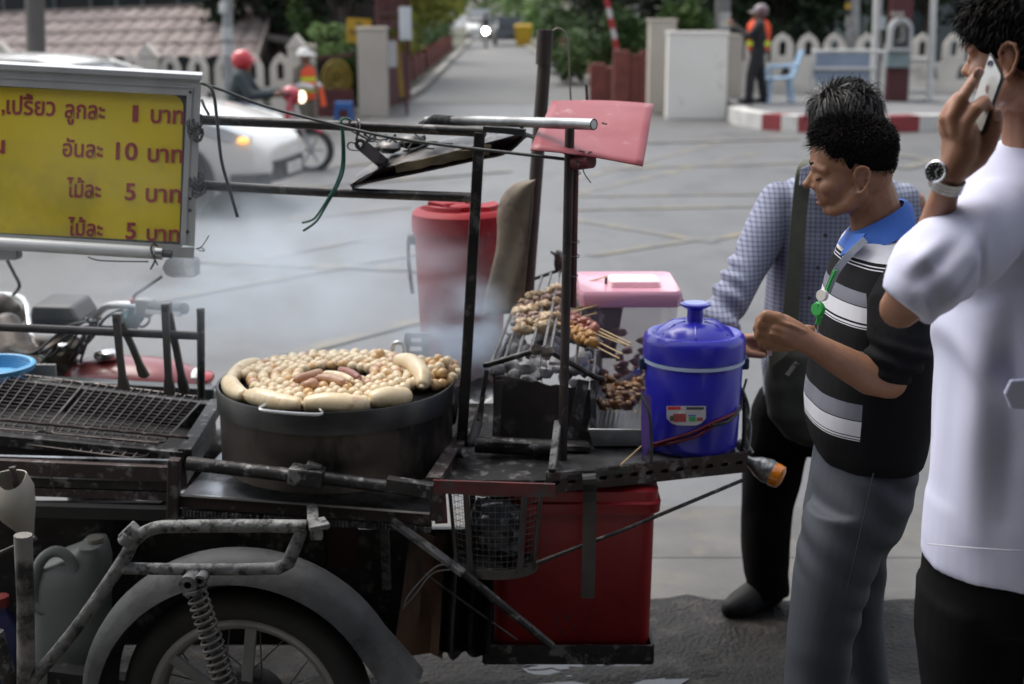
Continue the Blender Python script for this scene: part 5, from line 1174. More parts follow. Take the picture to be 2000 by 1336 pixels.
# ================================================================== LAMP HOOD, RED SHEET, CHIMNEY POLE
lh = thing('lamp_hood', P(850, 300, 3.65), 'folded sooty metal lamp hood hanging under the beam', 'lamp hood')
hood = mat('hood_steel', (0.10, 0.093, 0.09), (0.2, 0.185, 0.175), 9, .35, .6, .25, 30, c3=(0.02, 0.018, 0.018), s3=6, t3=(0.5, 0.6))
A = [P(688, 358, 3.5), P(742, 330, 3.5), P(860, 302, 3.5), P(990, 268, 3.5), P(1010, 262, 3.5)]
B = [P(684, 362, 3.52), P(800, 340, 3.52), P(930, 312, 3.52), P(990, 298, 3.52), P(1030, 262, 3.56)]
As, Bs = spline(A, 5), spline(B, 5)
q = MB(); q.sheet([[lerp(a, b, t / 5) + V((0, .03 * math.sin(t / 5 * math.pi), 0)) for t in range(6)] for a, b in zip(As, Bs)], .003); q.build('front_face', mat('hood_red_steel', (0.05, 0.025, 0.025), (0.03, 0.02, 0.02), 5, .4, .5, .1, 30), lh, 60)
C = spline([P(700, 356, 3.58), P(760, 312, 3.68), P(850, 280, 3.72), P(960, 262, 3.74), P(1026, 256, 3.72)], 5)
q = MB(); q.sheet([[lerp(a, c, t / 6) + V((0, 0, .018 * math.sin(t / 6 * math.pi))) for t in range(7)] for a, c in zip(As, C)], .003); q.build('top_face', hood, lh, 60)
q = MB(); q.sheet([[lerp(b, c, t / 6) - V((0, 0, .01 * math.sin(t / 6 * math.pi))) for t in range(7)] for b, c in zip(Bs, C)], .003); q.build('back_face', hood, lh, 60)
q = MB(); q.bar(P(706, 283, 3.5), P(752, 322, 3.52), .012, .03); q.lathe([(.006, -.004), (.014, -.004), (.014, .004), (.006, .004)], P(704, 282, 3.495), 14, axis=(0, 1, 0)); q.bar(P(752, 322, 3.5), P(700, 356, 3.5), .03, .004); q.build('hinge_bracket', hood, lh, 0)
q = MB(); q.sheet([[lerp(lerp(P(770, 322, 3.49), P(960, 280, 3.49), s / 8), lerp(P(775, 338, 3.5), P(955, 300, 3.5), s / 8), t / 3) + V((0, .008 * math.sin(s * 2 + t), .003 * math.sin(s * 3))) for t in range(4)] for s in range(9)], .002); q.build('paper_lining', mat('scorched_paper', (0.30, 0.25, 0.15), (0.1, 0.08, 0.05), 14, .8), lh, 60)
q = MB()
for k in range(12):
    c = P(rng.uniform(700, 860), rng.uniform(262, 288), 3.52 + rng.uniform(0, .12)); q.tube(spline([c + V((rng.uniform(-.04, .04), rng.uniform(-.03, .03), rng.uniform(-.016, .016))) for _ in range(5)], 5), .0022, 5)
q.build('tangled_wire', cablem, lh)
q = MB(); q.tube(spline([P(699, 236, 3.5), P(696, 250, 3.49), P(699, 280, 3.49)], 5), .002, 5); q.tube(spline([P(695, 244, 3.56), P(700, 233, 3.52), P(703, 246, 3.5), P(698, 262, 3.49)], 5), .002, 5); q.build('hanging_wire', wirem, lh)
q = MB(); q.ell(P(760, 288, 3.58), (.03, .03, .016), 12, nz=.4); q.ell(P(805, 276, 3.6), (.035, .03, .016), 12, nz=.4, seed=2); q.tube([P(730, 292, 3.56), P(830, 268, 3.62)], .007, 8); q.build('ballast', hood, lh)
cable('cable', 'thick black cable bridging the hood and the rusty upright', [P(1000, 259, 3.44), P(1030, 264, 3.42), P(1060, 276, 3.38), P(1108, 300, 3.34)], .0055, cablem)

rs = thing('plastic_sheet', P(1160, 260, 3.42), 'faded red plastic sheet tied above the rusty upright', 'plastic sheet')
cs = [P(1036, 292, 3.3), P(1256, 322, 3.27), P(1277, 202, 3.62), P(1077, 196, 3.66)]
q = MB(); q.sheet([[bil(cs, s / 12, t / 10) + V((0, 0, .004 * math.sin(t * .6 + s * .3))) for t in range(11)] for s in range(13)], .0025)
q.build('sheet', mat('red_sheet', (0.26, 0.045, 0.055), (0.31, 0.08, 0.09), 7, .45, c3=(0.42, 0.22, 0.22), s3=16, t3=(0.58, 0.72), spec=.35, bump=.06, bscale=8), rs, 180)
q = MB(); q.tube([P(1122, 318, 3.33), P(1155, 312, 3.3)], [.018, .02], 14); q.build('rolled_edge', mat('red_roll', (0.16, 0.02, 0.03), (0.1, 0.02, 0.025), 6, .5), rs)
q = MB(); q.tube(spline([P(1136, 320, 3.3), P(1142, 340, 3.3), P(1154, 357, 3.3)], 4), .0014, 5); q.tube(spline([P(1124, 312, 3.31), P(1130, 322, 3.29), P(1128, 334, 3.31)], 4), .0014, 5)
for x, y in ((1181, 240), (1137, 294)): q.tube([P(x - 6, y, 3.44 if y < 260 else 3.29), P(x + 5, y + 3, 3.44 if y < 260 else 3.29)], .002, 5)
q.build('tie_wire', wirem, rs)

ch = thing('smoke_stack', P(1035, 560, 3.95), 'tall dark leaning pole with a stub pipe welded at its top', 'pole')
q = MB(); q.tube([P(1028, 600, 3.95), P(1068, 60, 3.95)], .0185, 14); q.build('shaft', mat('pole_rust', (0.05, 0.04, 0.036), (0.08, 0.062, 0.054), 8, .6, .4, .2, 50), ch)
q = MB(); q.tube([P(1061, 126, 3.95), P(1064, 58, 3.95)], .021, 14); q.build('stub_pipe', MATS['pole_rust'], ch)
q = MB(); q.tube(spline([P(1080, 60, 3.95), P(1090, 55, 3.95), P(1104, 64, 3.95), P(1110, 90, 3.95), P(1112, 140, 3.95), P(1115, 200, 3.95)], 6), .0026, 6); q.build('wire_loop', mat('wire_tan', (0.22, 0.19, 0.15), rough=.5, metal=.5), ch)
q = MB(); q.tube([P(1145, 165, 3.9), P(1147, 202, 3.9)], .004, 6); q.build('thin_rod', wirem, ch)
shp = [(1046, 350), (1028, 352), (1010, 356), (996, 364), (983, 378), (975, 392), (971, 412), (970, 430), (973, 452), (975, 476), (968, 500), (955, 520), (947, 545), (942, 580), (940, 615), (1022, 610), (1026, 560), (1030, 500), (1035, 440), (1040, 400)]
hs = thing('heat_shield', P(990, 600, 3.9), 'weathered brown sheet bent against the leaning pole', 'metal sheet')
front = [P(x, y, 3.88 + .06 * ((1045 - x) / 100) ** 2) for x, y in shp]
lft, rgt = [(1046, 350), (1008, 357), (983, 380), (971, 414), (971, 452), (968, 488), (960, 524), (950, 565), (942, 615)], [(1047, 350), (1044, 365), (1042, 385), (1040, 412), (1036, 452), (1032, 490), (1030, 520), (1026, 560), (1022, 612)]
q = MB(); q.sheet([[P(lerp(a[0], b[0], s / 8), lerp(a[1], b[1], s / 8), 3.90 + .04 * (1 - s / 8) ** 2 + .004 * math.sin(s * .9 + i * .2)) for s in range(9)] for i, (a, b) in enumerate(zip(spline([V((*k, 0)) for k in lft], 4), spline([V((*k, 0)) for k in rgt], 4)))], .003)
q.build('sheet', mat('weathered_tan', (0.2, 0.16, 0.115), (0.12, 0.095, 0.07), 9, .75, .1, .3, 40, c3=(0.08, 0.062, 0.05), s3=12, t3=(0.5, 0.65)), hs, 180)

# ================================================================== DRUM GRILL AND SAUSAGES
ZD = .945
dc = G(657, 742, ZD); dc.z = 0
RD = .297
dz0 = DZ + .006
dr = thing('drum_grill', V((dc.x, dc.y, dz0)), 'big round blackened drum grill standing on the cart deck', 'grill')
q = MB(); q.lathe([(0, dz0), (RD - .012, dz0), (RD - .006, dz0 + .004), (RD - .006, ZD - .045), (RD - .014, ZD - .045), (RD - .014, dz0 + .01), (0, dz0 + .01)], dc, 72); q.build('drum_wall', drumm, dr)
q = MB(); q.lathe([(RD - .004, ZD - .056), (RD, ZD - .056), (RD + .001, ZD - .003), (RD - .001, ZD), (RD - .006, ZD - .001), (RD - .006, ZD - .056)], dc, 72); q.build('rim_band', rimm, dr)
q = MB(); h0, h1 = P(514, 802, dc.y - RD - .012), P(621, 810, dc.y - RD - .012); q.tube(spline([h0 + V((0, .03, .006)), h0, h1, h1 + V((0, .03, .006))], 5), .0042, 8); q.build('handle', steelm, dr)
q = MB(); h0 = P(778, 675, dc.y + RD * .85); q.tube(spline([h0 + V((-.02, 0, -.03)), h0 + V((-.012, 0, .004)), h0 + V((.012, 0, .004)), h0 + V((.02, 0, -.03))], 5), .006, 8); q.build('handle', steelm, dr)
q = MB()
for k in range(-22, 23):
    y = k * .013; hw = math.sqrt(max(0, (RD - .012) ** 2 - y * y)); q.tube([dc + V((-hw, y, ZD - .018)), dc + V((hw, y, ZD - .018))], .0022, 5)
q.build('grate', soot2, dr)
q = MB(); q.lathe([(0, ZD - .05), (RD - .015, ZD - .05)], dc, 40); q.build('coal_bed', MATS['ash_bed'], dr)
ballm = mat('meatball', (0.74, 0.58, 0.36), (0.80, 0.68, 0.47), 18, .38, 0, .12, 60, c3=(0.45, 0.22, 0.07), s3=30, t3=(0.56, 0.72), sss=.06, spec=.6)
ballb = mat('meatball_brown', (0.56, 0.30, 0.10), (0.68, 0.48, 0.24), 26, .3, 0, .12, 60, c3=(0.22, 0.075, 0.018), s3=30, t3=(0.55, 0.72), spec=.65)
ballp = mat('meatball_pink', (0.62, 0.36, 0.24), (0.68, 0.50, 0.34), 22, .36, 0, .12, 60, spec=.6)
sausm = mat('pale_sausage', (0.70, 0.54, 0.31), (0.80, 0.66, 0.44), 14, .28, 0, .25, 45, c3=(0.45, 0.22, 0.12), s3=24, t3=(0.58, 0.74), sss=.06, spec=.6)
sausd = mat('dark_sausage', (0.2, 0.055, 0.04), (0.3, 0.1, 0.06), 14, .35, 0, .1, 40, spec=.6)
sausp = mat('pinkish_sausage', (0.42, 0.2, 0.12), (0.5, 0.31, 0.18), 14, .36, 0, .1, 40, c3=(0.26, 0.1, 0.05), s3=20, t3=(0.55, 0.7), spec=.6)
bl = MB(); bl.ell((0, 0, 0), (.0148, .0148, .0142), 16, nz=.05, nf=2); ball_me = bl.mesh('ball')
for p in ball_me.polygons: p.use_smooth = True
ball_me.materials.append(ballm)
def ball(parent, p, m, s=1.0):
    o = bpy.data.objects.new('ball', ball_me); COL.objects.link(o); o.parent = parent; o.location = V(p) - wloc(parent)
    o.scale = (s * rng.uniform(.92, 1.06), s * rng.uniform(.92, 1.06), s * rng.uniform(.92, 1.04)); o.rotation_euler = (rng.uniform(0, 6), rng.uniform(0, 6), rng.uniform(0, 6))
    o.material_slots[0].link = 'OBJECT'; o.material_slots[0].material = m
    return o
ZB = ZD - .004
def string_ring(label, r, a0, a1, mix, lift=0.0):
    root = thing('meatball_string', dc + V((r * math.cos(R(a0)), r * math.sin(R(a0)), ZB - .014)), label, 'meatballs', 'meatball strings coiled on the drum')
    n = int(R(a1 - a0) * r / .0275); pts = []
    for k in range(n + 1):
        t = R(lerp(a0, a1, k / n)); rr = r + rng.uniform(-.003, .003)
        p = dc + V((rr * math.cos(t), rr * math.sin(t), ZB + .002 + lift + rng.uniform(-.002, .003))); pts.append(p)
        u = rng.random(); ball(root, p, ballb if u < mix[0] else (ballp if u < mix[0] + mix[1] else ballm))
    MB().tube(pts, .0035, 6).build('casing', ballm, root); return root
for lab_, rr_, a0_, a1_, mx_, lf_ in (('outermost coil of pale meatballs along the back rim of the drum', .268, 20, 140, (.1, .1), .004), ('second coil of pale meatballs inside the big sausages', .238, -20, 172, (.06, .06), .009), ('third coil of pale meatballs, outer ring across the front', .210, -176, 168, (.06, .05), .011), ('fourth coil of pale meatballs, midway across the drum', .181, -175, 176, (.06, .05), .013),
                         ('fifth coil of pale yellow meatballs', .153, -176, 176, (.12, .05), .014), ('sixth coil of meatballs browned on one side', .125, -176, 176, (.28, .1), .015), ('innermost coil of browned meatballs around the red sausages', .098, -176, 170, (.42, .15), .015)): string_ring(lab_, rr_, a0_, a1_, mx_, lf_)
def saus(name, pts, r, m, parent=None, label=None, group=None):
    s = spline(pts, 7); n = len(s); rs_ = [r * min(1.0, .38 + .62 * math.sin(math.pi * min(max(i / (n - 1), .0), 1)) ** .42) * (1 + .05 * noise.noise(V((i * .5, r * 900, 1)))) for i in range(n)]
    q = MB(); q.tube(s, rs_, 14); e0, e1 = s[0], s[-1]
    q.tube([e0 + (e0 - s[1]).normalized() * .006, e0], [.001, r * .36], 10); q.tube([e1, e1 + (e1 - s[-2]).normalized() * .006], [r * .36, .001], 10)
    o = q.build(name, m, parent, 180, loc=None if parent else pts[0])
    if label: tag(o, label, 'sausage', group)
    return o
chn = thing('sausage_chain', dc + V((0, -.27, ZB)), 'chain of big pale sausages laid along the front rim of the drum', 'sausages')
def arc(r, a0, a1, n=6, z=.012): return [dc + V((r * math.cos(R(lerp(a0, a1, k / n))), r * math.sin(R(lerp(a0, a1, k / n))), ZB + z + .003 * math.sin(k))) for k in range(n + 1)]
for a0, a1, rr, r in ((146, 186, .262, .020), (187, 222, .264, .0235), (223, 259, .260, .025), (260, 294, .258, .0265), (295, 320, .252, .0275)):
    saus('sausage', arc(rr, a0, a1), r, sausm, chn)
saus('sausage', [P(1405 * 0 + 824, 755, dc.y - .1), P(826, 735, dc.y - .06), P(812, 715, dc.y + .0), P(795, 705, dc.y + .06), P(775, 704, dc.y + .1)], .023, sausm, chn)
for a, b, c_, m, lab in (((575, 742), (604, 735), (628, 726), sausp, 'blistered pinkish sausage, leftmost in the middle of the drum'), ((592, 752), (612, 750), (606, 745), sausp, 'short pinkish sausage at the front of the middle group'), ((618, 738), (648, 741), (676, 748), sausp, 'pinkish sausage lying diagonally in the middle of the drum'),
                       ((632, 730), (664, 736), (688, 745), sausm, 'pale brown sausage between the pinkish one and the dark red one'), ((662, 722), (684, 730), (702, 740), sausd, 'dark red sausage, rightmost in the middle of the drum')):
    pp_ = [G(x, y, ZB + .034) for x, y in (a, b, c_)]
    if (pp_[0] - pp_[2]).length < .03: pp_[2] = pp_[0] + V((.05, .01, 0))
    saus('sausage', pp_, .0125, m, None, lab, 'small sausages in the middle of the drum')
cl = thing('meatball_string', G(850, 740, ZD), 'heap of glossy browned meatball strings at the right edge of the drum', 'meatballs')
for (x, y, h) in ((742, 692, .03), (735, 700, .02), (757, 694, .01), (776, 702, .014), (792, 702, .02), (806, 704, .03), (822, 704, .03), (800, 716, .02), (826, 714, .02), (840, 708, .034), (856, 702, .04), (866, 710, .036), (874, 706, .03), (842, 722, .025), (832, 730, .015), (824, 742, .012), (833, 748, .006), (838, 738, .02), (852, 730, .018), (864, 730, .022), (878, 724, .016), (888, 722, .01), (894, 730, .004), (884, 738, .004), (876, 746, .0), (862, 750, .004), (850, 752, .006), (886, 714, .014), (858, 718, .03), (812, 724, .012), (846, 714, .03)):
    p = G(x, y, ZB + h); ball(cl, p, ballb if rng.random() < .62 else ballm, 1.02)
for (px_, py_, r_, lab) in ((762, 698, 0, 0),): pass

# ================================================================== WIRE RACKS, TONGS, BASKET
rackm = mat('rack_wire', (0.16, 0.135, 0.125), (0.07, 0.06, 0.056), 20, .45, .75)
def rack(label, px_b0, px_b1, px_f0, px_f1, nx_, ny_):
    c4 = [gl(px_f0, 0), gl(px_f1, 0), gl(px_b1, 1), gl(px_b0, 1)]
    for p in c4: p.z += .016
    r = thing('grill_rack', c4[0], label, 'grill rack', 'wire racks on the left grill'); q = MB()
    for i in range(1, nx_): q.tube([bil(c4, i / nx_, t) + V((0, 0, .004)) for t in (0, .5, 1)], .0016, 5)
    for j in range(1, ny_): q.tube([bil(c4, s, j / ny_) for s in (0, .5, 1)], .0019, 5)
    q.build('wire_mesh', rackm, r)
    q = MB(); k = []
    ins = [(.03, 0), (.97, 0), (1, .03), (1, .97), (.97, 1), (.03, 1), (0, .97), (0, .03), (.03, 0)]
    q.tube([bil(c4, *a) for a in ins], .0028, 6); q.build('rack_frame', rackm, r); return r
def gl(px, far):
    a, b = (gFL, gFR) if not far else (gBL, gBR)
    fx = lambda p: 1000 + FPX * p.x / ((p - V((0, 0, CAMH))).dot(V((0, math.cos(PITCH), -math.sin(PITCH)))))
    lo, hi = -.5, 1.2
    for _ in range(40):
        m_ = (lo + hi) / 2
        if fx(lerp(a, b, m_)) < px: lo = m_
        else: hi = m_
    return lerp(a, b, lo)
rack('wire grill rack at the right end of the left grill', 180, 400, 100, 318, 13, 15)
rack('wire grill rack reaching out of the photo on the left grill', -190, 166, -262, 84, 18, 15)
q = MB(); q.tube([bil(gq, s / 24, .1) + V((0, 0, .022 + .0015 * (s % 2))) for s in range(25)], .0042, 7); o = q.build('twisted_bar', rust, None, 180, loc=gq[0]); tag(o, 'rusty twisted bar lying across the front of both wire racks', 'bar')
fr4 = [G(-120, 846, .80), G(278, 897, .775), G(310, 868, .80), G(-120, 822, .82)]
r = thing('grill_rack', fr4[0], 'narrow wire rack bent over the front lip of the left grill', 'grill rack'); q = MB()
for i in range(1, 20): q.tube([bil(fr4, i / 20, t) for t in (0, 1)], .0013, 5)
for j in range(1, 4): q.tube([bil(fr4, s, j / 4) for s in (0, 1)], .0013, 5)
q.build('wire_mesh', rackm, r); q = MB(); q.tube([bil(fr4, *a) for a in ((0, 0), (.95, 0), (1, .2), (1, 1), (0, 1))], .0026, 6); q.build('rack_frame', rackm, r)
tongm = mat('tong_steel', (0.2, 0.185, 0.17), (0.12, 0.11, 0.1), 10, .4, .8, .1, 40)
def tongs(label, top, f_end, b_end, tip, Y):
    r = thing('tongs', P(*top, Y), label, 'tongs', 'tongs straddling the rail'); a = P(*top, Y)
    for nm, e, dy in (('front_arm', f_end, -.035), ('rear_arm', b_end, .06)):
        e3 = P(*e, Y + dy); q = MB(); s0_ = a + V((0, dy * .25, 0)); rings = []
        dn_ = (e3 - s0_).normalized(); sd_ = V((1, 0, 0)); nn = dn_.cross(sd_).normalized()
        for t, wd_ in ((0, .011), (.06, .0115), (.5, .0105), (.78, .011), (.88, .015), (.97, .016), (1, .008)):
            c = lerp(s0_, e3, t) + nn * .006 * math.sin(t * math.pi) * (1 if dy < 0 else -1)
            rings.append([c + sd_ * wd_ - nn * .004, c + sd_ * wd_ * .8 + nn * .003, c - sd_ * wd_ * .8 + nn * .003, c - sd_ * wd_ - nn * .004])
        q.loft(rings); q.build(nm, tongm if tip is None or dy < 0 else mat('tong_green', (0.13, 0.14, 0.09), (0.18, 0.18, 0.14), 8, .45, .4), r, 50)
    q = MB(); q.box(a + V((0, .008, .004)), (.024, .034, .03)); q.build('hinge', tongm, r, 0, bevel=.004)
    q = MB(); q.box(a + V((0, -.012, .003)), (.014, .004, .012)); q.build('slot', blackp, r, 0); return r
tongs('steel tongs with a greenish rear arm astride the rail, left of the pair', (229, 626), (242, 762), (282, 738), 1, 3.66)
tongs('steel tongs with spread arms astride the rail nearer the post', (324, 606), (331, 772), (360, 770), None, 3.68)
bk = thing('plastic_basket', G(0, 752, .83), 'light blue plastic mesh basket at the back of the left grill', 'basket')
bcol = mat('basket_blue', (0.16, 0.45, 0.72), (0.13, 0.4, 0.66), 6, .4)
bc = P(-20, 722, 4.05); zb0 = .80; bc.z = 0; zt_ = P(0, 712, 4.05).z
q = MB(); q.lathe([(.118, zt_ - .016), (.128, zt_ - .014), (.131, zt_), (.122, zt_ + .004), (.116, zt_), (.118, zt_ - .016)], bc, 40); q.build('rim', bcol, bk)
q = MB(); Hb = max(.04, zt_ - .012 - zb0)
for k in range(48):
    t = 2 * math.pi * k / 48; q.bar(bc + V((math.cos(t) * .1, math.sin(t) * .1, zb0)), bc + V((math.cos(t) * .118, math.sin(t) * .118, zt_ - .01)), .004, .002, V((math.cos(t), math.sin(t), 0)))
for k in range(5):
    z = zb0 + Hb * (k + .5) / 5.5; rr = lerp(.1, .118, (z - zb0) / Hb); q.lathe([(rr - .001, z), (rr + .001, z + .004), (rr - .001, z + .008)], bc, 40)
q.lathe([(0, zb0), (.1, zb0), (.1, zb0 + .004), (0, zb0 + .004)], bc, 40); q.build('mesh_wall', bcol, bk, 0)

# ================================================================== RED WATER COOLER BEHIND
redp = mat('cooler_red', (0.33, 0.014, 0.02), (0.26, 0.011, 0.016), 4, .5, c3=(0.2, 0.012, 0.014), s3=7, t3=(0.56, 0.72), spec=.15)
rc = thing('drinks_cooler', V((P(898, 440, 4.15).x, 4.15, DZ)), 'tall red plastic drinks cooler behind the skewer grill', 'cooler')
cc = V((P(900, 440, 4.15).x, 4.15, 0)); zt = P(900, 452, 4.02).z
s_ = .139
q = MB(); q.lathe([(0, DZ), (s_ * .80, DZ), (s_ * .83, DZ + .01), (s_ * .985, zt - .03), (s_, zt - .03), (s_, zt - .014)], cc, 48); q.build('barrel', redp, rc)
q = MB(); q.lathe([(s_ * 1.03, zt - .018), (s_ * 1.04, zt), (s_ * 1.03, zt + .035), (s_ * .94, zt + .048), (s_ * .86, zt + .05), (s_ * .80, zt + .04), (0, zt + .04)], cc, 48); q.build('lid', redp, rc)
q = MB()
for k in (0, 1, 2):
    a0 = R(200 + 120 * k)
    rg = [[cc + V((math.cos(a0 + da) * rr * s_, math.sin(a0 + da) * rr * s_, z)) for rr, z in ((.84, zt + .038), (.80, zt + .062), (.45, zt + .056), (.38, zt + .038))] for da in [R(d_) for d_ in range(0, 75, 12)]]
    q.loft(rg)
q.lathe([(.03, zt + .038), (.032, zt + .055), (.02, zt + .06), (0, zt + .06)], cc, 20); q.build('lid_ridge', redp, rc, 50)
q = MB(); q.tube(spline([cc + V((-s_ * 1.0, -.02, zt - .05)), cc + V((-s_ * 1.08, -.03, zt - .03)), cc + V((-s_ * 1.1, -.03, zt - .1)), cc + V((-s_ * 1.03, -.03, zt - .2))], 5), .006, 8); q.lathe([(0, -.01), (.016, -.01), (.016, .01), (0, .01)], cc + V((-s_ * 1.02, -.02, zt - .04)), 14, axis=(1, 0, 0)); q.build('carry_handle', blackp, rc)
r = thing('wooden_crate', P(815, 690, 4.05), 'small grey slatted frame beside the red cooler', 'crate'); q = MB()
for yy in (655, 672, 690): q.bar(P(796, yy, 4.0), P(832, yy, 4.0), .012, .014)
q.bar(P(798, 650, 4.0), P(790, 710, 4.0), .02, .012); q.bar(P(830, 650, 4.0), P(832, 710, 4.0), .02, .012); q.build('slats', mat('grey_slat', (0.2, 0.2, 0.19), (0.12, 0.12, 0.115), 9, .7), r, 0)

# ================================================================== SKEWER BRAZIER
bz = thing('skewer_grill', P(1060, 860, 3.6), 'black charcoal brazier with a ridged rod grate', 'grill')
zb = tz
F = {'L': P(955, 712, 3.50), 'C': P(1062, 680, 3.50), 'R': P(1165, 738, 3.50)}
Bk = {'L': P(1021, 552, 4.10), 'C': P(1094, 527, 4.12), 'R': P(1176, 574, 4.10)}
q = MB(); fl, fr = F['L'] - V((0, 0, .01)), F['R'] - V((0, 0, .01)); bl_, br_ = Bk['L'] - V((0, 0, .02)), Bk['R'] - V((0, 0, .02))
def wallp(a, b, z0, jag=0.0, n=16):
    top = [lerp(a, b, i / n) - V((0, 0, .02 + jag * (.5 + .5 * noise.noise(V((i * .6, a.x * 9, 2)))))) for i in range(n + 1)]
    return [[t, V((t.x, t.y, lerp(t.z, z0, .5))), V((t.x, t.y, z0))] for t in top]
fl2, fr2 = P(966, 712, 3.5), P(1158, 740, 3.5)
q.sheet(wallp(fl2, fr2, zb - .01, .02), .004); q.build('front_plate', mat('burnt_plate', (0.035, 0.03, 0.027), (0.08, 0.066, 0.056), 7, .5, .3, .3, 25, c3=(0.2, 0.18, 0.165), s3=9, t3=(0.55, 0.7)), bz, 60)
q = MB(); q.sheet(wallp(bl_, fl2, zb - .01, .01), .004); q.build('side_plate', soot, bz, 60)
q = MB(); q.sheet(wallp(fr2, br_, zb - .01, .01), .004); q.build('side_plate', soot, bz, 60)
q = MB(); q.sheet([[lerp(lerp(P(1165, 565, 4.12), P(1222, 572, 4.05), s / 3), lerp(P(1150, 700, 4.12), P(1200, 700, 4.05), s / 3), t / 4) for t in range(5)] for s in range(4)], .004); q.build('back_plate', blackp, bz, 60)
q = MB(); q.tube([F['L'] + V((-.015, 0, -.002)), F['L'], lerp(F['L'], F['C'], .5), F['C'], F['R'], F['R'] + V((.02, 0, -.004))], .0075, 8); q.build('front_bar', soot2, bz)
q = MB(); q.tube([Bk['L'], Bk['C'], Bk['R']], .006, 8); q.ell(P(1092, 508, 4.1), (.016, .016, .03), 10, nz=.5); q.tube([P(1092, 528, 4.1), P(1092, 500, 4.1), P(1076, 492, 4.08)], [.006, .01, .003], 8); q.build('rear_bar', soot2, bz)
rodm = mat('grate_rod', (0.28, 0.27, 0.26), (0.12, 0.115, 0.11), 14, .4, .75)
def gpt(u, v):                       # across the ridge 0..1, depth 0..1
    if u < .5: a, b = lerp(F['L'], F['C'], u * 2), lerp(Bk['L'], Bk['C'], u * 2)
    else: a, b = lerp(F['C'], F['R'], u * 2 - 1), lerp(Bk['C'], Bk['R'], u * 2 - 1)
    return lerp(a, b, v)
q = MB()
for u in (.02, .14, .26, .38, .5, .56, .68, .8, .97): q.tube([gpt(u, -.01), gpt(u, 1.0)], .0042, 7)
q.build('grate_rod', rodm, bz)
q = MB(); c = P(1058, 686, 3.47); q.ell(c + V((-.012, 0, .004)), (.016, .012, .014), 12, nz=.5, nf=3); q.ell(c + V((.014, 0, -.002)), (.018, .012, .012), 12, nz=.5, nf=3, seed=4); q.tube([c, c + V((-.004, 0, -.05)), c + V((.002, 0, -.085))], .0012, 5); q.tube([c + V((.01, 0, 0)), c + V((.012, 0, -.05))], .0012, 5); q.build('string_knot', mat('dirty_string', (0.22, 0.19, 0.15), (0.1, 0.085, 0.07), 30, .9), bz)
for a, b, w_ in (((951, 722), (930, 850), .012), ((975, 742), (968, 865), .02), ((1140, 742), (1115, 875), .03), ((1158, 742), (1160, 860), .014)): MB().bar(P(*a, 3.48), P(*b, 3.44), w_, .012).build('leg', soot, bz, 0, bevel=.002)
q = MB(); q.bar(P(950, 862, 3.40), P(1150, 872, 3.40), .05, .012); q.build('base_bar', soot, bz, 0)
coal = MB(); rr2 = random.Random(5)
for k in range(150):
    u, v = rr2.uniform(.04, .96), rr2.uniform(.02, .95); p = gpt(u, v); p = V((p.x, p.y, min(p.z, lerp(F['L'].z, Bk['L'].z, v)) - rr2.uniform(.025, .06)))
    coal.ell(p, (rr2.uniform(.012, .026), rr2.uniform(.012, .026), rr2.uniform(.01, .02)), 8, nz=.5, nf=2.5, seed=k)
o = coal.build('charcoal', mat('ashy_charcoal', (0.13, 0.125, 0.124), (0.66, 0.65, 0.65), 18, .95, 0, .3, 60, c3=(0.3, 0.09, 0.07), s3=9, t3=(0.68, 0.78)), None, 60, loc=P(1060, 760, 3.7)); tag(o, 'bed of ash covered charcoal under the rod grate', 'charcoal', kind='stuff')
MEATS = {'pale': mat('grilled_pale', (0.46, 0.31, 0.17), (0.58, 0.45, 0.29), 26, .4, 0, .4, 60, c3=(0.2, 0.08, 0.035), s3=30, t3=(0.56, 0.7), spec=.6),
         'dark': mat('grilled_squid', (0.24, 0.12, 0.09), (0.46, 0.36, 0.28), 40, .4, 0, .4, 60, c3=(0.1, 0.035, 0.03), s3=34, t3=(0.5, 0.62), spec=.6),
         'red': mat('raw_red_meat', (0.30, 0.07, 0.05), (0.4, 0.16, 0.11), 34, .35, 0, .4, 60, c3=(0.16, 0.02, 0.02), s3=30, t3=(0.52, 0.64), spec=.65),
         'gold': mat('golden_meat', (0.48, 0.25, 0.05), (0.38, 0.17, 0.035), 30, .35, 0, .4, 60, spec=.6)}
def skewer(label, tip, end, meat, n=9, frac=.5, seed=1, h=.012, r=.012, group='skewers on the rod grate', yz=None):
    def gp(px, py): return P(px, py, (yz(py) if yz else 3.5 + (706 - py) / 158 * .6) - .02) + V((0, 0, h))
    a, b = gp(*tip), gp(*end); root = thing('meat_skewer', a, label, 'skewer', group); rr3 = random.Random(seed)
    MB().tube([a - (b - a) * .03, b], .0022, 6).build('stick', bamboo, root)
    q = MB()
    for k in range(n):
        c = lerp(a, b, frac * (k + .5) / n) + V((rr3.uniform(-.006, .006), rr3.uniform(-.008, .008), rr3.uniform(-.003, .009)))
        q.ell(c, (r * rr3.uniform(.55, 1.45), r * rr3.uniform(.6, 1.6), r * rr3.uniform(.5, 1.25)), 12, Matrix.Rotation(rr3.uniform(0, 3), 3, 'Z'), nz=.7, nf=3.5, seed=seed * 20 + k)
    q.build('meat', MEATS[meat], root, 180); return root
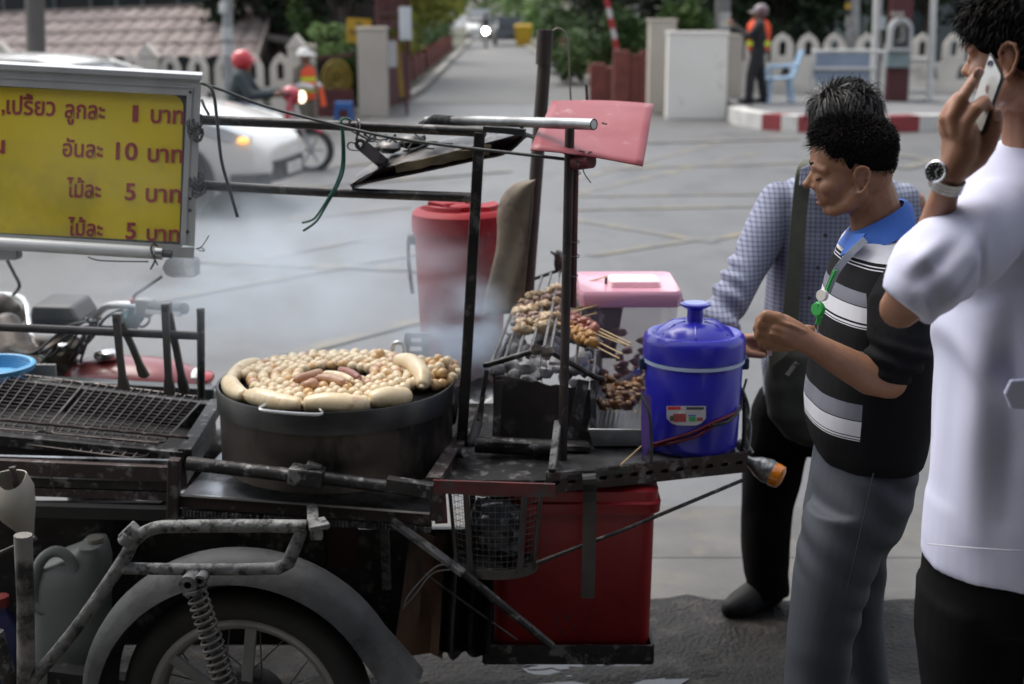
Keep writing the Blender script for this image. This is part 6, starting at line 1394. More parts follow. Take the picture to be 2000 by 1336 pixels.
for i, (a, b, m, lab) in enumerate([((1016, 598), (1186, 549), 'pale', 'pale meat skewer at the back of the left heap'), ((1014, 612), (1192, 571), 'dark', 'browned squid skewer second from the back of the left heap'), ((1010, 626), (1190, 584), 'pale', 'pale skewer lying over the ridge, third from the back'),
                                  ((1008, 638), (1182, 597), 'dark', 'dark mottled skewer in the middle of the left heap'), ((1012, 646), (1178, 606), 'dark', 'mottled squid skewer near the front of the left heap'), ((1010, 656), (1172, 610), 'pale', 'plump pale skewer, second from the front of the left heap'), ((1016, 662), (1166, 621), 'pale', 'plump pale skewer at the very front of the left heap')]):
    skewer(lab, a, b, m, 9, .47, 30 + i, .014 + .004 * (i % 3), .0135 if m == 'pale' else .012)
for i, (a, b, m, lab) in enumerate([((1112, 628), (1233, 686), 'red', 'red meat skewer at the back of the right heap'), ((1113, 638), (1230, 694), 'red', 'red meat skewer, second from the back of the right heap'), ((1112, 646), (1222, 690), 'red', 'red meat skewer, third from the back of the right heap'),
                                  ((1110, 656), (1215, 710), 'gold', 'golden meat skewer second from the front of the right heap'), ((1118, 668), (1210, 716), 'gold', 'golden meat skewer at the front of the right heap')]):
    skewer(lab, a, b, m, 7, .46, 60 + i, .02 + .004 * (i % 2), .0125)
for i in range(4):
    pass

# ================================================================== RIGHT TABLE: TRAY, BOX, COOLER
r = thing('tray', P(1215, 800, 3.68), 'stainless tray of stewed brown meat between the brazier and the blue cooler', 'tray')
tq4 = [P(1158, 822, 3.42), P(1300, 822, 3.42), P(1310, 712, 3.86), P(1180, 706, 3.86)]
for p in tq4: p.z = tz + .01
rim4 = [p + (p - (tq4[0] + tq4[2]) / 2) * .1 + V((0, 0, .045)) for p in tq4]
q = MB(); q.sheet([[bil(tq4, s / 6, t / 6) for t in range(7)] for s in range(7)], .003); q.build('tray_base', steelm, r, 0)
q = MB()
for i in range(4): q.hexa([tq4[i], tq4[(i + 1) % 4], tq4[(i + 1) % 4] + V((0, 0, .002)), tq4[i] + V((0, 0, .002))], [rim4[i], rim4[(i + 1) % 4], rim4[(i + 1) % 4] + V((0, 0, .003)), rim4[i] + V((0, 0, .003))])
q.tube(rim4 + [rim4[0]], .004, 8); q.build('tray_wall', steelm, r, 0)
q = MB()
for k in range(16): q.tube([bil(tq4, k / 15, .03) + V((0, 0, .02)), bil(tq4, k / 15, .97) + V((0, 0, .02))], .0014, 5)
q.build('wire_insert', steelm, r)
def near(px, py): return P(px, py, 3.46 + (815 - py) / 100 * .4)
stew = mat('stewed_brown', (0.17, 0.075, 0.022), (0.27, 0.14, 0.045), 30, .28, 0, .4, 60, c3=(0.09, 0.03, 0.01), s3=26, t3=(0.52, 0.66), spec=.65)
for i, (x, y) in enumerate([(1178, 796), (1200, 786), (1190, 766), (1212, 760), (1222, 780), (1240, 768), (1205, 800), (1232, 796), (1248, 786), (1184, 748), (1226, 762), (1250, 756), (1216, 772), (1198, 775)]):
    c = near(x, y); rr3 = random.Random(i); q = MB()
    for k in range(6): q.ell(c + V((rr3.uniform(-.018, .018), rr3.uniform(-.014, .014), rr3.uniform(0, .02))), (rr3.uniform(.008, .015), rr3.uniform(.008, .014), rr3.uniform(.007, .012)), 10, nz=.5, nf=3, seed=i * 9 + k)
    root = thing('stewed_skewer', c, 'stewed brown meat skewer heaped in the stainless tray', 'skewer', 'stewed skewers in the tray'); q.build('meat', stew, root, 180)
    e = c + V((rr3.uniform(-.03, .03), -.035 - rr3.random() * .03, rr3.uniform(-.006, .012))); MB().tube([c, e], .002, 6).build('stick', bamboo, root)
r = thing('kitchen_scissors', P(1225, 735, 3.6), 'pale scissor blade resting on the tray edge by the blue cooler', 'scissors')
q = MB(); q.loft([[P(x, y - w_, 3.6) , P(x, y + w_, 3.6), P(x, y + w_, 3.61), P(x, y - w_, 3.61)] for x, y, w_ in ((1200, 748, 1), (1220, 738, 4), (1240, 728, 6), (1250, 722, 7))]); q.build('blade', chrome, r, 0)
q = MB(); q.tube(spline([P(1248, 724, 3.6), P(1256, 716, 3.6), P(1262, 706, 3.6)], 4), .006, 8); q.build('handle', mat('teal_plastic', (0.03, 0.12, 0.15)), r)
# pink lidded box
pb_ = thing('storage_box', P(1230, 690, 3.95), 'clear plastic box with a pink lid full of raw skewers', 'storage box')
bq = [P(1128, 690, 3.82), P(1318, 690, 3.82)]; zb_ = tz + .004
x0_, x1_ = P(1135, 600, 3.9).x, P(1322, 600, 3.9).x; zt2 = P(1230, 598, 3.85).z
clearp = mat('clear_plastic', (0.80, 0.70, 0.70), rough=.25, alpha=.32, spec=.5)
q = MB(); xm, hw_ = (x0_ + x1_) / 2, (x1_ - x0_) / 2
q.loft([[V((xm + sx * hw_ * k, 4.0 + sy * .15 * k, z)) for sx, sy in ((-1, -.85), (-.9, -1), (.9, -1), (1, -.85), (1, .85), (.9, 1), (-.9, 1), (-1, .85))] for z, k in ((zb_, .88), (zb_ + .005, .9), (zt2, 1.0))]); q.build('box_body', clearp, pb_, 50)
pinkm = mat('pink_lid', (0.72, 0.36, 0.46), (0.68, 0.33, 0.42), 3, .3, coat=.3)
q = MB(); q.loft([[V((xm + sx * hw_ * k, 4.0 + sy * .15 * k, z)) for sx, sy in ((-1, -.85), (-.9, -1), (.9, -1), (1, -.85), (1, .85), (.9, 1), (-.9, 1), (-1, .85))] for z, k in ((zt2 - .002, 1.06), (zt2 + .03, 1.08), (zt2 + .042, 1.03), (zt2 + .036, .96), (zt2 + .034, .5))]); q.build('lid', pinkm, pb_, 50)
q = MB(); q.loft([[V((xm + .02 + sx * hw_ * .55 * k, 4.0 + sy * .06 * k, z)) for sx, sy in ((-1, -.8), (-.9, -1), (.9, -1), (1, -.8), (1, .8), (.9, 1), (-.9, 1), (-1, .8))] for z, k in ((zt2 + .03, 1), (zt2 + .05, .96), (zt2 + .052, .9))]); q.build('lid_panel', mat('pale_pink', (0.85, 0.66, 0.68), rough=.35), pb_, 50)
q = MB(); c = V((x1_ + .012, 3.98, zt2 + .01)); q.box(c, (.012, .1, .06), Matrix.Rotation(R(-24), 3, 'Y')); q.build('latch', mat('pink_latch', (0.75, 0.2, 0.35), rough=.35), pb_, 0, bevel=.004)
q = MB(); rr3 = random.Random(11)
for k in range(60): q.ell((xm + rr3.uniform(-.8, .8) * hw_, 4.0 + rr3.uniform(-.12, .11), zb_ + .01 + rr3.random() ** 1.5 * .17), (.02, .016, .012), 8, Matrix.Rotation(rr3.uniform(0, 3), 3, 'Z'), nz=.5, nf=2.5, seed=k)
o = q.build('raw_meat', mat('raw_pink_meat', (0.42, 0.2, 0.17), (0.34, 0.16, 0.1), 20, .4), None, 180, loc=V((xm, 4.0, zb_))); tag(o, 'heap of raw pink meat inside the clear pink lidded box', 'meat', kind='stuff')
r = thing('iron_spike', P(1180, 600, 4.0), 'thin black iron spike standing between the brazier and the pink box', 'rod'); MB().tube([P(1179, 640, 4.0), P(1184, 542, 4.0)], .004, 8).build('shaft', blackp, r); MB().ell(P(1182, 590, 4.0), (.012, .012, .02), 10, nz=.4).build('knob', blackp, r)

blue = mat('cooler_blue', (0.028, 0.026, 0.46), (0.024, 0.022, 0.40), 3, .3, coat=.25, spec=.5)
bl2 = thing('water_cooler', P(1352, 890, 3.42), 'round blue plastic water cooler tied at the table corner', 'cooler')
cY = 3.44; cb_ = V((P(1352, 800, cY).x, cY, 0)); rB = (P(1448, 800, cY).x - P(1256, 800, cY).x) / 2 * .985
zt3 = P(1352, 722, cY - rB).z; zbb = tz + .002
q = MB(); q.lathe([(0, zbb), (rB * .88, zbb), (rB * .92, zbb + .004), (rB * .95, zbb + .02), (rB, zt3 - .01), (rB * .98, zt3 - .004), (0, zt3 - .004)], cb_, 64); q.build('barrel', blue, bl2)
q = MB(); q.lathe([(rB * 1.0, zt3 - .008), (rB * 1.035, zt3 - .006), (rB * 1.035, zt3 + .002), (rB * 1.0, zt3 + .004)], cb_, 64); q.build('seal', mat('pale_seal', (0.5, 0.6, 0.8), rough=.4), bl2)
q = MB(); q.lathe([(rB * 1.0, zt3 + .003), (rB * 1.04, zt3 + .005), (rB * 1.045, zt3 + .045), (rB * 1.02, zt3 + .058), (rB * .95, zt3 + .066), (rB * .85, zt3 + .066), (rB * .80, zt3 + .061), (rB * .72, zt3 + .075), (rB * .45, zt3 + .092), (rB * .24, zt3 + .095), (0, zt3 + .095)], cb_, 72); q.build('lid', blue, bl2)
q = MB()
for k in range(6):
    t = R(25 + 60 * k); e = V((math.cos(t), math.sin(t), 0)); q.tube([cb_ + e * rB * .22 + V((0, 0, zt3 + .094)), cb_ + e * rB * .5 + V((0, 0, zt3 + .089)), cb_ + e * rB * .76 + V((0, 0, zt3 + .068))], [.0035, .0035, .003], 8)
q.build('lid_rib', blue, bl2)
kz = zt3 + .093
q = MB(); q.lathe([(.020, kz), (.019, kz + .03), (.030, kz + .036), (.037, kz + .040), (.037, kz + .045), (.030, kz + .047), (0, kz + .046)], cb_, 32); q.build('knob', blue, bl2)
q = MB(); q.lathe([(0, kz + .0475), (.029, kz + .0475)], cb_, 32); q.build('knob_cap', mat('pale_blue_cap', (0.32, 0.38, 0.72), rough=.35), bl2)
for s in (-1, 1): MB().box(cb_ + V((s * rB * 1.03, -.0, zt3 - .012)), (.022, .04, .03)).build('handle_lug', mat('navy_lug', (0.015, 0.03, 0.08)), bl2, 0, bevel=.005)
def onc(px, py, k=1.003):                 # point on the cooler's front wall
    x = P(px, py, cY - rB * .95).x; 
    dx = max(-.98, min(.98, (x - cb_.x) / rB)); th = math.asin(dx); z = P(px, py, cY - rB * math.cos(th)).z
    return cb_ + V((math.sin(th) * rB * k, -math.cos(th) * rB * k, z))
def patch(px0, py0, px1, py1, k, m, name, par, cut=0.0, n=8):
    q = MB(); g = []
    for i in range(n + 1):
        x = lerp(px0, px1, i / n); cx_ = cut * (abs(2 * i / n - 1) ** 4)
        g.append([onc(x, lerp(py0, py1 - cx_, j / 3), k) for j in range(4)])
    q.sheet(g, .0006); return q.build(name, m, par, 0)
st_ = patch(1304, 793, 1378, 831, 1.004, mat('sticker_white', (0.6, 0.6, 0.6), (0.5, 0.5, 0.52), 30, .5), 'label', bl2, 14)
q = MB()
lab = [((1306, 794, 1330, 800), (0.55, 0.03, 0.03)), ((1340, 795, 1374, 800), (0.05, 0.05, 0.06)), ((1316, 808, 1340, 824), (0.3, 0.05, 0.05)), ((1310, 812, 1318, 822), (0.06, 0.09, 0.04)), ((1345, 814, 1358, 823), (0.04, 0.3, 0.08)), ((1344, 810, 1358, 813), (0.05, 0.1, 0.35)), ((1360, 815, 1372, 822), (0.3, 0.08, 0.09)), ((1326, 803, 1337, 807), (0.6, 0.55, 0.5))]
for i, (b_, c_) in enumerate(lab): patch(*b_, 1.0065, mat('print_%d' % i, c_, tuple(k * 1.6 + .02 for k in c_), 200, .5), 'print_mark', st_, 0, 4)
q = MB(); q.tube([onc(x, y, 1.02) for x, y in ((1262, 892), (1266, 872), (1300, 862), (1350, 845), (1400, 822), (1440, 806))], .004, 7); o = q.build('red_cord', mat('cord_red', (0.16, 0.012, 0.02), (0.1, 0.01, 0.015), 20, .7), None, 180, loc=onc(1300, 862)); tag(o, 'dark red cord tied across the blue cooler', 'cord')
k_ = MB(); k_.tube([onc(x, y, 1.025) for x, y in ((1266, 874), (1310, 866), (1360, 852), (1392, 832), (1380, 830))], .0035, 7); k_.tube([onc(x, y, 1.03) for x, y in ((1264, 870), (1256, 890), (1250, 906))], .0045, 7); k_.build('loose_end', MATS['cord_red'], o, 180)
q = MB(); q.tube([onc(x, y, 1.03) for x, y in ((1390, 830), (1420, 824), (1440, 810), (1452, 796))], .0045, 7); o = q.build('black_cord', cablem, None, 180, loc=onc(1420, 824)); tag(o, 'black elastic cord hooked at the right of the blue cooler', 'cord')
r = thing('wooden_board', P(1262, 900, 3.33), 'peeling purple board standing against the left of the blue cooler', 'board')
q = MB(); q.hexa([P(1252, 762, 3.33), P(1272, 775, 3.3), P(1274, 872, 3.3), P(1253, 900, 3.33)], [P(1252, 762, 3.34), P(1272, 775, 3.315), P(1274, 872, 3.315), P(1253, 900, 3.34)]); q.build('panel', mat('peeling_purple', (0.12, 0.06, 0.3), (0.09, 0.045, 0.22), 9, .7, 0, .2, 30, c3=(0.03, 0.02, 0.04), s3=16, t3=(0.55, 0.63), stretch=(1, 1, .4)), r, 0)
MB().tube(spline([P(1252, 770, 3.31), P(1268, 806, 3.28), P(1272, 850, 3.28), P(1272, 906, 3.28)], 5), .0042, 7).build('cord', cablem, r)
r = thing('skewer_stick', P(1250, 872, 3.3), 'bare bamboo stick poking over the front of the table by the purple board', 'stick'); MB().tube([P(1252, 872, 3.33), P(1212, 908, 3.22)], .0022, 6).build('shaft', bamboo, r)
r = thing('steel_bracket', P(1452, 880, 3.4), 'black bent iron holder at the right side of the blue cooler', 'bracket'); q = MB(); q.tube(spline([P(1438, 740, 3.47), P(1452, 780, 3.44), P(1454, 830, 3.42), P(1450, 905, 3.40)], 6), .006, 8); q.build('iron_rod', soot, r); MB().bar(P(1440, 895, 3.40), P(1452, 860, 3.44), .02, .006).build('foot', soot, r, 0)

# ladle and plate left of the brazier
r = thing('ladle', P(940, 780, 3.5), 'round perforated skimmer with a grey wooden handle leaning on the brazier', 'skimmer')
c = P(940, 764, 3.55); q = MB(); q.lathe([(0, -.004), (.024, -.003), (.032, .004), (.034, .008), (.031, .006), (.022, 0), (0, -.001)], c, 28, axis=(P(940, 700, 3.3) - c).normalized()); q.build('bowl', mat('skimmer_steel', (0.3, 0.3, 0.3), (0.15, 0.15, 0.15), 40, .4, .8), r)
q = MB(); q.tube([P(947, 770, 3.5), P(938, 800, 3.47)], .005, 8); q.build('neck', steelm, r); MB().caps([P(939, 796, 3.47), P(932, 830, 3.45), P(922, 864, 3.43)], [.010, .013, .012], 12).build('handle', mat('grey_wood', (0.16, 0.16, 0.155), (0.09, 0.09, 0.088), 12, .7, stretch=(1, 1, .3)), r)
r = thing('plate', P(890, 780, 3.45), 'worn white metal plate wedged behind the square upright', 'plate'); q = MB(); q.sheet([[P(lerp(880, 898, s / 4) - 8 * (t / 5) ** 2, lerp(765, 838, t / 5) - s * 3, 3.5) for t in range(6)] for s in range(5)], .003); q.build('dish', deckm, r, 60)

# ================================================================== WIRE BASKET, RED BIN, CAN, FUNNEL
wb = thing('wire_basket', P(965, 1040, 3.05), 'wire mesh basket with bent steel bands hanging in front of the red bin', 'basket')
bm2 = mat('band_steel', (0.085, 0.075, 0.068), (0.14, 0.13, 0.12), 12, .5, .6, .2, 50)
bC = lambda py, Y=3.235: V((P(968, py, Y).x, Y, P(968, py, Y).z))
def bring(c, rx, ry, n=40, a0=0, a1=360): return [c + V((math.cos(R(lerp(a0, a1, i / n))) * rx, math.sin(R(lerp(a0, a1, i / n))) * ry, 0)) for i in range(n + 1)]
cT, cB = bC(942), bC(1100); rxT, rxB = .118, .100
def bandring(c, rx, ry, h):
    q = MB(); pr_ = bring(c, rx, ry); qr = bring(c, rx + .003, ry + .003)
    q.loft([[p - V((0, 0, h / 2)), p + V((0, 0, h / 2)), o_ + V((0, 0, h / 2)), o_ - V((0, 0, h / 2))] for p, o_ in zip(pr_, qr)]); return q
bandring(cT, rxT, .085, .012).build('top_band', bm2, wb, 0); bandring(cB, rxB, .075, .022).build('bottom_band', bm2, wb, 0)
q = MB()
for a in (205, 235, 305, 335, 60, 120): 
    e = V((math.cos(R(a)), math.sin(R(a)), 0)); q.bar(V((cT.x + e.x * (rxT + .002), cT.y + e.y * .087, cT.z)), V((cB.x + e.x * (rxB + .002), cB.y + e.y * .077, cB.z)), .016, .003, e)
q.build('upright_band', bm2, wb, 0)
q = MB()
for k in range(44):
    a = 2 * math.pi * k / 44; e = V((math.cos(a), math.sin(a), 0)); q.tube([V((cT.x + e.x * rxT * .985, cT.y + e.y * .083, cT.z)), V((cB.x + e.x * rxB * .985, cB.y + e.y * .073, cB.z))], .0006, 4)
for k in range(1, 13):
    t = k / 13; c = lerp(cT, cB, t); q.tube(bring(c, lerp(rxT, rxB, t) * .985, lerp(.083, .073, t)), .0006, 4)
q.build('wire_mesh', mat('mesh_wire', (0.16, 0.155, 0.15), rough=.5, metal=.8), wb)
q = MB(); q.loft([bring(cB, rxB, .075)[:-1], [p + V((0, 0, .003)) for p in bring(cB, rxB, .075)[:-1]]]); q.build('base', soot, wb, 0)
bg_ = thing('plastic_bag', cB + V((.01, 0, .02)), 'crumpled black plastic bag stuffed in the wire basket', 'bag')
q = MB(); q.ell(cB + V((.012, -.01, .065)), (.052, .045, .062), 20, nz=.5, nf=1.8, seed=3); q.ell(cB + V((-.0, .01, .12)), (.06, .045, .045), 20, nz=.5, nf=2, seed=8)
body('bag_skin', q, mat('bin_liner', (0.014, 0.016, 0.02), (0.022, 0.024, 0.03), 12, .28, 0, .5, 35), .006, 1, bg_, None, lambda p, n: .006 * noise.noise(p * 45))
rb = thing('plastic_bin', V((P(1125, 1245, 3.3).x, 3.4, ZT)), 'large red plastic bin with a thick lid under the table', 'bin')
binr = mat('bin_red', (0.34, 0.013, 0.018), (0.26, 0.011, 0.015), 3, .42, 0, .05, 20, c3=(0.06, 0.01, 0.012), s3=4, t3=(0.6, 0.78), stretch=(1.5, 1, .5), coat=.1)
xl, xr = P(964, 1200, 3.28).x, P(1272, 1200, 3.28).x; zt4 = P(1150, 1003, 3.28).z; xlt, xrt = P(966, 1005, 3.26).x, P(1282, 1005, 3.26).x
def rr4(x0, x1, y0, y1, r, z, n=5):
    out = []
    for cx, cy_, a0 in ((x1 - r, y1 - r, 0), (x0 + r, y1 - r, 90), (x0 + r, y0 + r, 180), (x1 - r, y0 + r, 270)):
        out += [V((cx + math.cos(R(a0 + 90 * k / n)) * r, cy_ + math.sin(R(a0 + 90 * k / n)) * r, z)) for k in range(n + 1)]
    return out
q = MB(); q.loft([rr4(xl + .006, xr - .006, 3.295, 3.68, .03, ZT - .02), rr4(xl, xr, 3.289, 3.686, .035, ZT - .01), rr4(xlt, xrt, 3.275, 3.70, .035, zt4)]); q.build('bin_body', binr, rb, 50)
zl = P(1150, 945, 3.25).z
q = MB(); q.loft([rr4(xlt - .012, xrt + .012, 3.262, 3.712, .035, zt4 + .004), rr4(xlt - .014, xrt + .014, 3.26, 3.714, .035, zt4 + .03), rr4(xlt - .006, xrt + .008, 3.268, 3.706, .035, zt4 + .034), rr4(xlt - .006, xrt + .008, 3.268, 3.706, .035, min(zl, pa.z - .045)), rr4(xlt + .01, xrt - .01, 3.28, 3.69, .03, min(zl, pa.z - .045) + .008)]); q.build('lid', binr, rb, 40)
rr3 = random.Random(3)
for k in range(12):
    x, y = rr3.uniform(1085, 1135), rr3.uniform(1125, 1235); MB().ell(P(x, y, 3.2865), (.0025, .002, rr3.uniform(.006, .018)), 8).build('soot_drip', blackp, rb)
jc = thing('jerry_can', P(140, 1290, 3.42), 'grubby translucent jerry can with a moulded handle under the left grill', 'can')
canm = mat('can_plastic', (0.24, 0.26, 0.235), (0.17, 0.185, 0.17), 3, .5, 0, .05, 20, c3=(0.1, 0.1, 0.09), s3=4, t3=(0.55, 0.72))
cY2 = 3.42; q = MB(); jx = lambda px, py: P(px, py, cY2)
lv_ = [(1345, 62, 205), (1300, 64, 208), (1240, 66, 210), (1180, 68, 212), (1130, 74, 212), (1095, 85, 212), (1068, 150, 208), (1058, 160, 202)]
rings = []
for y, l, r_ in lv_:
    a_, b_ = jx(l, y), jx(r_, y); c = (a_ + b_) / 2; hw_ = (b_ - a_).length / 2; dp_ = .09 if y > 1080 else .06
    rings.append([V((c.x + math.copysign(abs(math.cos(t)) ** .6, math.cos(t)) * hw_, c.y + math.copysign(abs(math.sin(t)) ** .6, math.sin(t)) * dp_, c.z)) for t in [2 * math.pi * k / 28 for k in range(28)]])
q.loft(rings); q.build('can_body', canm, jc, 60)
q = MB(); q.tube(spline([jx(84, 1160), jx(84, 1120), jx(98, 1075), jx(124, 1056), jx(150, 1066), jx(166, 1100), jx(160, 1140), jx(136, 1165), jx(105, 1170), jx(84, 1155)], 6), [.014] * 55, 10); 
for i in range(len(q.v)): q.v[i] = q.v[i] + V((0, -.075, 0))
q.build('handle', canm, jc, 180)
q = MB(); q.lathe([(0, 0), (.024, 0), (.024, .02), (.022, .026), (0, .026)], jx(186, 1068), 20); q.lathe([(.02, -.02), (.02, .002)], jx(186, 1068), 20); q.build('cap', mat('can_cap', (0.36, 0.34, 0.28), (0.26, 0.245, 0.2), 9, .6), jc)
fn_ = thing('funnel', PV(35, 1000, -.14), 'cut white plastic bottle used as a funnel on an iron rod', 'funnel')
q = MB(); rg = []
for y, l, r_, tl in ((925, -6, 50, 12), (950, -14, 64, 10), (990, -14, 67, 4), (1015, 6, 66, 2), (1046, 44, 66, 0)):
    a_, b_ = PV(l, y, -.15), PV(r_, y, -.15); c = (a_ + b_) / 2; hw_ = (b_ - a_).length / 2
    rg.append([V((c.x + math.cos(t) * hw_, c.y + math.sin(t) * hw_ * .9, c.z + math.cos(t) * 0 - (1 if math.sin(t) < 0 else 0) * .03 * abs(math.sin(t)) * (1 if y < 960 else 0))) for t in [2 * math.pi * k / 24 for k in range(24)]])
q.sheet([list(r_) + [r_[0]] for r_ in rg], .0025); q.build('cone', mat('milky_plastic', (0.5, 0.47, 0.4), (0.4, 0.37, 0.3), 5, .4, trans=.2), fn_, 60)
MB().tube([PV(24, 912, -.15), PV(40, 985, -.15), PV(44, 1045, -.14)], .0085, 8).build('rod', rust, fn_)
bb_ = thing('bottle', P(12, 1190, 3.6), 'blue bottle with a red cap behind the worn support leg', 'bottle'); c = P(8, 1250, 3.5); q = MB(); q.lathe([(0, -.12), (.05, -.12), (.053, -.1), (.053, .04), (.02, .08), (.018, .1)], c, 24); q.build('bottle_body', mat('bottle_blue', (0.02, 0.025, 0.12), (0.03, 0.03, 0.1), 5, .4), bb_)
q = MB(); q.lathe([(0, .098), (.022, .098), (.022, .125), (0, .126)], c, 18); q.build('cap', mat('cap_red', (0.2, 0.02, 0.02)), bb_)

# ================================================================== MOTORCYCLE BEHIND THE CART
mc = thing('motorcycle', P(220, 900, 4.3) * 1.0, 'old motorcycle with a dusty red tank pulling the cart', 'motorcycle'); mc.location.z = 0
MY = 4.35
M_ = lambda px, py, d=0: P(px, py, MY + d)
tankm = mat('tank_red', (0.26, 0.035, 0.04), (0.17, 0.04, 0.042), 4, .32, coat=.3, c3=(0.2, 0.15, 0.13), s3=5, t3=(0.56, 0.75))
q = MB(); rg = []
for px, t, b_, hw_ in ((128, 716, 770, .03), (150, 704, 775, .07), (185, 698, 780, .11), (230, 697, 785, .13), (290, 700, 785, .135), (340, 708, 785, .12), (385, 724, 785, .09), (405, 738, 785, .06)):
    a_, c_ = M_(px, t), M_(px, b_); rg.append([V((a_.x, a_.y + math.cos(u) * hw_, lerp(c_.z, a_.z, .5 + .5 * math.sin(u)))) for u in [2 * math.pi * k / 20 for k in range(20)]])
q.loft(rg); q.build('fuel_tank', tankm, mc, 60)
q = MB(); q.lathe([(0, .03), (.02, .03), (.036, .022), (.04, .01), (.036, 0), (0, -.01)], M_(208, 700, -.03), 24); q.build('tank_cap', chrome, mc)
q = MB(); q.ell(M_(400, 738), (.03, .06, .018), 14); q.build('tail_lamp', mat('tail_red', (0.4, 0.02, 0.02), rough=.2), mc); q = MB(); q.ell(M_(385, 732), (.026, .06, .02), 14); q.build('tail_cowl', whitep, mc)
q = MB(); q.bar(M_(-160, 745, -.24), M_(420, 778, -.24), .05, .07); q.build('side_frame', mat('green_black_frame', (0.03, 0.04, 0.045), (0.02, 0.025, 0.028), 5, .4), mc, 0, bevel=.006)
q = MB(); q.bar(M_(-160, 737, -.25), M_(420, 764, -.25), .02, .01); q.build('side_trim', alu, mc, 0)
q = MB(); q.bar(M_(60, 765, -.28), M_(420, 800, -.28), .02, .05); q.build('back_shelf', deckm, mc, 0)
bar = spline([M_(275, 598, -.25), M_(232, 595, -.2), M_(205, 600, -.12), M_(188, 622, -.05), M_(178, 655, 0), M_(150, 665, .05), M_(70, 662, .2), M_(58, 640, .28), M_(52, 600, .36), M_(36, 580, .45), M_(-20, 575, .55)], 6)
q = MB(); q.tube(bar, .0125, 10); q.build('handlebar', chrome, mc)
q = MB(); q.tube([M_(298, 599, -.28), M_(360, 603, -.42)], [.0165, .0165], 14); q.build('grip', rubber, mc)
q = MB(); q.box(M_(283, 600, -.25), (.05, .05, .055), Matrix.Rotation(R(8), 3, 'Y')); q.build('switch_box', mat('switch_alu', (0.3, 0.31, 0.32), (0.2, 0.2, 0.2), 9, .4, .6), mc, 0, bevel=.008)
q = MB(); q.bar(M_(285, 608, -.28), M_(352, 614, -.44), .006, .012); q.build('brake_lever', alu, mc, 0)
q = MB(); q.ell(M_(258, 622, -.22), (.035, .03, .032), 14, nz=.4, nf=2); q.build('teal_cloth', mat('teal_rag', (0.012, 0.13, 0.15), (0.01, 0.09, 0.11), 12, .8), mc)
q = MB(); q.ell(M_(259, 588, -.24), (.009, .009, .012), 10); q.build('pink_tie', mat('pink_tie', (0.6, 0.12, 0.15)), mc)
mr = MB(); mc1 = M_(348, 522, -.26)
def mirror(c, w_, h_, name='mirror'):
    o = MB(); sh_ = [(-.95, -.1), (-.75, -.75), (-.45, -1), (.7, -1), (.97, -.8), (1, .6), (.85, .95), (-.3, 1), (-.7, .7)]
    o.prism([c + V((x * w_, 0, y * h_)) for x, y in sh_], (.01, .022, 0)); m = o.build(name, blackp, mc, 0, bevel=.004)
    g_ = MB(); g_.prism([c + V((x * w_ * .93, -.003, y * h_ * .92)) for x, y in sh_], (.0, .002, 0)); g_.build('mirror_glass', mat('mirror_glass', (0.85, 0.82, 0.8), rough=.03, metal=1.0), m, 0); return m
mirror(mc1, .052, .031)
MB().tube(spline([M_(316, 540, -.26), M_(280, 565, -.25), M_(262, 578, -.24), M_(259, 598, -.24)], 5), .005, 8).build('mirror_stem', blackp, mc)
mirror(M_(2, 488, .3), .055, .035); MB().tube(spline([M_(14, 508, .3), M_(28, 535, .3), M_(38, 558, .3), M_(26, 576, .4)], 5), .006, 8).build('mirror_stem', blackp, mc)
q = MB(); dpts = [M_(58, 615, -.05), M_(62, 597, -.05), M_(138, 599, -.05), M_(155, 625, -.05), M_(155, 642, -.05), M_(60, 642, -.05)]
q.prism(dpts, (.0, .2, .0)); q.build('dash_box', mat('dash_dark', (0.045, 0.042, 0.04), (0.09, 0.085, 0.08), 8, .5), mc, 0, bevel=.01)
q = MB(); q.prism([M_(68, 600, -.055), M_(135, 602, -.055), M_(150, 624, -.055), M_(70, 624, -.055)], (0, -.004, 0)); q.build('dash_face', mat('dash_glass', (0.12, 0.11, 0.1), (0.06, 0.055, 0.05), 8, .2), mc, 0)
q = MB(); q.lathe([(0, -.02), (.045, -.02), (.05, .0), (.045, .02), (.03, .025), (0, .026)], M_(125, 680, -.05), 22, axis=(0, -.6, .8)); q.build('ignition_plate', mat('bronze_dull', (0.2, 0.16, 0.12), (0.1, 0.08, 0.065), 8, .4, .6), mc)
q = MB(); q.lathe([(0, 0), (.016, 0), (.015, .016), (0, .018)], M_(125, 676, -.08), 16, axis=(0, -.6, .8)); q.build('ignition_lock', chrome, mc)
q = MB(); rr3 = random.Random(21)
for k in range(9):
    a_ = M_(rr3.uniform(150, 230), rr3.uniform(620, 650), -.1); b_ = M_(rr3.uniform(20, 160), rr3.uniform(660, 720), -.05); q.tube(spline([a_, lerp(a_, b_, .4) + V((.02, 0, .02)), lerp(a_, b_, .7) - V((0, .03, .03)), b_], 5), .0045, 6)
q.tube(spline([M_(285, 606, -.24), M_(292, 625, -.24), M_(280, 638, -.24), M_(265, 634, -.22)], 5), .004, 6); q.tube(spline([M_(240, 604, -.2), M_(205, 622, -.1), M_(180, 660, -.05), M_(150, 690, 0)], 6), .005, 6); q.build('control_cable', cablem, mc)
q = MB(); q.caps([M_(15, 640, .1), M_(25, 690, .05), M_(70, 740, .02), M_(110, 780, .02)], [.05, .07, .09, .1], 14); q.caps([M_(60, 668, .1), M_(150, 672, -.02)], [.022, .024], 10); q.caps([M_(0, 600, .35), M_(20, 618, .38)], [.05, .05], 12); q.caps([M_(100, 690, 0), M_(165, 735, 0)], [.03, .04], 10)
body('steering_head', q, mat('grimy_metal', (0.055, 0.05, 0.047), (0.12, 0.1, 0.085), 9, .45, .5, .3, 30), .007, 1, mc)
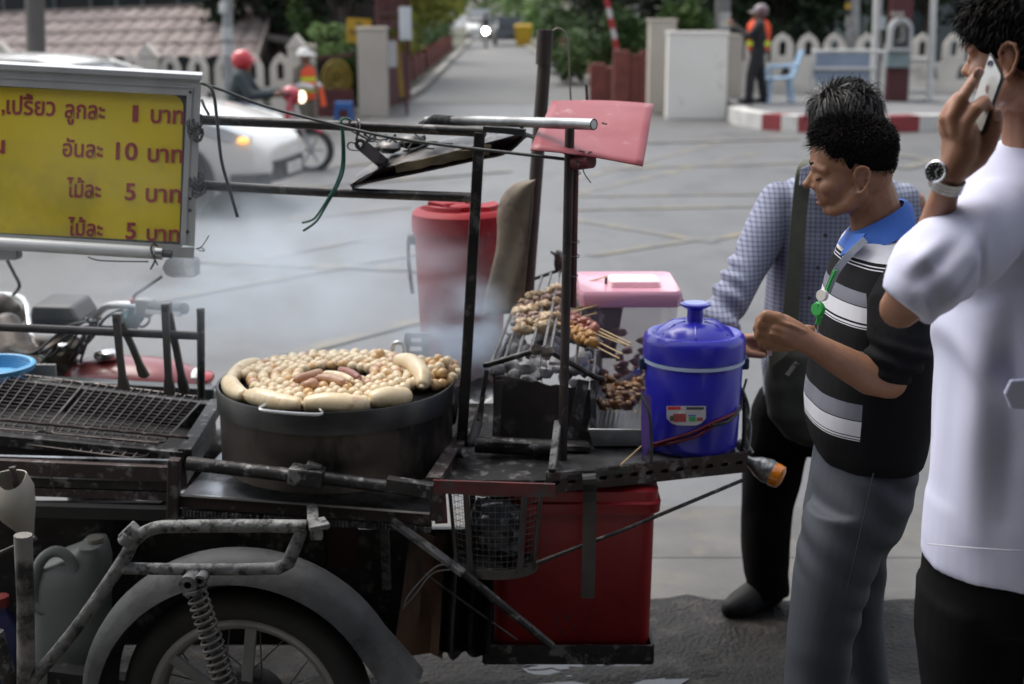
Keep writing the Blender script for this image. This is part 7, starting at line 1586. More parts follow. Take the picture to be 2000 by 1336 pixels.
q = MB(); q.box(M_(78, 740, -.2), (.1, .01, .09)); q.build('pale_plate', mat('pale_plate', (0.35, 0.35, 0.34), rough=.6), mc, 0)
for px in (-120, 560):
    c = M_(px, 1000, .05); c.z = .29; q = MB(); q.lathe([(.21, -.035), (.23, -.045), (.275, -.04), (.29, 0), (.275, .04), (.23, .045), (.21, .035)], c, 36, axis=(0, 1, 0)); t_ = q.build('wheel', rubber, mc); q = MB(); q.lathe([(.2, -.03), (.215, -.034), (.215, .034), (.2, .03)], c, 36, axis=(0, 1, 0))
    for k in range(9): a_ = 2 * math.pi * k / 9; q.bar(c, c + V((math.cos(a_) * .2, 0, math.sin(a_) * .2)), .02, .02, (0, 1, 0))
    q.build('rim', alu, t_)
q = MB(); q.caps([M_(60, 900), M_(300, 900), M_(520, 880)], [.06, .12, .06], 14); q.caps([M_(180, 820), M_(200, 980)], [.08, .11], 12); q.caps([M_(-60, 760), M_(-120, 1050)], [.03, .03], 10); q.caps([M_(250, 1010), M_(560, 1060)], [.03, .03], 10)
body('engine', q, soot, .012, 2, mc)
# a red leg rest glimpsed under the cart
q = MB(); q.sheet([[P(lerp(640, 700, s / 4), lerp(1010, 1110, t / 4), 3.7) for t in range(5)] for s in range(5)], .004); q.build('mud_panel', mat('dark_red_panel', (0.06, 0.008, 0.012), (0.04, 0.008, 0.01), 4, .5), cart, 0)
# ================================================================== PEOPLE AT THE CART
skin = mat('skin_tan', (0.285, 0.142, 0.078), (0.225, 0.108, 0.058), 18, .5, 0, .12, 260, c3=(0.20, 0.085, 0.048), s3=60, t3=(0.55, 0.75), sss=.1, spec=.4)
skinh = mat('skin_hand', (0.37, 0.19, 0.12), (0.30, 0.145, 0.088), 22, .48, 0, .10, 160, c3=(0.30, 0.13, 0.09), s3=40, t3=(0.55, 0.75), sss=.12, spec=.4)
lipm = mat('lip', (0.28, 0.10, 0.08), (0.24, 0.09, 0.07), 40, .4)
nailm = mat('finger_nail', (0.50, 0.29, 0.23), rough=.3)
def pr(px, py, Y, rpx):                    # point and radius from photo pixels
    p = P(px, py, Y); return p, rpx / sc_at(p)
def chain(q, pts, n=12):
    c = [pr(*p) for p in pts]; q.caps([a for a, _ in c], [b for _, b in c], n)
def levels(q, lv, n=28, e=2.3, cap=True):     # rows of (py, pxL, pxR, Yc, half depth)
    rings = []
    for py, l, r_, Yc, hd in lv:
        a, b = P(l, py, Yc), P(r_, py, Yc); c = (a + b) / 2; hw_ = (b - a).length / 2
        rings.append([V((c.x + math.copysign(abs(math.cos(t)) ** (2 / e), math.cos(t)) * hw_, c.y + math.copysign(abs(math.sin(t)) ** (2 / e), math.sin(t)) * hd, c.z)) for t in [2 * math.pi * k / n for k in range(n)]])
    q.loft(rings, cap); return rings
def frame(origin, yaw, pitch=0.0, roll=0.0):   # x fwd, y left, z up; yaw 0 = facing -X, positive turns away from the camera
    f = V((-math.cos(yaw), math.sin(yaw), 0)); u = V((0, 0, 1)); l = u.cross(f)
    f2 = f * math.cos(pitch) - u * math.sin(pitch); u2 = u * math.cos(pitch) + f * math.sin(pitch)
    l3 = l * math.cos(roll) + u2 * math.sin(roll); u3 = u2 * math.cos(roll) - l * math.sin(roll)
    m = Matrix((f2, l3, u3)).transposed(); o = V(origin)
    T = lambda x, y, z: o + m @ V((x, y, z if z < .02 else .02 + (z - .02) * .76)); T.m = m; return T
def head_blobs(q, T, k=1.0, ears=(1, -1)):
    E = lambda c, r_: q.ell(T(*(V(c) * k)), V(r_) * k, 20, T.m)
    C = lambda pts, rs: q.caps([T(*(V(p) * k)) for p in pts], [x * k for x in rs], 14)
    E((.010, 0, .050), (.082, .072, .066)); E((-.012, 0, .012), (.062, .066, .068)); E((.034, 0, -.008), (.052, .058, .058)); E((.044, 0, .036), (.048, .058, .040))
    for s in (1, -1):
        C([(.083, s * .006, .017), (.079, s * .03, .020), (.064, s * .049, .014)], [.008, .0095, .0075])
        E((.048, s * .036, -.019), (.026, .024, .021)); E((.046, s * .022, -.036), (.024, .024, .022))
        E((.078, s * .0115, -.0235), (.0105, .0075, .0075))
        E((.0675, s * .030, .000), (.0135, .0155, .0092))
        C([(-.004, s * .052, -.03), (.012, s * .045, -.052), (.042, s * .018, -.070)], [.017, .017, .014])
    C([(.080, 0, .010), (.087, 0, -.004), (.0925, 0, -.017)], [.0072, .008, .0095]); E((.094, 0, -.0195), (.0112, .0112, .0094))
    E((.056, 0, -.042), (.0195, .027, .018)); C([(.066, -.016, -.047), (.0715, 0, -.045), (.066, .016, -.047)], [.0042, .0055, .0042]); C([(.064, -.014, -.056), (.0695, 0, -.0575), (.064, .014, -.056)], [.0045, .0062, .0045])
    E((.049, 0, -.069), (.0155, .02, .0135)); E((.018, 0, -.050), (.042, .048, .028)); E((.004, 0, -.036), (.048, .061, .034))
    for s in ears:
        ec = V((-.004, s * .0705, -.001))
        ER = T.m @ Matrix.Rotation(R(-8), 3, 'Y')
        q.ell(T(*(ec * k)), V((.012, .0055, .024)) * k, 14, ER)
        rim = [(.010, -.004), (.013, .010), (.009, .022), (-.001, .0275), (-.012, .023), (-.0165, .010), (-.0145, -.006), (-.009, -.018), (-.002, -.0265), (.005, -.0275), (.007, -.02)]
        q.tube([T(*((ec + V((x, s * (.007 + .004 * (x < 0)), z))) * k)) for x, z in rim], [.003 * k, .0036 * k, .004 * k, .0042 * k, .0042 * k, .004 * k, .0038 * k, .0038 * k, .0048 * k, .0055 * k, .003 * k], 8)
def strands(me_obj, n, T, keep, flow, L, wd, seed, m, parent, name='hair_strands', jit=.22):
    rr3 = random.Random(seed); me = me_obj.data; off = wloc(me_obj); vs = me.vertices; q = MB(); c = 0; tries = 0
    inv = T.m.transposed()
    while c < n and tries < n * 8:
        tries += 1; v = vs[rr3.randrange(len(vs))]; p = v.co + off; loc = inv @ (p - T(0, 0, 0))
        if not keep(loc): continue
        nn = v.normal; fl_ = T.m @ V(flow(loc)[1:]); fl_ = fl_ - nn * min(0, fl_.dot(nn)); d = (nn * flow(loc)[0] + fl_ + V((rr3.gauss(0, jit), rr3.gauss(0, jit), rr3.gauss(0, jit)))).normalized()
        ln = L(loc) * rr3.uniform(.6, 1.25); s_ = d.orthogonal().normalized(); s_ = Quaternion(d, rr3.uniform(0, 6.28)) @ s_
        w2 = wd * rr3.uniform(.7, 1.3); mid = p + d * ln * .55 + nn * ln * .08; tip = p + d * ln - V((0, 0, ln * .12 if jit > .1 else ln * .4))
        p0 = p - nn * .003
        q.add([p0 - s_ * w2, p0 + s_ * w2, mid + s_ * w2 * .7, mid - s_ * w2 * .7, tip], [(0, 1, 2, 3), (3, 2, 4)]); c += 1
    q.build(name, m, parent, 180, fixn=False)
hairn = mat('hair_black_near', (0.006, 0.005, 0.0045), (0.011, 0.009, 0.008), 60, .6, stretch=(1, 1, .3), spec=.12)

# ------------------------------------------------------------------ man in the striped sweater
Y1 = 2.85
ear = P(1681, 350, Y1 - .072)
yw = R(9)
T1 = frame(V((0, 0, 0)), yw, R(1)); o1 = ear - (T1(-.004, .0705, -.001)); T1 = frame(o1, yw, R(1))
foot1 = V((P(1640, 1000, 2.85).x, 2.85, 0))
q = MB(); head_blobs(q, T1)
chain(q, [(1700, 370, Y1, 46), (1708, 410, Y1, 50), (1718, 455, Y1, 54), (1722, 500, Y1, 60)], 18)
chain(q, [(1640 + 60, 470, Y1, 40), (1705, 620, Y1, 75), (1700, 830, Y1, 70)], 14)
for Yl, x0_, x1_ in ((2.76, 1632, 1590), (2.94, 1665, 1695)): chain(q, [(1688, 900, Yl, 34), (x0_, 1100, Yl, 24), ((x0_ + x1_) / 2, 1250, Yl, 20), (x1_, 1600, Yl, 18)], 10)
AY = 2.63
chain(q, [(1752, 560, 2.71, 24), (1752, 640, 2.66, 34), (1740, 742, AY, 34)], 16)
chain(q, [(1738, 747, AY, 33), (1700, 736, AY - .005, 37), (1642, 704, AY - .02, 31), (1578, 668, AY - .03, 23.5)], 16)
chain(q, [(1725, 515, 3.0, 40), (1695, 690, 3.02, 34), (1630, 668, 2.98, 26), (1575, 654, 2.9, 21)], 12)
HY = 2.60
chain(q, [(1578, 667, HY, 24), (1552, 655, HY, 29), (1524, 642, HY, 31)], 14); chain(q, [(1560, 662, HY + .015, 22), (1530, 660, HY + .012, 25), (1508, 656, HY + .012, 22)], 12)
for k, (a, b, c_, r_) in enumerate((((1520, 622), (1497, 615), (1484, 626), 11.5), ((1512, 634), (1489, 631), (1480, 641), 12), ((1510, 648), (1487, 647), (1481, 657), 11.5), ((1514, 661), (1494, 663), (1488, 670), 10.5))):
    chain(q, [(*a, HY - .012 + .006 * k, r_ + 2), (*b, HY - .012 + .008 * k, r_), (*c_, HY + .018 + .006 * k, r_ * .95), (c_[0] + 16, c_[1] + 8, HY + .04, r_ * .85), (c_[0] + 32, c_[1] + 8, HY + .035, r_ * .7)], 12)
chain(q, [(1545, 672, HY + .03, 15), (1515, 676, HY + .045, 13), (1494, 672, HY + .05, 10)], 10)
for a in ((1545, 634), (1532, 646), (1526, 658)): chain(q, [(a[0] + 30, a[1] + 14, HY - .022, 3), (a[0], a[1], HY - .0285, 3.5), (a[0] - 22, a[1] - 6, HY - .024, 3)], 8)
man1 = body('person', q, skin, .0036, 3, None, foot1); tag(man1, 'man in a black jumper with grey and white stripes looking down in profile', 'person')
# eyebrow, eyelash line, lips
for s in (1, -1):
    q = MB(); bp_ = [T1(.0885, s * .010, .0225), T1(.0885, s * .020, .0265), T1(.083, s * .032, .0275), T1(.072, s * .046, .021)]
    q.tube(spline(bp_, 4), [.0015, .0025, .003, .0032, .0032, .003, .003, .0028, .0025, .002, .0016, .0012, .001], 6); q.build('eyebrow', hairn, man1)
    q = MB(); q.tube(spline([T1(.0775, s * .022, -.0055), T1(.0795, s * .030, -.0072), T1(.076, s * .039, -.0055), T1(.070, s * .044, -.002)], 4), .0011, 5); q.build('eyelash', hairn, man1)
q = MB(); q.caps([T1(.0672, -.014, -.0475), T1(.0742, 0, -.0462), T1(.0672, .014, -.0475)], [.0022, .0036, .0022], 8); q.caps([T1(.0655, -.012, -.0563), T1(.0725, 0, -.0572), T1(.0655, .012, -.0563)], [.0026, .0044, .0026], 8); q.build('lips', lipm, man1)
q = MB(); q.ell(T1(-.002, 0, .064), (.078, .0755, .066), 24, T1.m); q.ell(T1(-.018, 0, .040), (.060, .070, .056), 20, T1.m); q.ell(T1(.036, 0, .098), (.055, .060, .038), 20, T1.m); q.ell(T1(-.028, 0, .014), (.038, .060, .042), 18, T1.m)
for s in (1, -1): q.ell(T1(.030, s * .052, .078), (.036, .022, .036), 16, T1.m); q.caps([T1(.020, s * .066, .05), T1(.016, s * .068, .022)], [.010, .005], 10)
hairb = mat('hair_base', (0.006, 0.005, 0.0045), rough=1, spec=0)
hair1 = body('hair', q, hairb, .004, 3, man1)
keep1 = lambda l: l.z > (.028 + .35 * max(0, l.x - .03) if l.x > .0 else lerp(-.03, .036, sstep(-.05, .0, l.x)))
flow1 = lambda l: (.45, .6 * sstep(-.02, .06, l.x) - .1, 0, -.6 + .7 * sstep(.08, .14, l.z))
strands(hair1, 14000, T1, keep1, flow1, lambda l: .007 + .008 * sstep(.05, .11, l.z), .00042, 5, hairn, man1)
q = MB(); rr3 = random.Random(44)                   # fringe sticking out over the forehead
for k in range(200):
    y = rr3.uniform(-.055, .06); z = rr3.uniform(.07, .13); x = .090 - .9 * y * y * 6 - .35 * max(0, z - .09)
    p = T1(x - .012, y, z); d = T1.m @ V((1, rr3.gauss(0, .25) + y * 4, rr3.uniform(-.75, .35))).normalized(); ln = rr3.uniform(.018, .036)
    s_ = d.orthogonal().normalized() * .0014; q.add([p - s_, p + s_, p + d * ln - V((0, 0, ln * .2))], [(0, 1, 2)])
    s_ = d.cross(s_); q.add([p - s_, p + s_, p + d * ln - V((0, 0, ln * .2))], [(0, 1, 2)])
q.build('fringe', hairn, man1, 0, fixn=False)
# sweater with bands
def band_mat():
    m = bpy.data.materials.new('striped_knit'); m.use_nodes = True; n, l = m.node_tree.nodes, m.node_tree.links; b = n['Principled BSDF']
    b.inputs['Roughness'].default_value = .85; b.inputs['Specular IOR Level'].default_value = .15
    ge = n.new('ShaderNodeNewGeometry'); sx = n.new('ShaderNodeSeparateXYZ'); l.new(ge.outputs['Position'], sx.inputs[0])
    zt_, zb_ = P(1600, 440, Y1).z, P(1600, 900, Y1).z
    mr = n.new('ShaderNodeMapRange'); mr.inputs[1].default_value = zt_; mr.inputs[2].default_value = zb_; l.new(sx.outputs[2], mr.inputs[0])
    cr = n.new('ShaderNodeValToRGB'); cr.color_ramp.interpolation = 'CONSTANT'; l.new(mr.outputs[0], cr.inputs[0])
    K, W_, Gy = (.007, .007, .008, 1), (.58, .58, .62, 1), (.165, .17, .20, 1)
    def f(py): return (zt_ - P(1600, py, Y1).z) / (zt_ - zb_)
    st = [(440, Gy), (458, W_), (492, K), (496, W_), (499, K), (502, W_), (505, K), (545, Gy), (568, K), (571, W_), (598, K), (601, W_), (604, K), (606, W_), (609, K), (648, Gy), (686, K), (746, Gy), (776, K), (779, W_), (806, K), (809, W_), (812, K), (814, W_), (816, K)]
    e = cr.color_ramp.elements
    while len(e) > 1: e.remove(e[-1])
    e[0].position = 0; e[0].color = st[0][1]
    for py, c in st[1:]:
        x = e.new(f(py)); x.color = c
    # the bands stop at the side seam
    gt_ = n.new('ShaderNodeMath'); gt_.operation = 'GREATER_THAN'; gt_.inputs[1].default_value = P(1692, 700, Y1 - .18).x; l.new(sx.outputs[0], gt_.inputs[0])
    zc = n.new('ShaderNodeMath'); zc.operation = 'LESS_THAN'; zc.inputs[1].default_value = P(1700, 545, Y1 - .15).z; l.new(sx.outputs[2], zc.inputs[0])
    mu = n.new('ShaderNodeMath'); mu.operation = 'MULTIPLY'; l.new(gt_.outputs[0], mu.inputs[0]); l.new(zc.outputs[0], mu.inputs[1])
    mx = n.new('ShaderNodeMix'); mx.data_type = 'RGBA'; l.new(mu.outputs[0], mx.inputs[0]); l.new(cr.outputs[0], mx.inputs[6]); mx.inputs[7].default_value = K
    l.new(mx.outputs[2], b.inputs['Base Color'])
    nz = n.new('ShaderNodeTexNoise'); nz.inputs['Scale'].default_value = 260; bp = n.new('ShaderNodeBump'); bp.inputs['Strength'].default_value = .25; bp.inputs['Distance'].default_value = .003
    l.new(nz.outputs['Fac'], bp.inputs['Height']); l.new(bp.outputs[0], b.inputs['Normal']); return m
def folds(amp, sx_, sy_, sz_, seed=0):
    o = V((seed * 3.3, seed * 1.7, 0))
    return lambda p, n: amp * (noise.noise(V((p.x * sx_, p.y * sy_, p.z * sz_)) + o) + .5 * noise.noise(V((p.x * sx_ * 2.1, p.y * sy_ * 2.1, p.z * sz_ * 2.3)) + o))
q = MB(); levels(q, [(440, 1672, 1768, Y1, .075), (470, 1652, 1785, Y1, .12), (500, 1643, 1800, Y1, .165), (560, 1622, 1812, Y1, .195), (620, 1606, 1818, Y1, .20), (700, 1590, 1818, Y1, .195), (780, 1578, 1812, Y1, .185), (830, 1579, 1803, Y1, .18), (862, 1588, 1797, Y1, .178), (888, 1600, 1790, Y1, .17)], 36)
sw = body('sweater', q, band_mat(), .006, 6, man1, None, folds(.004, 9, 9, 5, 1))
knit = mat('black_knit', (0.007, 0.007, 0.008), (0.011, 0.011, 0.012), 30, .9, 0, .25, 260, spec=.12)
q = MB(); chain(q, [(1758, 548, 2.705, 42), (1754, 590, 2.675, 59), (1757, 640, 2.65, 62), (1757, 685, 2.635, 60), (1738, 716, 2.63, 50), (1728, 716, 2.63, 46)], 20)
def slv(p, n): return .0045 * math.sin(p.z * 190 + p.x * 60) * sstep(P(0, 640, 2.63).z, P(0, 690, 2.63).z, p.z) + .004 * noise.noise(p * 14)
body('sleeve', q, knit, .005, 4, man1, None, slv)
q = MB(); chain(q, [(1720, 510, 3.0, 50), (1700, 620, 3.03, 48), (1690, 690, 3.03, 44)], 14); body('sleeve', q, knit, .006, 3, man1)
# blue collar
cblue = mat('collar_blue', (0.03, 0.12, 0.46), (0.025, 0.10, 0.40), 12, .75, 0, .15, 200)
def cring(f_, b_, ry, dz=0.0, n=36):
    a, b = P(*f_, Y1), P(*b_, Y1); c = (a + b) / 2; h_ = (b - a) / 2
    return [c + h_ * math.cos(t) + V((0, -ry * math.sin(t), dz * abs(math.sin(t)))) for t in [2 * math.pi * k / n for k in range(n)]]
q = MB(); rg = [cring((1664, 452), (1764, 392), .056), cring((1660, 452), (1770, 390), .062, .006), cring((1650, 466), (1780, 400), .083, 0), cring((1640, 478), (1784, 418), .105, -.012), cring((1642, 480), (1781, 420), .100, -.012), cring((1662, 458), (1765, 396), .056)]
q.loft(rg, cap=False); body('collar', q, cblue, .004, 2, man1) if False else q.build('collar', cblue, man1, 60)
q = MB(); q.sheet([[P(lerp(lerp(1662, 1640, t / 4), lerp(1690, 1672, t / 4), s / 3), lerp(456, 500 - 16 * s / 3, t / 4), lerp(2.80, 2.74, s / 3)) for s in range(4)] for t in range(5)], .003); q.build('collar_tip', cblue, man1, 60)
# lanyard and badge reel
lan = mat('lanyard_grey', (0.30, 0.32, 0.36), (0.24, 0.26, 0.3), 40, .7)
q = MB(); sp = spline([P(1690, 468, 2.70), P(1664, 492, 2.675), P(1640, 520, 2.665), P(1626, 545, 2.67), P(1616, 570, 2.675)], 5)
for a_, b_ in zip(sp, sp[1:]): q.bar(a_, lerp(a_, b_, 1.05), .014, .002, (0, -1, .3))
q.build('lanyard', lan, man1, 0)
grn = mat('badge_green', (0.02, 0.36, 0.06), (0.02, 0.3, 0.05), 20, .35)
q = MB(); q.tube(spline([P(1632, 528, 2.66), P(1618, 560, 2.665), P(1610, 585, 2.665)], 5), .003, 6); q.build('green_cord', grn, man1)
q = MB(); q.lathe([(0, -.005), (.011, -.005), (.012, 0), (.011, .005), (0, .005)], P(1606, 577, 2.665), 18, axis=(-1, -.9, .2)); q.build('badge_button', whitep, man1)
q = MB(); q.box(P(1600, 606, 2.665), (.012, .018, .03)); q.lathe([(0, -.006), (.013, -.006), (.013, .006), (0, .006)], P(1598, 604, 2.662), 18, axis=(-1, -.9, .2)); q.bar(P(1600, 620, 2.665), P(1597, 634, 2.665), .009, .006); q.build('badge_reel', grn, man1, 50, bevel=.001)
q = MB(); q.tube([P(1598, 634, 2.66), P(1596, 655, 2.66)], .0015, 5); q.build('reel_cord', steelm, man1)
# trousers
jean = mat('grey_jeans', (0.05, 0.057, 0.071), (0.036, 0.042, 0.053), 7, .8, 0, .12, 300, c3=(0.08, 0.088, 0.10), s3=4, t3=(0.55, 0.75), stretch=(1, 1, .5))
q = MB(); levels(q, [(868, 1600, 1782, Y1, .15), (900, 1593, 1784, Y1, .165), (960, 1583, 1772, Y1, .17), (1010, 1573, 1752, Y1, .168), (1035, 1572, 1740, Y1, .14)], 30)
levels(q, [(990, 1576, 1752, 2.77, .085), (1060, 1562, 1725, 2.765, .088), (1120, 1551, 1702, 2.76, .086), (1180, 1545, 1684, 2.755, .082), (1260, 1538, 1664, 2.75, .078), (1336, 1535, 1652, 2.75, .075), (1450, 1538, 1640, 2.75, .07), (1600, 1545, 1632, 2.75, .068), (1640, 1545, 1634, 2.75, .068)], 24)
levels(q, [(990, 1600, 1756, 2.93, .085), (1090, 1602, 1728, 2.93, .085), (1200, 1622, 1722, 2.94, .08), (1280, 1632, 1728, 2.945, .076), (1336, 1640, 1734, 2.95, .074), (1480, 1648, 1742, 2.95, .07), (1570, 1650, 1740, 2.95, .068)], 24)
def jf(p, n):
    m_ = max(0, noise.noise(V((p.x * 5, p.y * 5, p.z * 4)) + V((2, 3, 1))) + .1); k = .007 * math.sin((p.z + .6 * p.x) * 75 + 7 * noise.noise(p * 4)) * m_
    return k + .005 * noise.noise(V((p.x * 11, p.y * 11, p.z * 4)))
body('trousers', q, jean, .006, 4, man1, None, jf)
q = MB()
for a_, b_ in zip(*(lambda s: (s, s[1:]))(spline([P(1706, 925, 2.672), P(1690, 1000, 2.678), P(1655, 1150, 2.672)], 8))): q.bar(a_, b_, .0025, .002, (0, -1, 0))
q.build('side_seam', mat('seam_dark', (0.045, 0.05, 0.06), rough=.9), man1, 0)
q = MB()
for Yl, x in ((2.75, 1575), (2.95, 1690)):
    c = P(x, 1600, Yl); q.caps([V((c.x + .05, Yl, .05)), V((c.x - .05, Yl, .045)), V((c.x - .15, Yl, .035))], [.045, .045, .03], 12)
body('shoes', q, blackp, .008, 2, man1)

# ------------------------------------------------------------------ man in the checked shirt
Y2 = 4.02
foot2 = V((P(1560, 1150, 4.2).x, 4.2, 0))
yw2 = R(-72)                                    # nearly facing the camera, head bowed
hc2 = P(1652, 248, 3.86)
T2 = frame(hc2, yw2, R(24)); 
q = MB(); head_blobs(q, T2, 1.0)
chain(q, [(1652, 290, 3.9, 36), (1648, 345, 3.98, 38), (1645, 400, Y2, 50)], 16); chain(q, [(1645, 420, Y2, 70), (1640, 600, Y2, 70), (1610, 800, 4.12, 70)], 14)
chain(q, [(1560, 800, 4.16, 40), (1515, 950, 4.2, 30), (1500, 1150, 4.2, 22)], 10); chain(q, [(1660, 800, 4.2, 40), (1650, 950, 4.25, 30), (1650, 1130, 4.3, 22)], 10)
chain(q, [(1510, 400, 3.99, 30), (1462, 510, 3.92, 26), (1405, 618, 3.82, 24), (1425, 660, 3.76, 21), (1452, 672, 3.72, 20)], 14)
chain(q, [(1780, 400, 4.02, 30), (1800, 560, 4.0, 26), (1740, 660, 3.9, 22), (1690, 670, 3.85, 18)], 12)
for i, (dy, L) in enumerate(((-12, 40), (-3, 46), (7, 44), (16, 36))): chain(q, [(1458, 672 + dy, 3.70 + .008 * i, 9), (1458 + L * .5, 670 + dy, 3.68 + .008 * i, 8), (1458 + L, 676 + dy, 3.69 + .008 * i, 6.5)], 10)
chain(q, [(1440, 668, 3.70, 12), (1462, 690, 3.68, 10), (1490, 694, 3.675, 7)], 10)
man2 = body('person', q, skinh, .0042, 3, None, foot2); tag(man2, 'man in a blue grey checked shirt, face hidden behind the man in the striped jumper', 'person')
q = MB(); q.ell(T2(.008, 0, .060), (.090, .086, .078), 24, T2.m); q.ell(T2(-.02, 0, .03), (.072, .082, .075), 20, T2.m); q.ell(T2(.035, -.012, .085), (.054, .062, .040), 20, T2.m); q.ell(T2(.038, -.045, .05), (.048, .036, .05), 18, T2.m)
hairg = mat('hair_soft_black', (0.012, 0.010, 0.009), (0.02, 0.017, 0.015), 50, .38, stretch=(1, 1, .25), spec=.4)
hair2 = body('hair', q, hairb, .005, 3, man2)
strands(hair2, 6000, T2, lambda l: l.z > .0 and not (l.x > .045 and l.y > -.025 and l.z < .07), lambda l: (.02, .6 * sstep(0, .08, l.x) + .05, .45 * (1 if l.y < .02 else -.6), -.5), lambda l: .05, .0011, 9, hairg, man2, jit=.05)
def check_mat():
    m = bpy.data.materials.new('checked_cotton'); m.use_nodes = True; n, l = m.node_tree.nodes, m.node_tree.links; b = n['Principled BSDF']; b.inputs['Roughness'].default_value = .85
    tc = n.new('ShaderNodeTexCoord'); sx = n.new('ShaderNodeSeparateXYZ'); l.new(tc.outputs['Object'], sx.inputs[0])
    outs = []
    for ax, p in ((0, .0135), (2, .0125)):
        d = n.new('ShaderNodeMath'); d.operation = 'DIVIDE'; d.inputs[1].default_value = p; l.new(sx.outputs[ax], d.inputs[0])
        f = n.new('ShaderNodeMath'); f.operation = 'FRACT'; l.new(d.outputs[0], f.inputs[0])
        g_ = n.new('ShaderNodeMath'); g_.operation = 'LESS_THAN'; g_.inputs[1].default_value = .36; l.new(f.outputs[0], g_.inputs[0]); outs.append(g_)
    ad = n.new('ShaderNodeMath'); ad.operation = 'ADD'; l.new(outs[0].outputs[0], ad.inputs[0]); l.new(outs[1].outputs[0], ad.inputs[1])
    h_ = n.new('ShaderNodeMath'); h_.operation = 'MULTIPLY'; h_.inputs[1].default_value = .5; l.new(ad.outputs[0], h_.inputs[0])
    cr = n.new('ShaderNodeValToRGB'); cr.color_ramp.elements[0].color = (.30, .32, .42, 1); cr.color_ramp.elements[1].color = (.11, .118, .18, 1); l.new(h_.outputs[0], cr.inputs[0]); l.new(cr.outputs[0], b.inputs['Base Color'])
    nz = n.new('ShaderNodeTexNoise'); nz.inputs['Scale'].default_value = 30; l.new(tc.outputs['Object'], nz.inputs['Vector']); bp = n.new('ShaderNodeBump'); bp.inputs['Strength'].default_value = .3; bp.inputs['Distance'].default_value = .006; l.new(nz.outputs['Fac'], bp.inputs['Height']); l.new(bp.outputs[0], b.inputs['Normal']); return m
chk = check_mat()
q = MB(); levels(q, [(335, 1585, 1700, Y2, .06), (352, 1545, 1745, Y2, .085), (375, 1510, 1778, Y2, .105), (420, 1497, 1790, Y2, .118), (520, 1499, 1785, Y2, .128), (620, 1494, 1778, Y2, .13), (700, 1487, 1772, Y2, .135), (775, 1492, 1765, Y2 + .04, .14)], 32)
chain(q, [(1518, 392, 4.0, 38), (1472, 500, 3.93, 41), (1425, 590, 3.85, 39), (1406, 622, 3.82, 37), (1412, 640, 3.79, 33)], 18); chain(q, [(1765, 395, 4.02, 38), (1795, 500, 4.02, 42), (1798, 560, 4.0, 40), (1745, 650, 3.92, 34)], 16)
def cf(p, n): return .006 * noise.noise(V((p.x * 8, p.y * 8, p.z * 8))) + .007 * math.sin(p.z * 95 + p.x * 55 + 5 * noise.noise(p * 6)) * sstep(P(1460, 0, Y2).x, P(1430, 0, Y2).x, p.x)
body('shirt', q, chk, .008, 4, man2, None, cf)
q = MB()
for pts in ([(1592, 318), (1565, 330), (1562, 362), (1590, 352), (1602, 335)], [(1660, 322), (1690, 330), (1695, 362), (1668, 352), (1655, 335)]): q.prism([P(x, y, 3.885 - .0006 * (y - 318)) for x, y in pts], (0, .008, 0))
q.build('shirt_collar', chk, man2, 0)
for x, y in ((1612, 460), (1597, 523), (1580, 582), (1570, 640)): MB().lathe([(0, -.003), (.006, -.003), (.006, .003), (0, .003)], P(x, y, Y2 - .145), 12, axis=(0, -1, 0)).build('button', mat('button_dark', (0.05, 0.05, 0.06), rough=.4), man2)
blk = mat('black_trouser', (0.004, 0.004, 0.0045), (0.007, 0.007, 0.0075), 6, .9, 0, .1, 200, spec=.1)
q = MB(); levels(q, [(760, 1488, 1740, 4.1, .13), (800, 1468, 1745, 4.14, .14), (870, 1455, 1735, 4.17, .13)], 28)
levels(q, [(830, 1455, 1592, 4.17, .1), (900, 1450, 1572, 4.19, .095), (986, 1449, 1549, 4.2, .088), (1060, 1449, 1542, 4.2, .08), (1120, 1451, 1538, 4.2, .078), (1156, 1460, 1540, 4.2, .078)], 24)
levels(q, [(830, 1590, 1735, 4.24, .1), (960, 1600, 1715, 4.27, .09), (1060, 1605, 1705, 4.28, .08), (1140, 1612, 1700, 4.28, .075)], 24)
body('trousers', q, blk, .008, 3, man2, None, folds(.005, 10, 10, 6, 4))
q = MB()
for a, b in (((1506, 1150), (1428, 1188)), ((1655, 1140), (1600, 1180))):
    p, r_ = G(a[0], a[1] + 8, .05), G(b[0], b[1], .04); q.caps([p + V((0, 0, .01)), lerp(p, r_, .45) + V((0, 0, .012)), lerp(p, r_, .8), r_], [.05, .05, .046, .034], 14)
for i in range(len(q.v)): q.v[i].z = max(q.v[i].z, .002)
body('shoes', q, mat('shoe_black', (0.010, 0.010, 0.011), (0.016, 0.016, 0.016), 12, .6, spec=.2), .007, 3, man2)
olive = mat('olive_canvas', (0.060, 0.062, 0.046), (0.045, 0.046, 0.036), 12, .85, 0, .2, 160)
bagt = thing('shoulder_bag', P(1545, 860, 3.86), 'dark olive canvas shoulder bag hanging from the checked shirt man', 'bag')
q = MB(); sp = spline([P(1585, 312, 3.96), P(1572, 332, 3.90), P(1563, 400, 3.882), P(1554, 500, 3.868), P(1546, 600, 3.862), P(1540, 670, 3.86)], 6)
q.loft([[p + V((-.022, 0, 0)), p + V((.022, 0, .004)), p + V((.022, .004, .004)), p + V((-.022, .004, 0))] for p in sp]); q.build('strap', mat('strap_olive', (0.11, 0.115, 0.085), (0.09, 0.095, 0.07), 40, .8), bagt, 0)
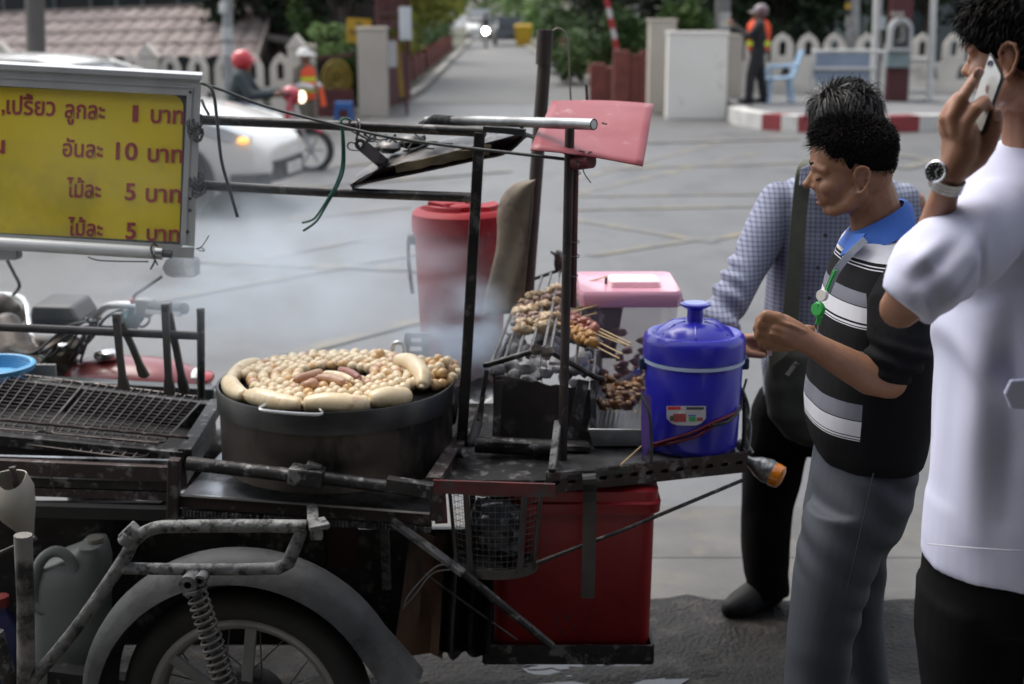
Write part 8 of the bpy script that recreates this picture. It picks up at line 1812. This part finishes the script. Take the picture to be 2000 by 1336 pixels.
q = MB(); levels(q, [(655, 1512, 1600, 3.86, .03), (690, 1500, 1610, 3.85, .05), (750, 1492, 1612, 3.84, .06), (810, 1500, 1612, 3.84, .062), (850, 1530, 1612, 3.845, .055), (866, 1560, 1605, 3.85, .035)], 24); body('bag_body', q, mat('bag_olive', (0.040, 0.041, 0.033), (0.03, 0.031, 0.025), 12, .85, 0, .2, 120), .007, 3, bagt, None, folds(.006, 12, 12, 9, 7))
q = MB(); q.sheet([[P(lerp(1503, 1560, s / 5), lerp(662 + s * 2, 720 - 9 * s, t / 4), 3.795 - .004 * t) for t in range(5)] for s in range(6)], .004); q.build('flap', olive, bagt, 60)
q = MB(); q.bar(P(1552, 712, 3.775), P(1537, 733, 3.772), .012, .004, (0, -1, 0)); q.tube([P(1548, 714, 3.775), P(1554, 708, 3.775), P(1559, 712, 3.775)], .003, 6); q.build('zip_pull', chrome, bagt, 0)
q = MB(); q.prism([P(1497, 678, 2.64), P(1507, 678, 2.64), P(1508, 695, 2.64), P(1499, 694, 2.64)], (0, .002, 0)); o = q.build('banknote', mat('note_pale', (0.55, 0.5, 0.52), (0.5, 0.3, 0.34), 60, .7), None, 0, loc=P(1502, 686, 2.64)); tag(o, 'pale slip of paper money pinched under the striped jumper man\'s fist', 'banknote')

# ------------------------------------------------------------------ man in the white shirt, on the phone
Y3 = 2.27
foot3 = V((P(1990, 1000, Y3).x, Y3, .15))
yw3 = R(42)
ear3 = P(1972, 117, 2.18); T3 = frame(V((0, 0, 0)), yw3, R(2)); o3 = ear3 - T3(-.004, .0705, -.001); T3 = frame(o3, yw3, R(2))
q = MB(); head_blobs(q, T3)
chain(q, [(2010, 150, 2.28, 62), (2020, 220, 2.28, 62), (2030, 300, 2.27, 70)], 18); chain(q, [(2010, 380, Y3, 90), (2010, 700, Y3, 110), (2010, 1050, Y3, 110)], 14)
for xa in (1900, 2100): chain(q, [(xa, 1060, Y3, 80), (xa, 1500, Y3, 60), (xa, 1850, Y3, 45)], 10)
chain(q, [(1950, 430, 2.2, 50), (1840, 530, 2.10, 48), (1768, 590, 2.07, 46), (1757, 603, 2.075, 40), (1776, 585, 2.13, 42), (1818, 470, 2.16, 36), (1846, 376, 2.115, 27), (1856, 348, 2.105, 26)], 16)
chain(q, [(2130, 430, 2.25, 50), (2190, 620, 2.25, 45), (2190, 800, 2.2, 36), (2180, 960, 2.15, 26)], 12)
fig_hand(q, P(2180, 962, 2.15), P(2176, 1130, 2.14), .9)
h3 = 2.10
chain(q, [(1858, 338, h3, 27), (1876, 300, h3, 34), (1884, 268, h3, 32)], 14); chain(q, [(1872, 330, h3 + .006, 26), (1905, 300, h3 + .01, 30), (1915, 285, h3 + .015, 26)], 14); chain(q, [(1862, 300, h3 + .004, 24), (1858, 262, h3 + .01, 20), (1848, 248, h3 + .012, 15)], 12)
def fing(pts, n=12): chain(q, [(x, y, h3 + d, r_) for x, y, d, r_ in pts], n)
fing([(1866, 258, -.012, 14), (1860, 226, -.014, 13.5), (1878, 192, -.014, 13.5), (1896, 165, -.006, 12), (1913, 140, .006, 10.5)])           # index, laid along the phone
fing([(1882, 268, -.016, 15), (1888, 238, -.022, 14.5), (1906, 212, -.024, 15), (1922, 198, -.014, 14), (1929, 208, .0, 11)])                  # middle, bent over the phone
fing([(1852, 254, .0, 13), (1842, 232, .002, 11.5), (1855, 206, .006, 11), (1872, 186, .014, 9)])                                              # ring, behind
fing([(1846, 262, .01, 11), (1840, 246, .014, 10), (1848, 224, .02, 9.5), (1862, 208, .026, 8)])                                               # little
fing([(1906, 306, .006, 24), (1928, 284, .0, 19), (1942, 250, .0, 16.5), (1947, 222, .004, 13.5)], 14)                                        # thumb
man3 = body('person', q, skinh, .0034, 3, None, foot3); tag(man3, 'man in a white short sleeved shirt seen from behind, phoning', 'person')
for (x, y, d, a, b, rx, ry, rz) in ((1949, 224, -.0035, 0, 0, .0065, .002, .0095), (1908, 142, -.0005, 25, 0, .005, .002, .008)):
    q = MB(); q.ell(P(x, y, h3 + d - .007), (rx, ry, rz), 12, Matrix.Rotation(R(a), 3, 'Y')); q.build('nail', nailm, man3)
q = MB(); q.ell(T3(.010, 0, .064), (.086, .080, .074), 24, T3.m); q.ell(T3(-.022, 0, .03), (.068, .077, .072), 20, T3.m); q.ell(T3(.03, 0, .07), (.072, .079, .058), 20, T3.m); q.ell(T3(-.04, 0, -.0), (.040, .064, .05), 18, T3.m); q.caps([T3(.022, .068, .03), T3(.020, .068, .004)], [.012, .006], 10)
hair3 = body('hair', q, hairb, .0045, 3, man3)
strands(hair3, 6500, T3, lambda l: l.z > lerp(-.05, .03, sstep(-.06, .0, l.x)) and not (l.x > .082 and l.z < .05), lambda l: (.25, .1, 0, -.75), lambda l: .02, .0008, 19, hairn, man3)
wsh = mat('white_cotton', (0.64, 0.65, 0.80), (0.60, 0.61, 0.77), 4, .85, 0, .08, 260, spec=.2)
WFOLD = [(P(*a, 2.15), P(*b, 2.15), w_, A) for a, b, w_, A in (((1868, 604), (2010, 440), .016, .008), ((1885, 622), (2020, 520), .016, -.007), ((1862, 640), (1985, 800), .02, .013), ((1850, 640), (1838, 960), .016, .012), ((1875, 660), (1862, 1000), .014, -.010), ((1930, 660), (1905, 1050), .02, .012), ((1985, 560), (1960, 1000), .022, -.010), ((2010, 480), (2000, 900), .02, .010), ((1872, 420), (1900, 600), .007, -.007), ((1885, 470), (1780, 590), .012, .005), ((1850, 440), (1745, 520), .012, -.005), ((1800, 450), (1735, 500), .010, .009), ((1900, 540), (1800, 620), .014, -.005), ((1760, 540), (1790, 630), .010, .008), ((1930, 380), (1860, 470), .02, .010))]
def wf(p, n):
    k = 0
    for a_, b_, w_, A in WFOLD:
        t = max(0, min(1, (p - a_).dot(b_ - a_) / (b_ - a_).length_squared)); c_ = a_ + (b_ - a_) * t; d_ = math.hypot(p.x - c_.x, p.z - c_.z) / w_
        if d_ < 3: k += A * math.exp(-d_ * d_) * math.sin(math.pi * (.12 + .76 * t))
    k += .010 * noise.noise(V((p.x * 7 + p.z * 2.5, p.y * 5, p.z * 2.2))) + .003 * noise.noise(V((p.x * 16, p.y * 12, p.z * 6)))
    return k
q = MB(); levels(q, [(282, 1962, 2080, Y3 + .01, .065), (312, 1930, 2110, Y3, .085), (345, 1893, 2140, Y3, .105), (390, 1862, 2170, Y3, .12), (450, 1850, 2185, Y3, .132), (600, 1840, 2190, Y3, .142), (765, 1829, 2187, Y3, .145), (930, 1816, 2190, Y3, .152), (1040, 1805, 2198, Y3, .16), (1092, 1803, 2203, Y3, .165)], 44, 2.2)
sl = [pr(*p) for p in ((1965, 405, 2.22, 66), (1895, 465, 2.15, 86), (1838, 520, 2.10, 93), (1798, 556, 2.075, 84), (1774, 582, 2.07, 66), (1762, 596, 2.07, 54))]; q.tube([p for p, _ in sl], [r_ for _, r_ in sl], 28); chain(q, [(2110, 410, 2.25, 70), (2180, 520, 2.25, 80), (2200, 620, 2.25, 76)], 18)
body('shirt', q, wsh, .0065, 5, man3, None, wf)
q = MB(); tabp = [(1963, 770), (1976, 744), (2040, 740), (2040, 803), (1976, 800)]
q.prism([P(x, y, 2.106 - .02 * 0) for x, y in tabp], (0, .012, 0)); q.build('back_tab', wsh, man3, 0, bevel=.003)
q = MB()
for y in (1062,): 
    pts = [P(x, y + (x - 1805) * .10 * (1 - (x - 1805) / 800), 2.27 - .166 * math.sqrt(max(0, 1 - ((x - 2003) / 201) ** 2)) - .001) for x in range(1812, 2120, 12)]; q.tube(pts, .0012, 5)
q.build('hem_stitching', mat('stitch_grey', (0.5, 0.5, 0.58)), man3)
q = MB(); levels(q, [(1060, 1815, 2192, Y3, .15), (1130, 1806, 2196, Y3, .155), (1180, 1800, 2196, Y3, .15)], 32); levels(q, [(1150, 1797, 2000, Y3, .13), (1250, 1795, 1992, Y3, .12), (1336, 1806, 1986, Y3, .11), (1500, 1822, 1975, Y3, .1), (1900, 1840, 1965, Y3, .09), (1935, 1842, 1965, Y3, .09)], 26); levels(q, [(1150, 2000, 2200, Y3, .13), (1336, 2010, 2200, Y3, .11), (1900, 2030, 2160, Y3, .09), (1935, 2030, 2160, Y3, .09)], 26)
body('trousers', q, blk, .008, 3, man3, None, folds(.004, 10, 10, 5, 8))
q = MB()
for x in (1903, 2095):
    c = P(x, 1500, Y3); q.caps([V((c.x, Y3 - .06, .2)), V((c.x, Y3 + .06, .2)), V((c.x, Y3 + .16, .185))], [.05, .048, .032], 12)
body('shoes', q, blackp, .008, 2, man3)
# wrist watch
wt = P(1829, 335, 2.075); wax3 = (V((-.55, -.78, .1))).normalized()
q = MB(); q.lathe([(0, -.006), (.0155, -.006), (.0165, 0), (.0165, .003), (.0145, .0052), (.0128, .0045)], wt, 32, axis=wax3); wch = q.build('watch', mat('watch_steel', (0.6, 0.6, 0.6), (0.5, 0.5, 0.5), 50, .22, .95), man3)
q = MB(); q.lathe([(0, .0044), (.0129, .0044)], wt, 32, axis=wax3); q.build('dial', mat('dial_black', (0.015, 0.018, 0.02), rough=.15, coat=.6), wch)
rq = V((0, 0, 1)).rotation_difference(wax3); q = MB()
for k in range(12): a = k * math.pi / 6; q.bar(wt + rq @ V((math.cos(a) * .0095, math.sin(a) * .0095, .0052)), wt + rq @ V((math.cos(a) * .0118, math.sin(a) * .0118, .0052)), .0008, .0006, wax3)
q.bar(wt + wax3 * .0054, wt + rq @ V((.007, .0015, .0054)), .0011, .0006, wax3); q.bar(wt + wax3 * .0054, wt + rq @ V((-.002, -.0095, .0054)), .0009, .0006, wax3); q.build('hands', whitep, wch, 0)
arm_d = (P(1856, 345, 2.105) - P(1830, 415, 2.13)).normalized(); q = MB(); wc3 = P(1848, 362, 2.11)
e1 = arm_d.cross(V((0, 1, 0))).normalized(); e2 = arm_d.cross(e1); rW = 27 / sc_at(wc3)
for k in range(30):
    a = 2 * math.pi * k / 30; c = wc3 + arm_d * .004 + (e1 * math.cos(a) + e2 * math.sin(a)) * (rW + .0035); tn = (-e1 * math.sin(a) + e2 * math.cos(a))
    for j in (-1, 0, 1): q.bar(c + arm_d * .0058 * j - tn * .0024, c + arm_d * .0058 * j + tn * .0024, .0052, .0026, (e1 * math.cos(a) + e2 * math.sin(a)))
q.build('bracelet', MATS['watch_steel'], wch, 0)
# phone
ph = thing('mobile_phone', P(1925, 185, 2.11), 'white backed mobile phone in a dark bumper held to the ear', 'phone')
TL, TR, BR, BL = P(1934, 103, 2.13), P(1957, 149, 2.102), P(1917, 262, 2.09), P(1894, 216, 2.117)
nph = (TR - TL).cross(BL - TL).normalized()
if nph.y > 0: nph = -nph
def rq4(k, dd, n=5):
    c = (TL + TR + BR + BL) / 4; ux, uy = (TR - TL) / 2 * k, (BL - TL) / 2 * (1 - (1 - k) * .5); out = []
    for sx, sy, a0 in ((1, 1, 0), (-1, 1, 90), (-1, -1, 180), (1, -1, 270)):
        for j in range(n + 1):
            a = R(a0 + 90 * j / n); out.append(c + ux * (sx * .72 + .28 * math.cos(a)) + uy * (sy * .88 + .12 * math.sin(a)) + nph * dd)
    return out
q = MB(); q.loft([rq4(1.0, -.009), rq4(1.05, -.008), rq4(1.05, -.0005), rq4(1.0, .0003), rq4(.96, .0003)], True); q.build('bumper', mat('bumper_black', (0.015, 0.015, 0.016), rough=.35), ph, 50)
q = MB(); q.loft([rq4(.95, -.002), rq4(.95, .0009)], True); q.build('back_panel', mat('phone_white', (0.6, 0.62, 0.6), (0.56, 0.58, 0.57), 20, .12, coat=.6), ph, 0)
pc_ = lambda u, v, d=.0014: TL + (TR - TL) * u + (BL - TL) * v + nph * d
q = MB(); q.lathe([(0, 0), (.0035, 0)], pc_(.22, .1), 16, axis=nph); q.lathe([(.0035, -.0002), (.0045, .0003), (.0048, 0)], pc_(.22, .1), 16, axis=nph); q.build('camera_lens', mat('lens_dark', (0.02, 0.02, 0.05), rough=.1), ph)
q = MB(); ap = [(.0, .34), (-.12, .42), (-.3, .40), (-.42, .22), (-.44, -.02), (-.34, -.3), (-.18, -.46), (-.02, -.40), (.14, -.46), (.30, -.32), (.38, -.14), (.26, -.06), (.2, .1), (.28, .28), (.36, .34), (.2, .42)]
q.prism([pc_(.5 + a * .2, .42 - b * .12) for a, b in ap], nph * .0004); q.prism([pc_(.5 + a * .2, .42 - b * .12) for a, b in ((.0, .46), (.02, .6), (.16, .72), (.14, .56))], nph * .0004); q.build('logo', mat('logo_rose', (0.32, 0.18, 0.18), rough=.3), ph, 0)
# ================================================================== SMOKE
def smoke(name, label, a, b, dens, scale, seed, col=(0.93, 0.955, 1.0), thr=.5):
    a, b = V(a), V(b); c = (a + b) / 2; s = (b - a) / 2
    q = MB(); q.ell((0, 0, 0), (1, 1, 1), 24); o = q.build(name, [], None, 0); o.location = c; o.scale = s
    m = bpy.data.materials.new(name); m.use_nodes = True; n, l = m.node_tree.nodes, m.node_tree.links; n.remove(n['Principled BSDF'])
    pv_ = n.new('ShaderNodeVolumePrincipled'); pv_.inputs['Color'].default_value = (*col, 1); pv_.inputs['Anisotropy'].default_value = .45
    tc = n.new('ShaderNodeTexCoord'); ge = n.new('ShaderNodeNewGeometry')
    nz = n.new('ShaderNodeTexNoise'); nz.inputs['Scale'].default_value = scale; nz.inputs['Detail'].default_value = 4; nz.inputs['Distortion'].default_value = .8
    mp = n.new('ShaderNodeMapping'); mp.inputs['Location'].default_value = (seed, seed * .7, 0); mp.inputs['Scale'].default_value = (.7, 1, 1.2); l.new(ge.outputs['Position'], mp.inputs[0]); l.new(mp.outputs[0], nz.inputs['Vector'])
    mr = n.new('ShaderNodeMapRange'); mr.inputs[1].default_value = thr - .08; mr.inputs[2].default_value = thr + .22; l.new(nz.outputs['Fac'], mr.inputs[0])
    ln = n.new('ShaderNodeVectorMath'); ln.operation = 'LENGTH'; l.new(tc.outputs['Object'], ln.inputs[0])
    fo = n.new('ShaderNodeMapRange'); fo.interpolation_type = 'SMOOTHSTEP'; fo.inputs[1].default_value = 1.0; fo.inputs[2].default_value = .25; fo.inputs[3].default_value = 0; fo.inputs[4].default_value = dens; l.new(ln.outputs['Value'], fo.inputs[0])
    mu = n.new('ShaderNodeMath'); mu.operation = 'MULTIPLY'; l.new(mr.outputs[0], mu.inputs[0]); l.new(fo.outputs[0], mu.inputs[1]); l.new(mu.outputs[0], pv_.inputs['Density'])
    l.new(pv_.outputs[0], n['Material Output'].inputs['Volume']); o.data.materials.clear(); o.data.materials.append(m)
    tag(o, label, None, kind='stuff'); return o
c = P(930, 600, 3.75); smoke('smoke', 'dense blue white smoke rolling off the skewers', c - V((.27, .3, .24)), c + V((.17, .25, .11)), 13.0, 9, 3, (.78, .88, 1.0), .50)
c = P(600, 565, 3.85); smoke('smoke', 'thin smoke drifting left over the drum and the road', c - V((.75, .4, .30)), c + V((.62, .4, .36)), 4.2, 5.0, 8, (.84, .92, 1.0), .47)
c = P(330, 420, 3.5); smoke('smoke', 'faint smoke drifting across the price sign', c - V((.75, .35, .4)), c + V((.6, .35, .42)), .45, 2.6, 15, (.85, .93, 1.0), .45)
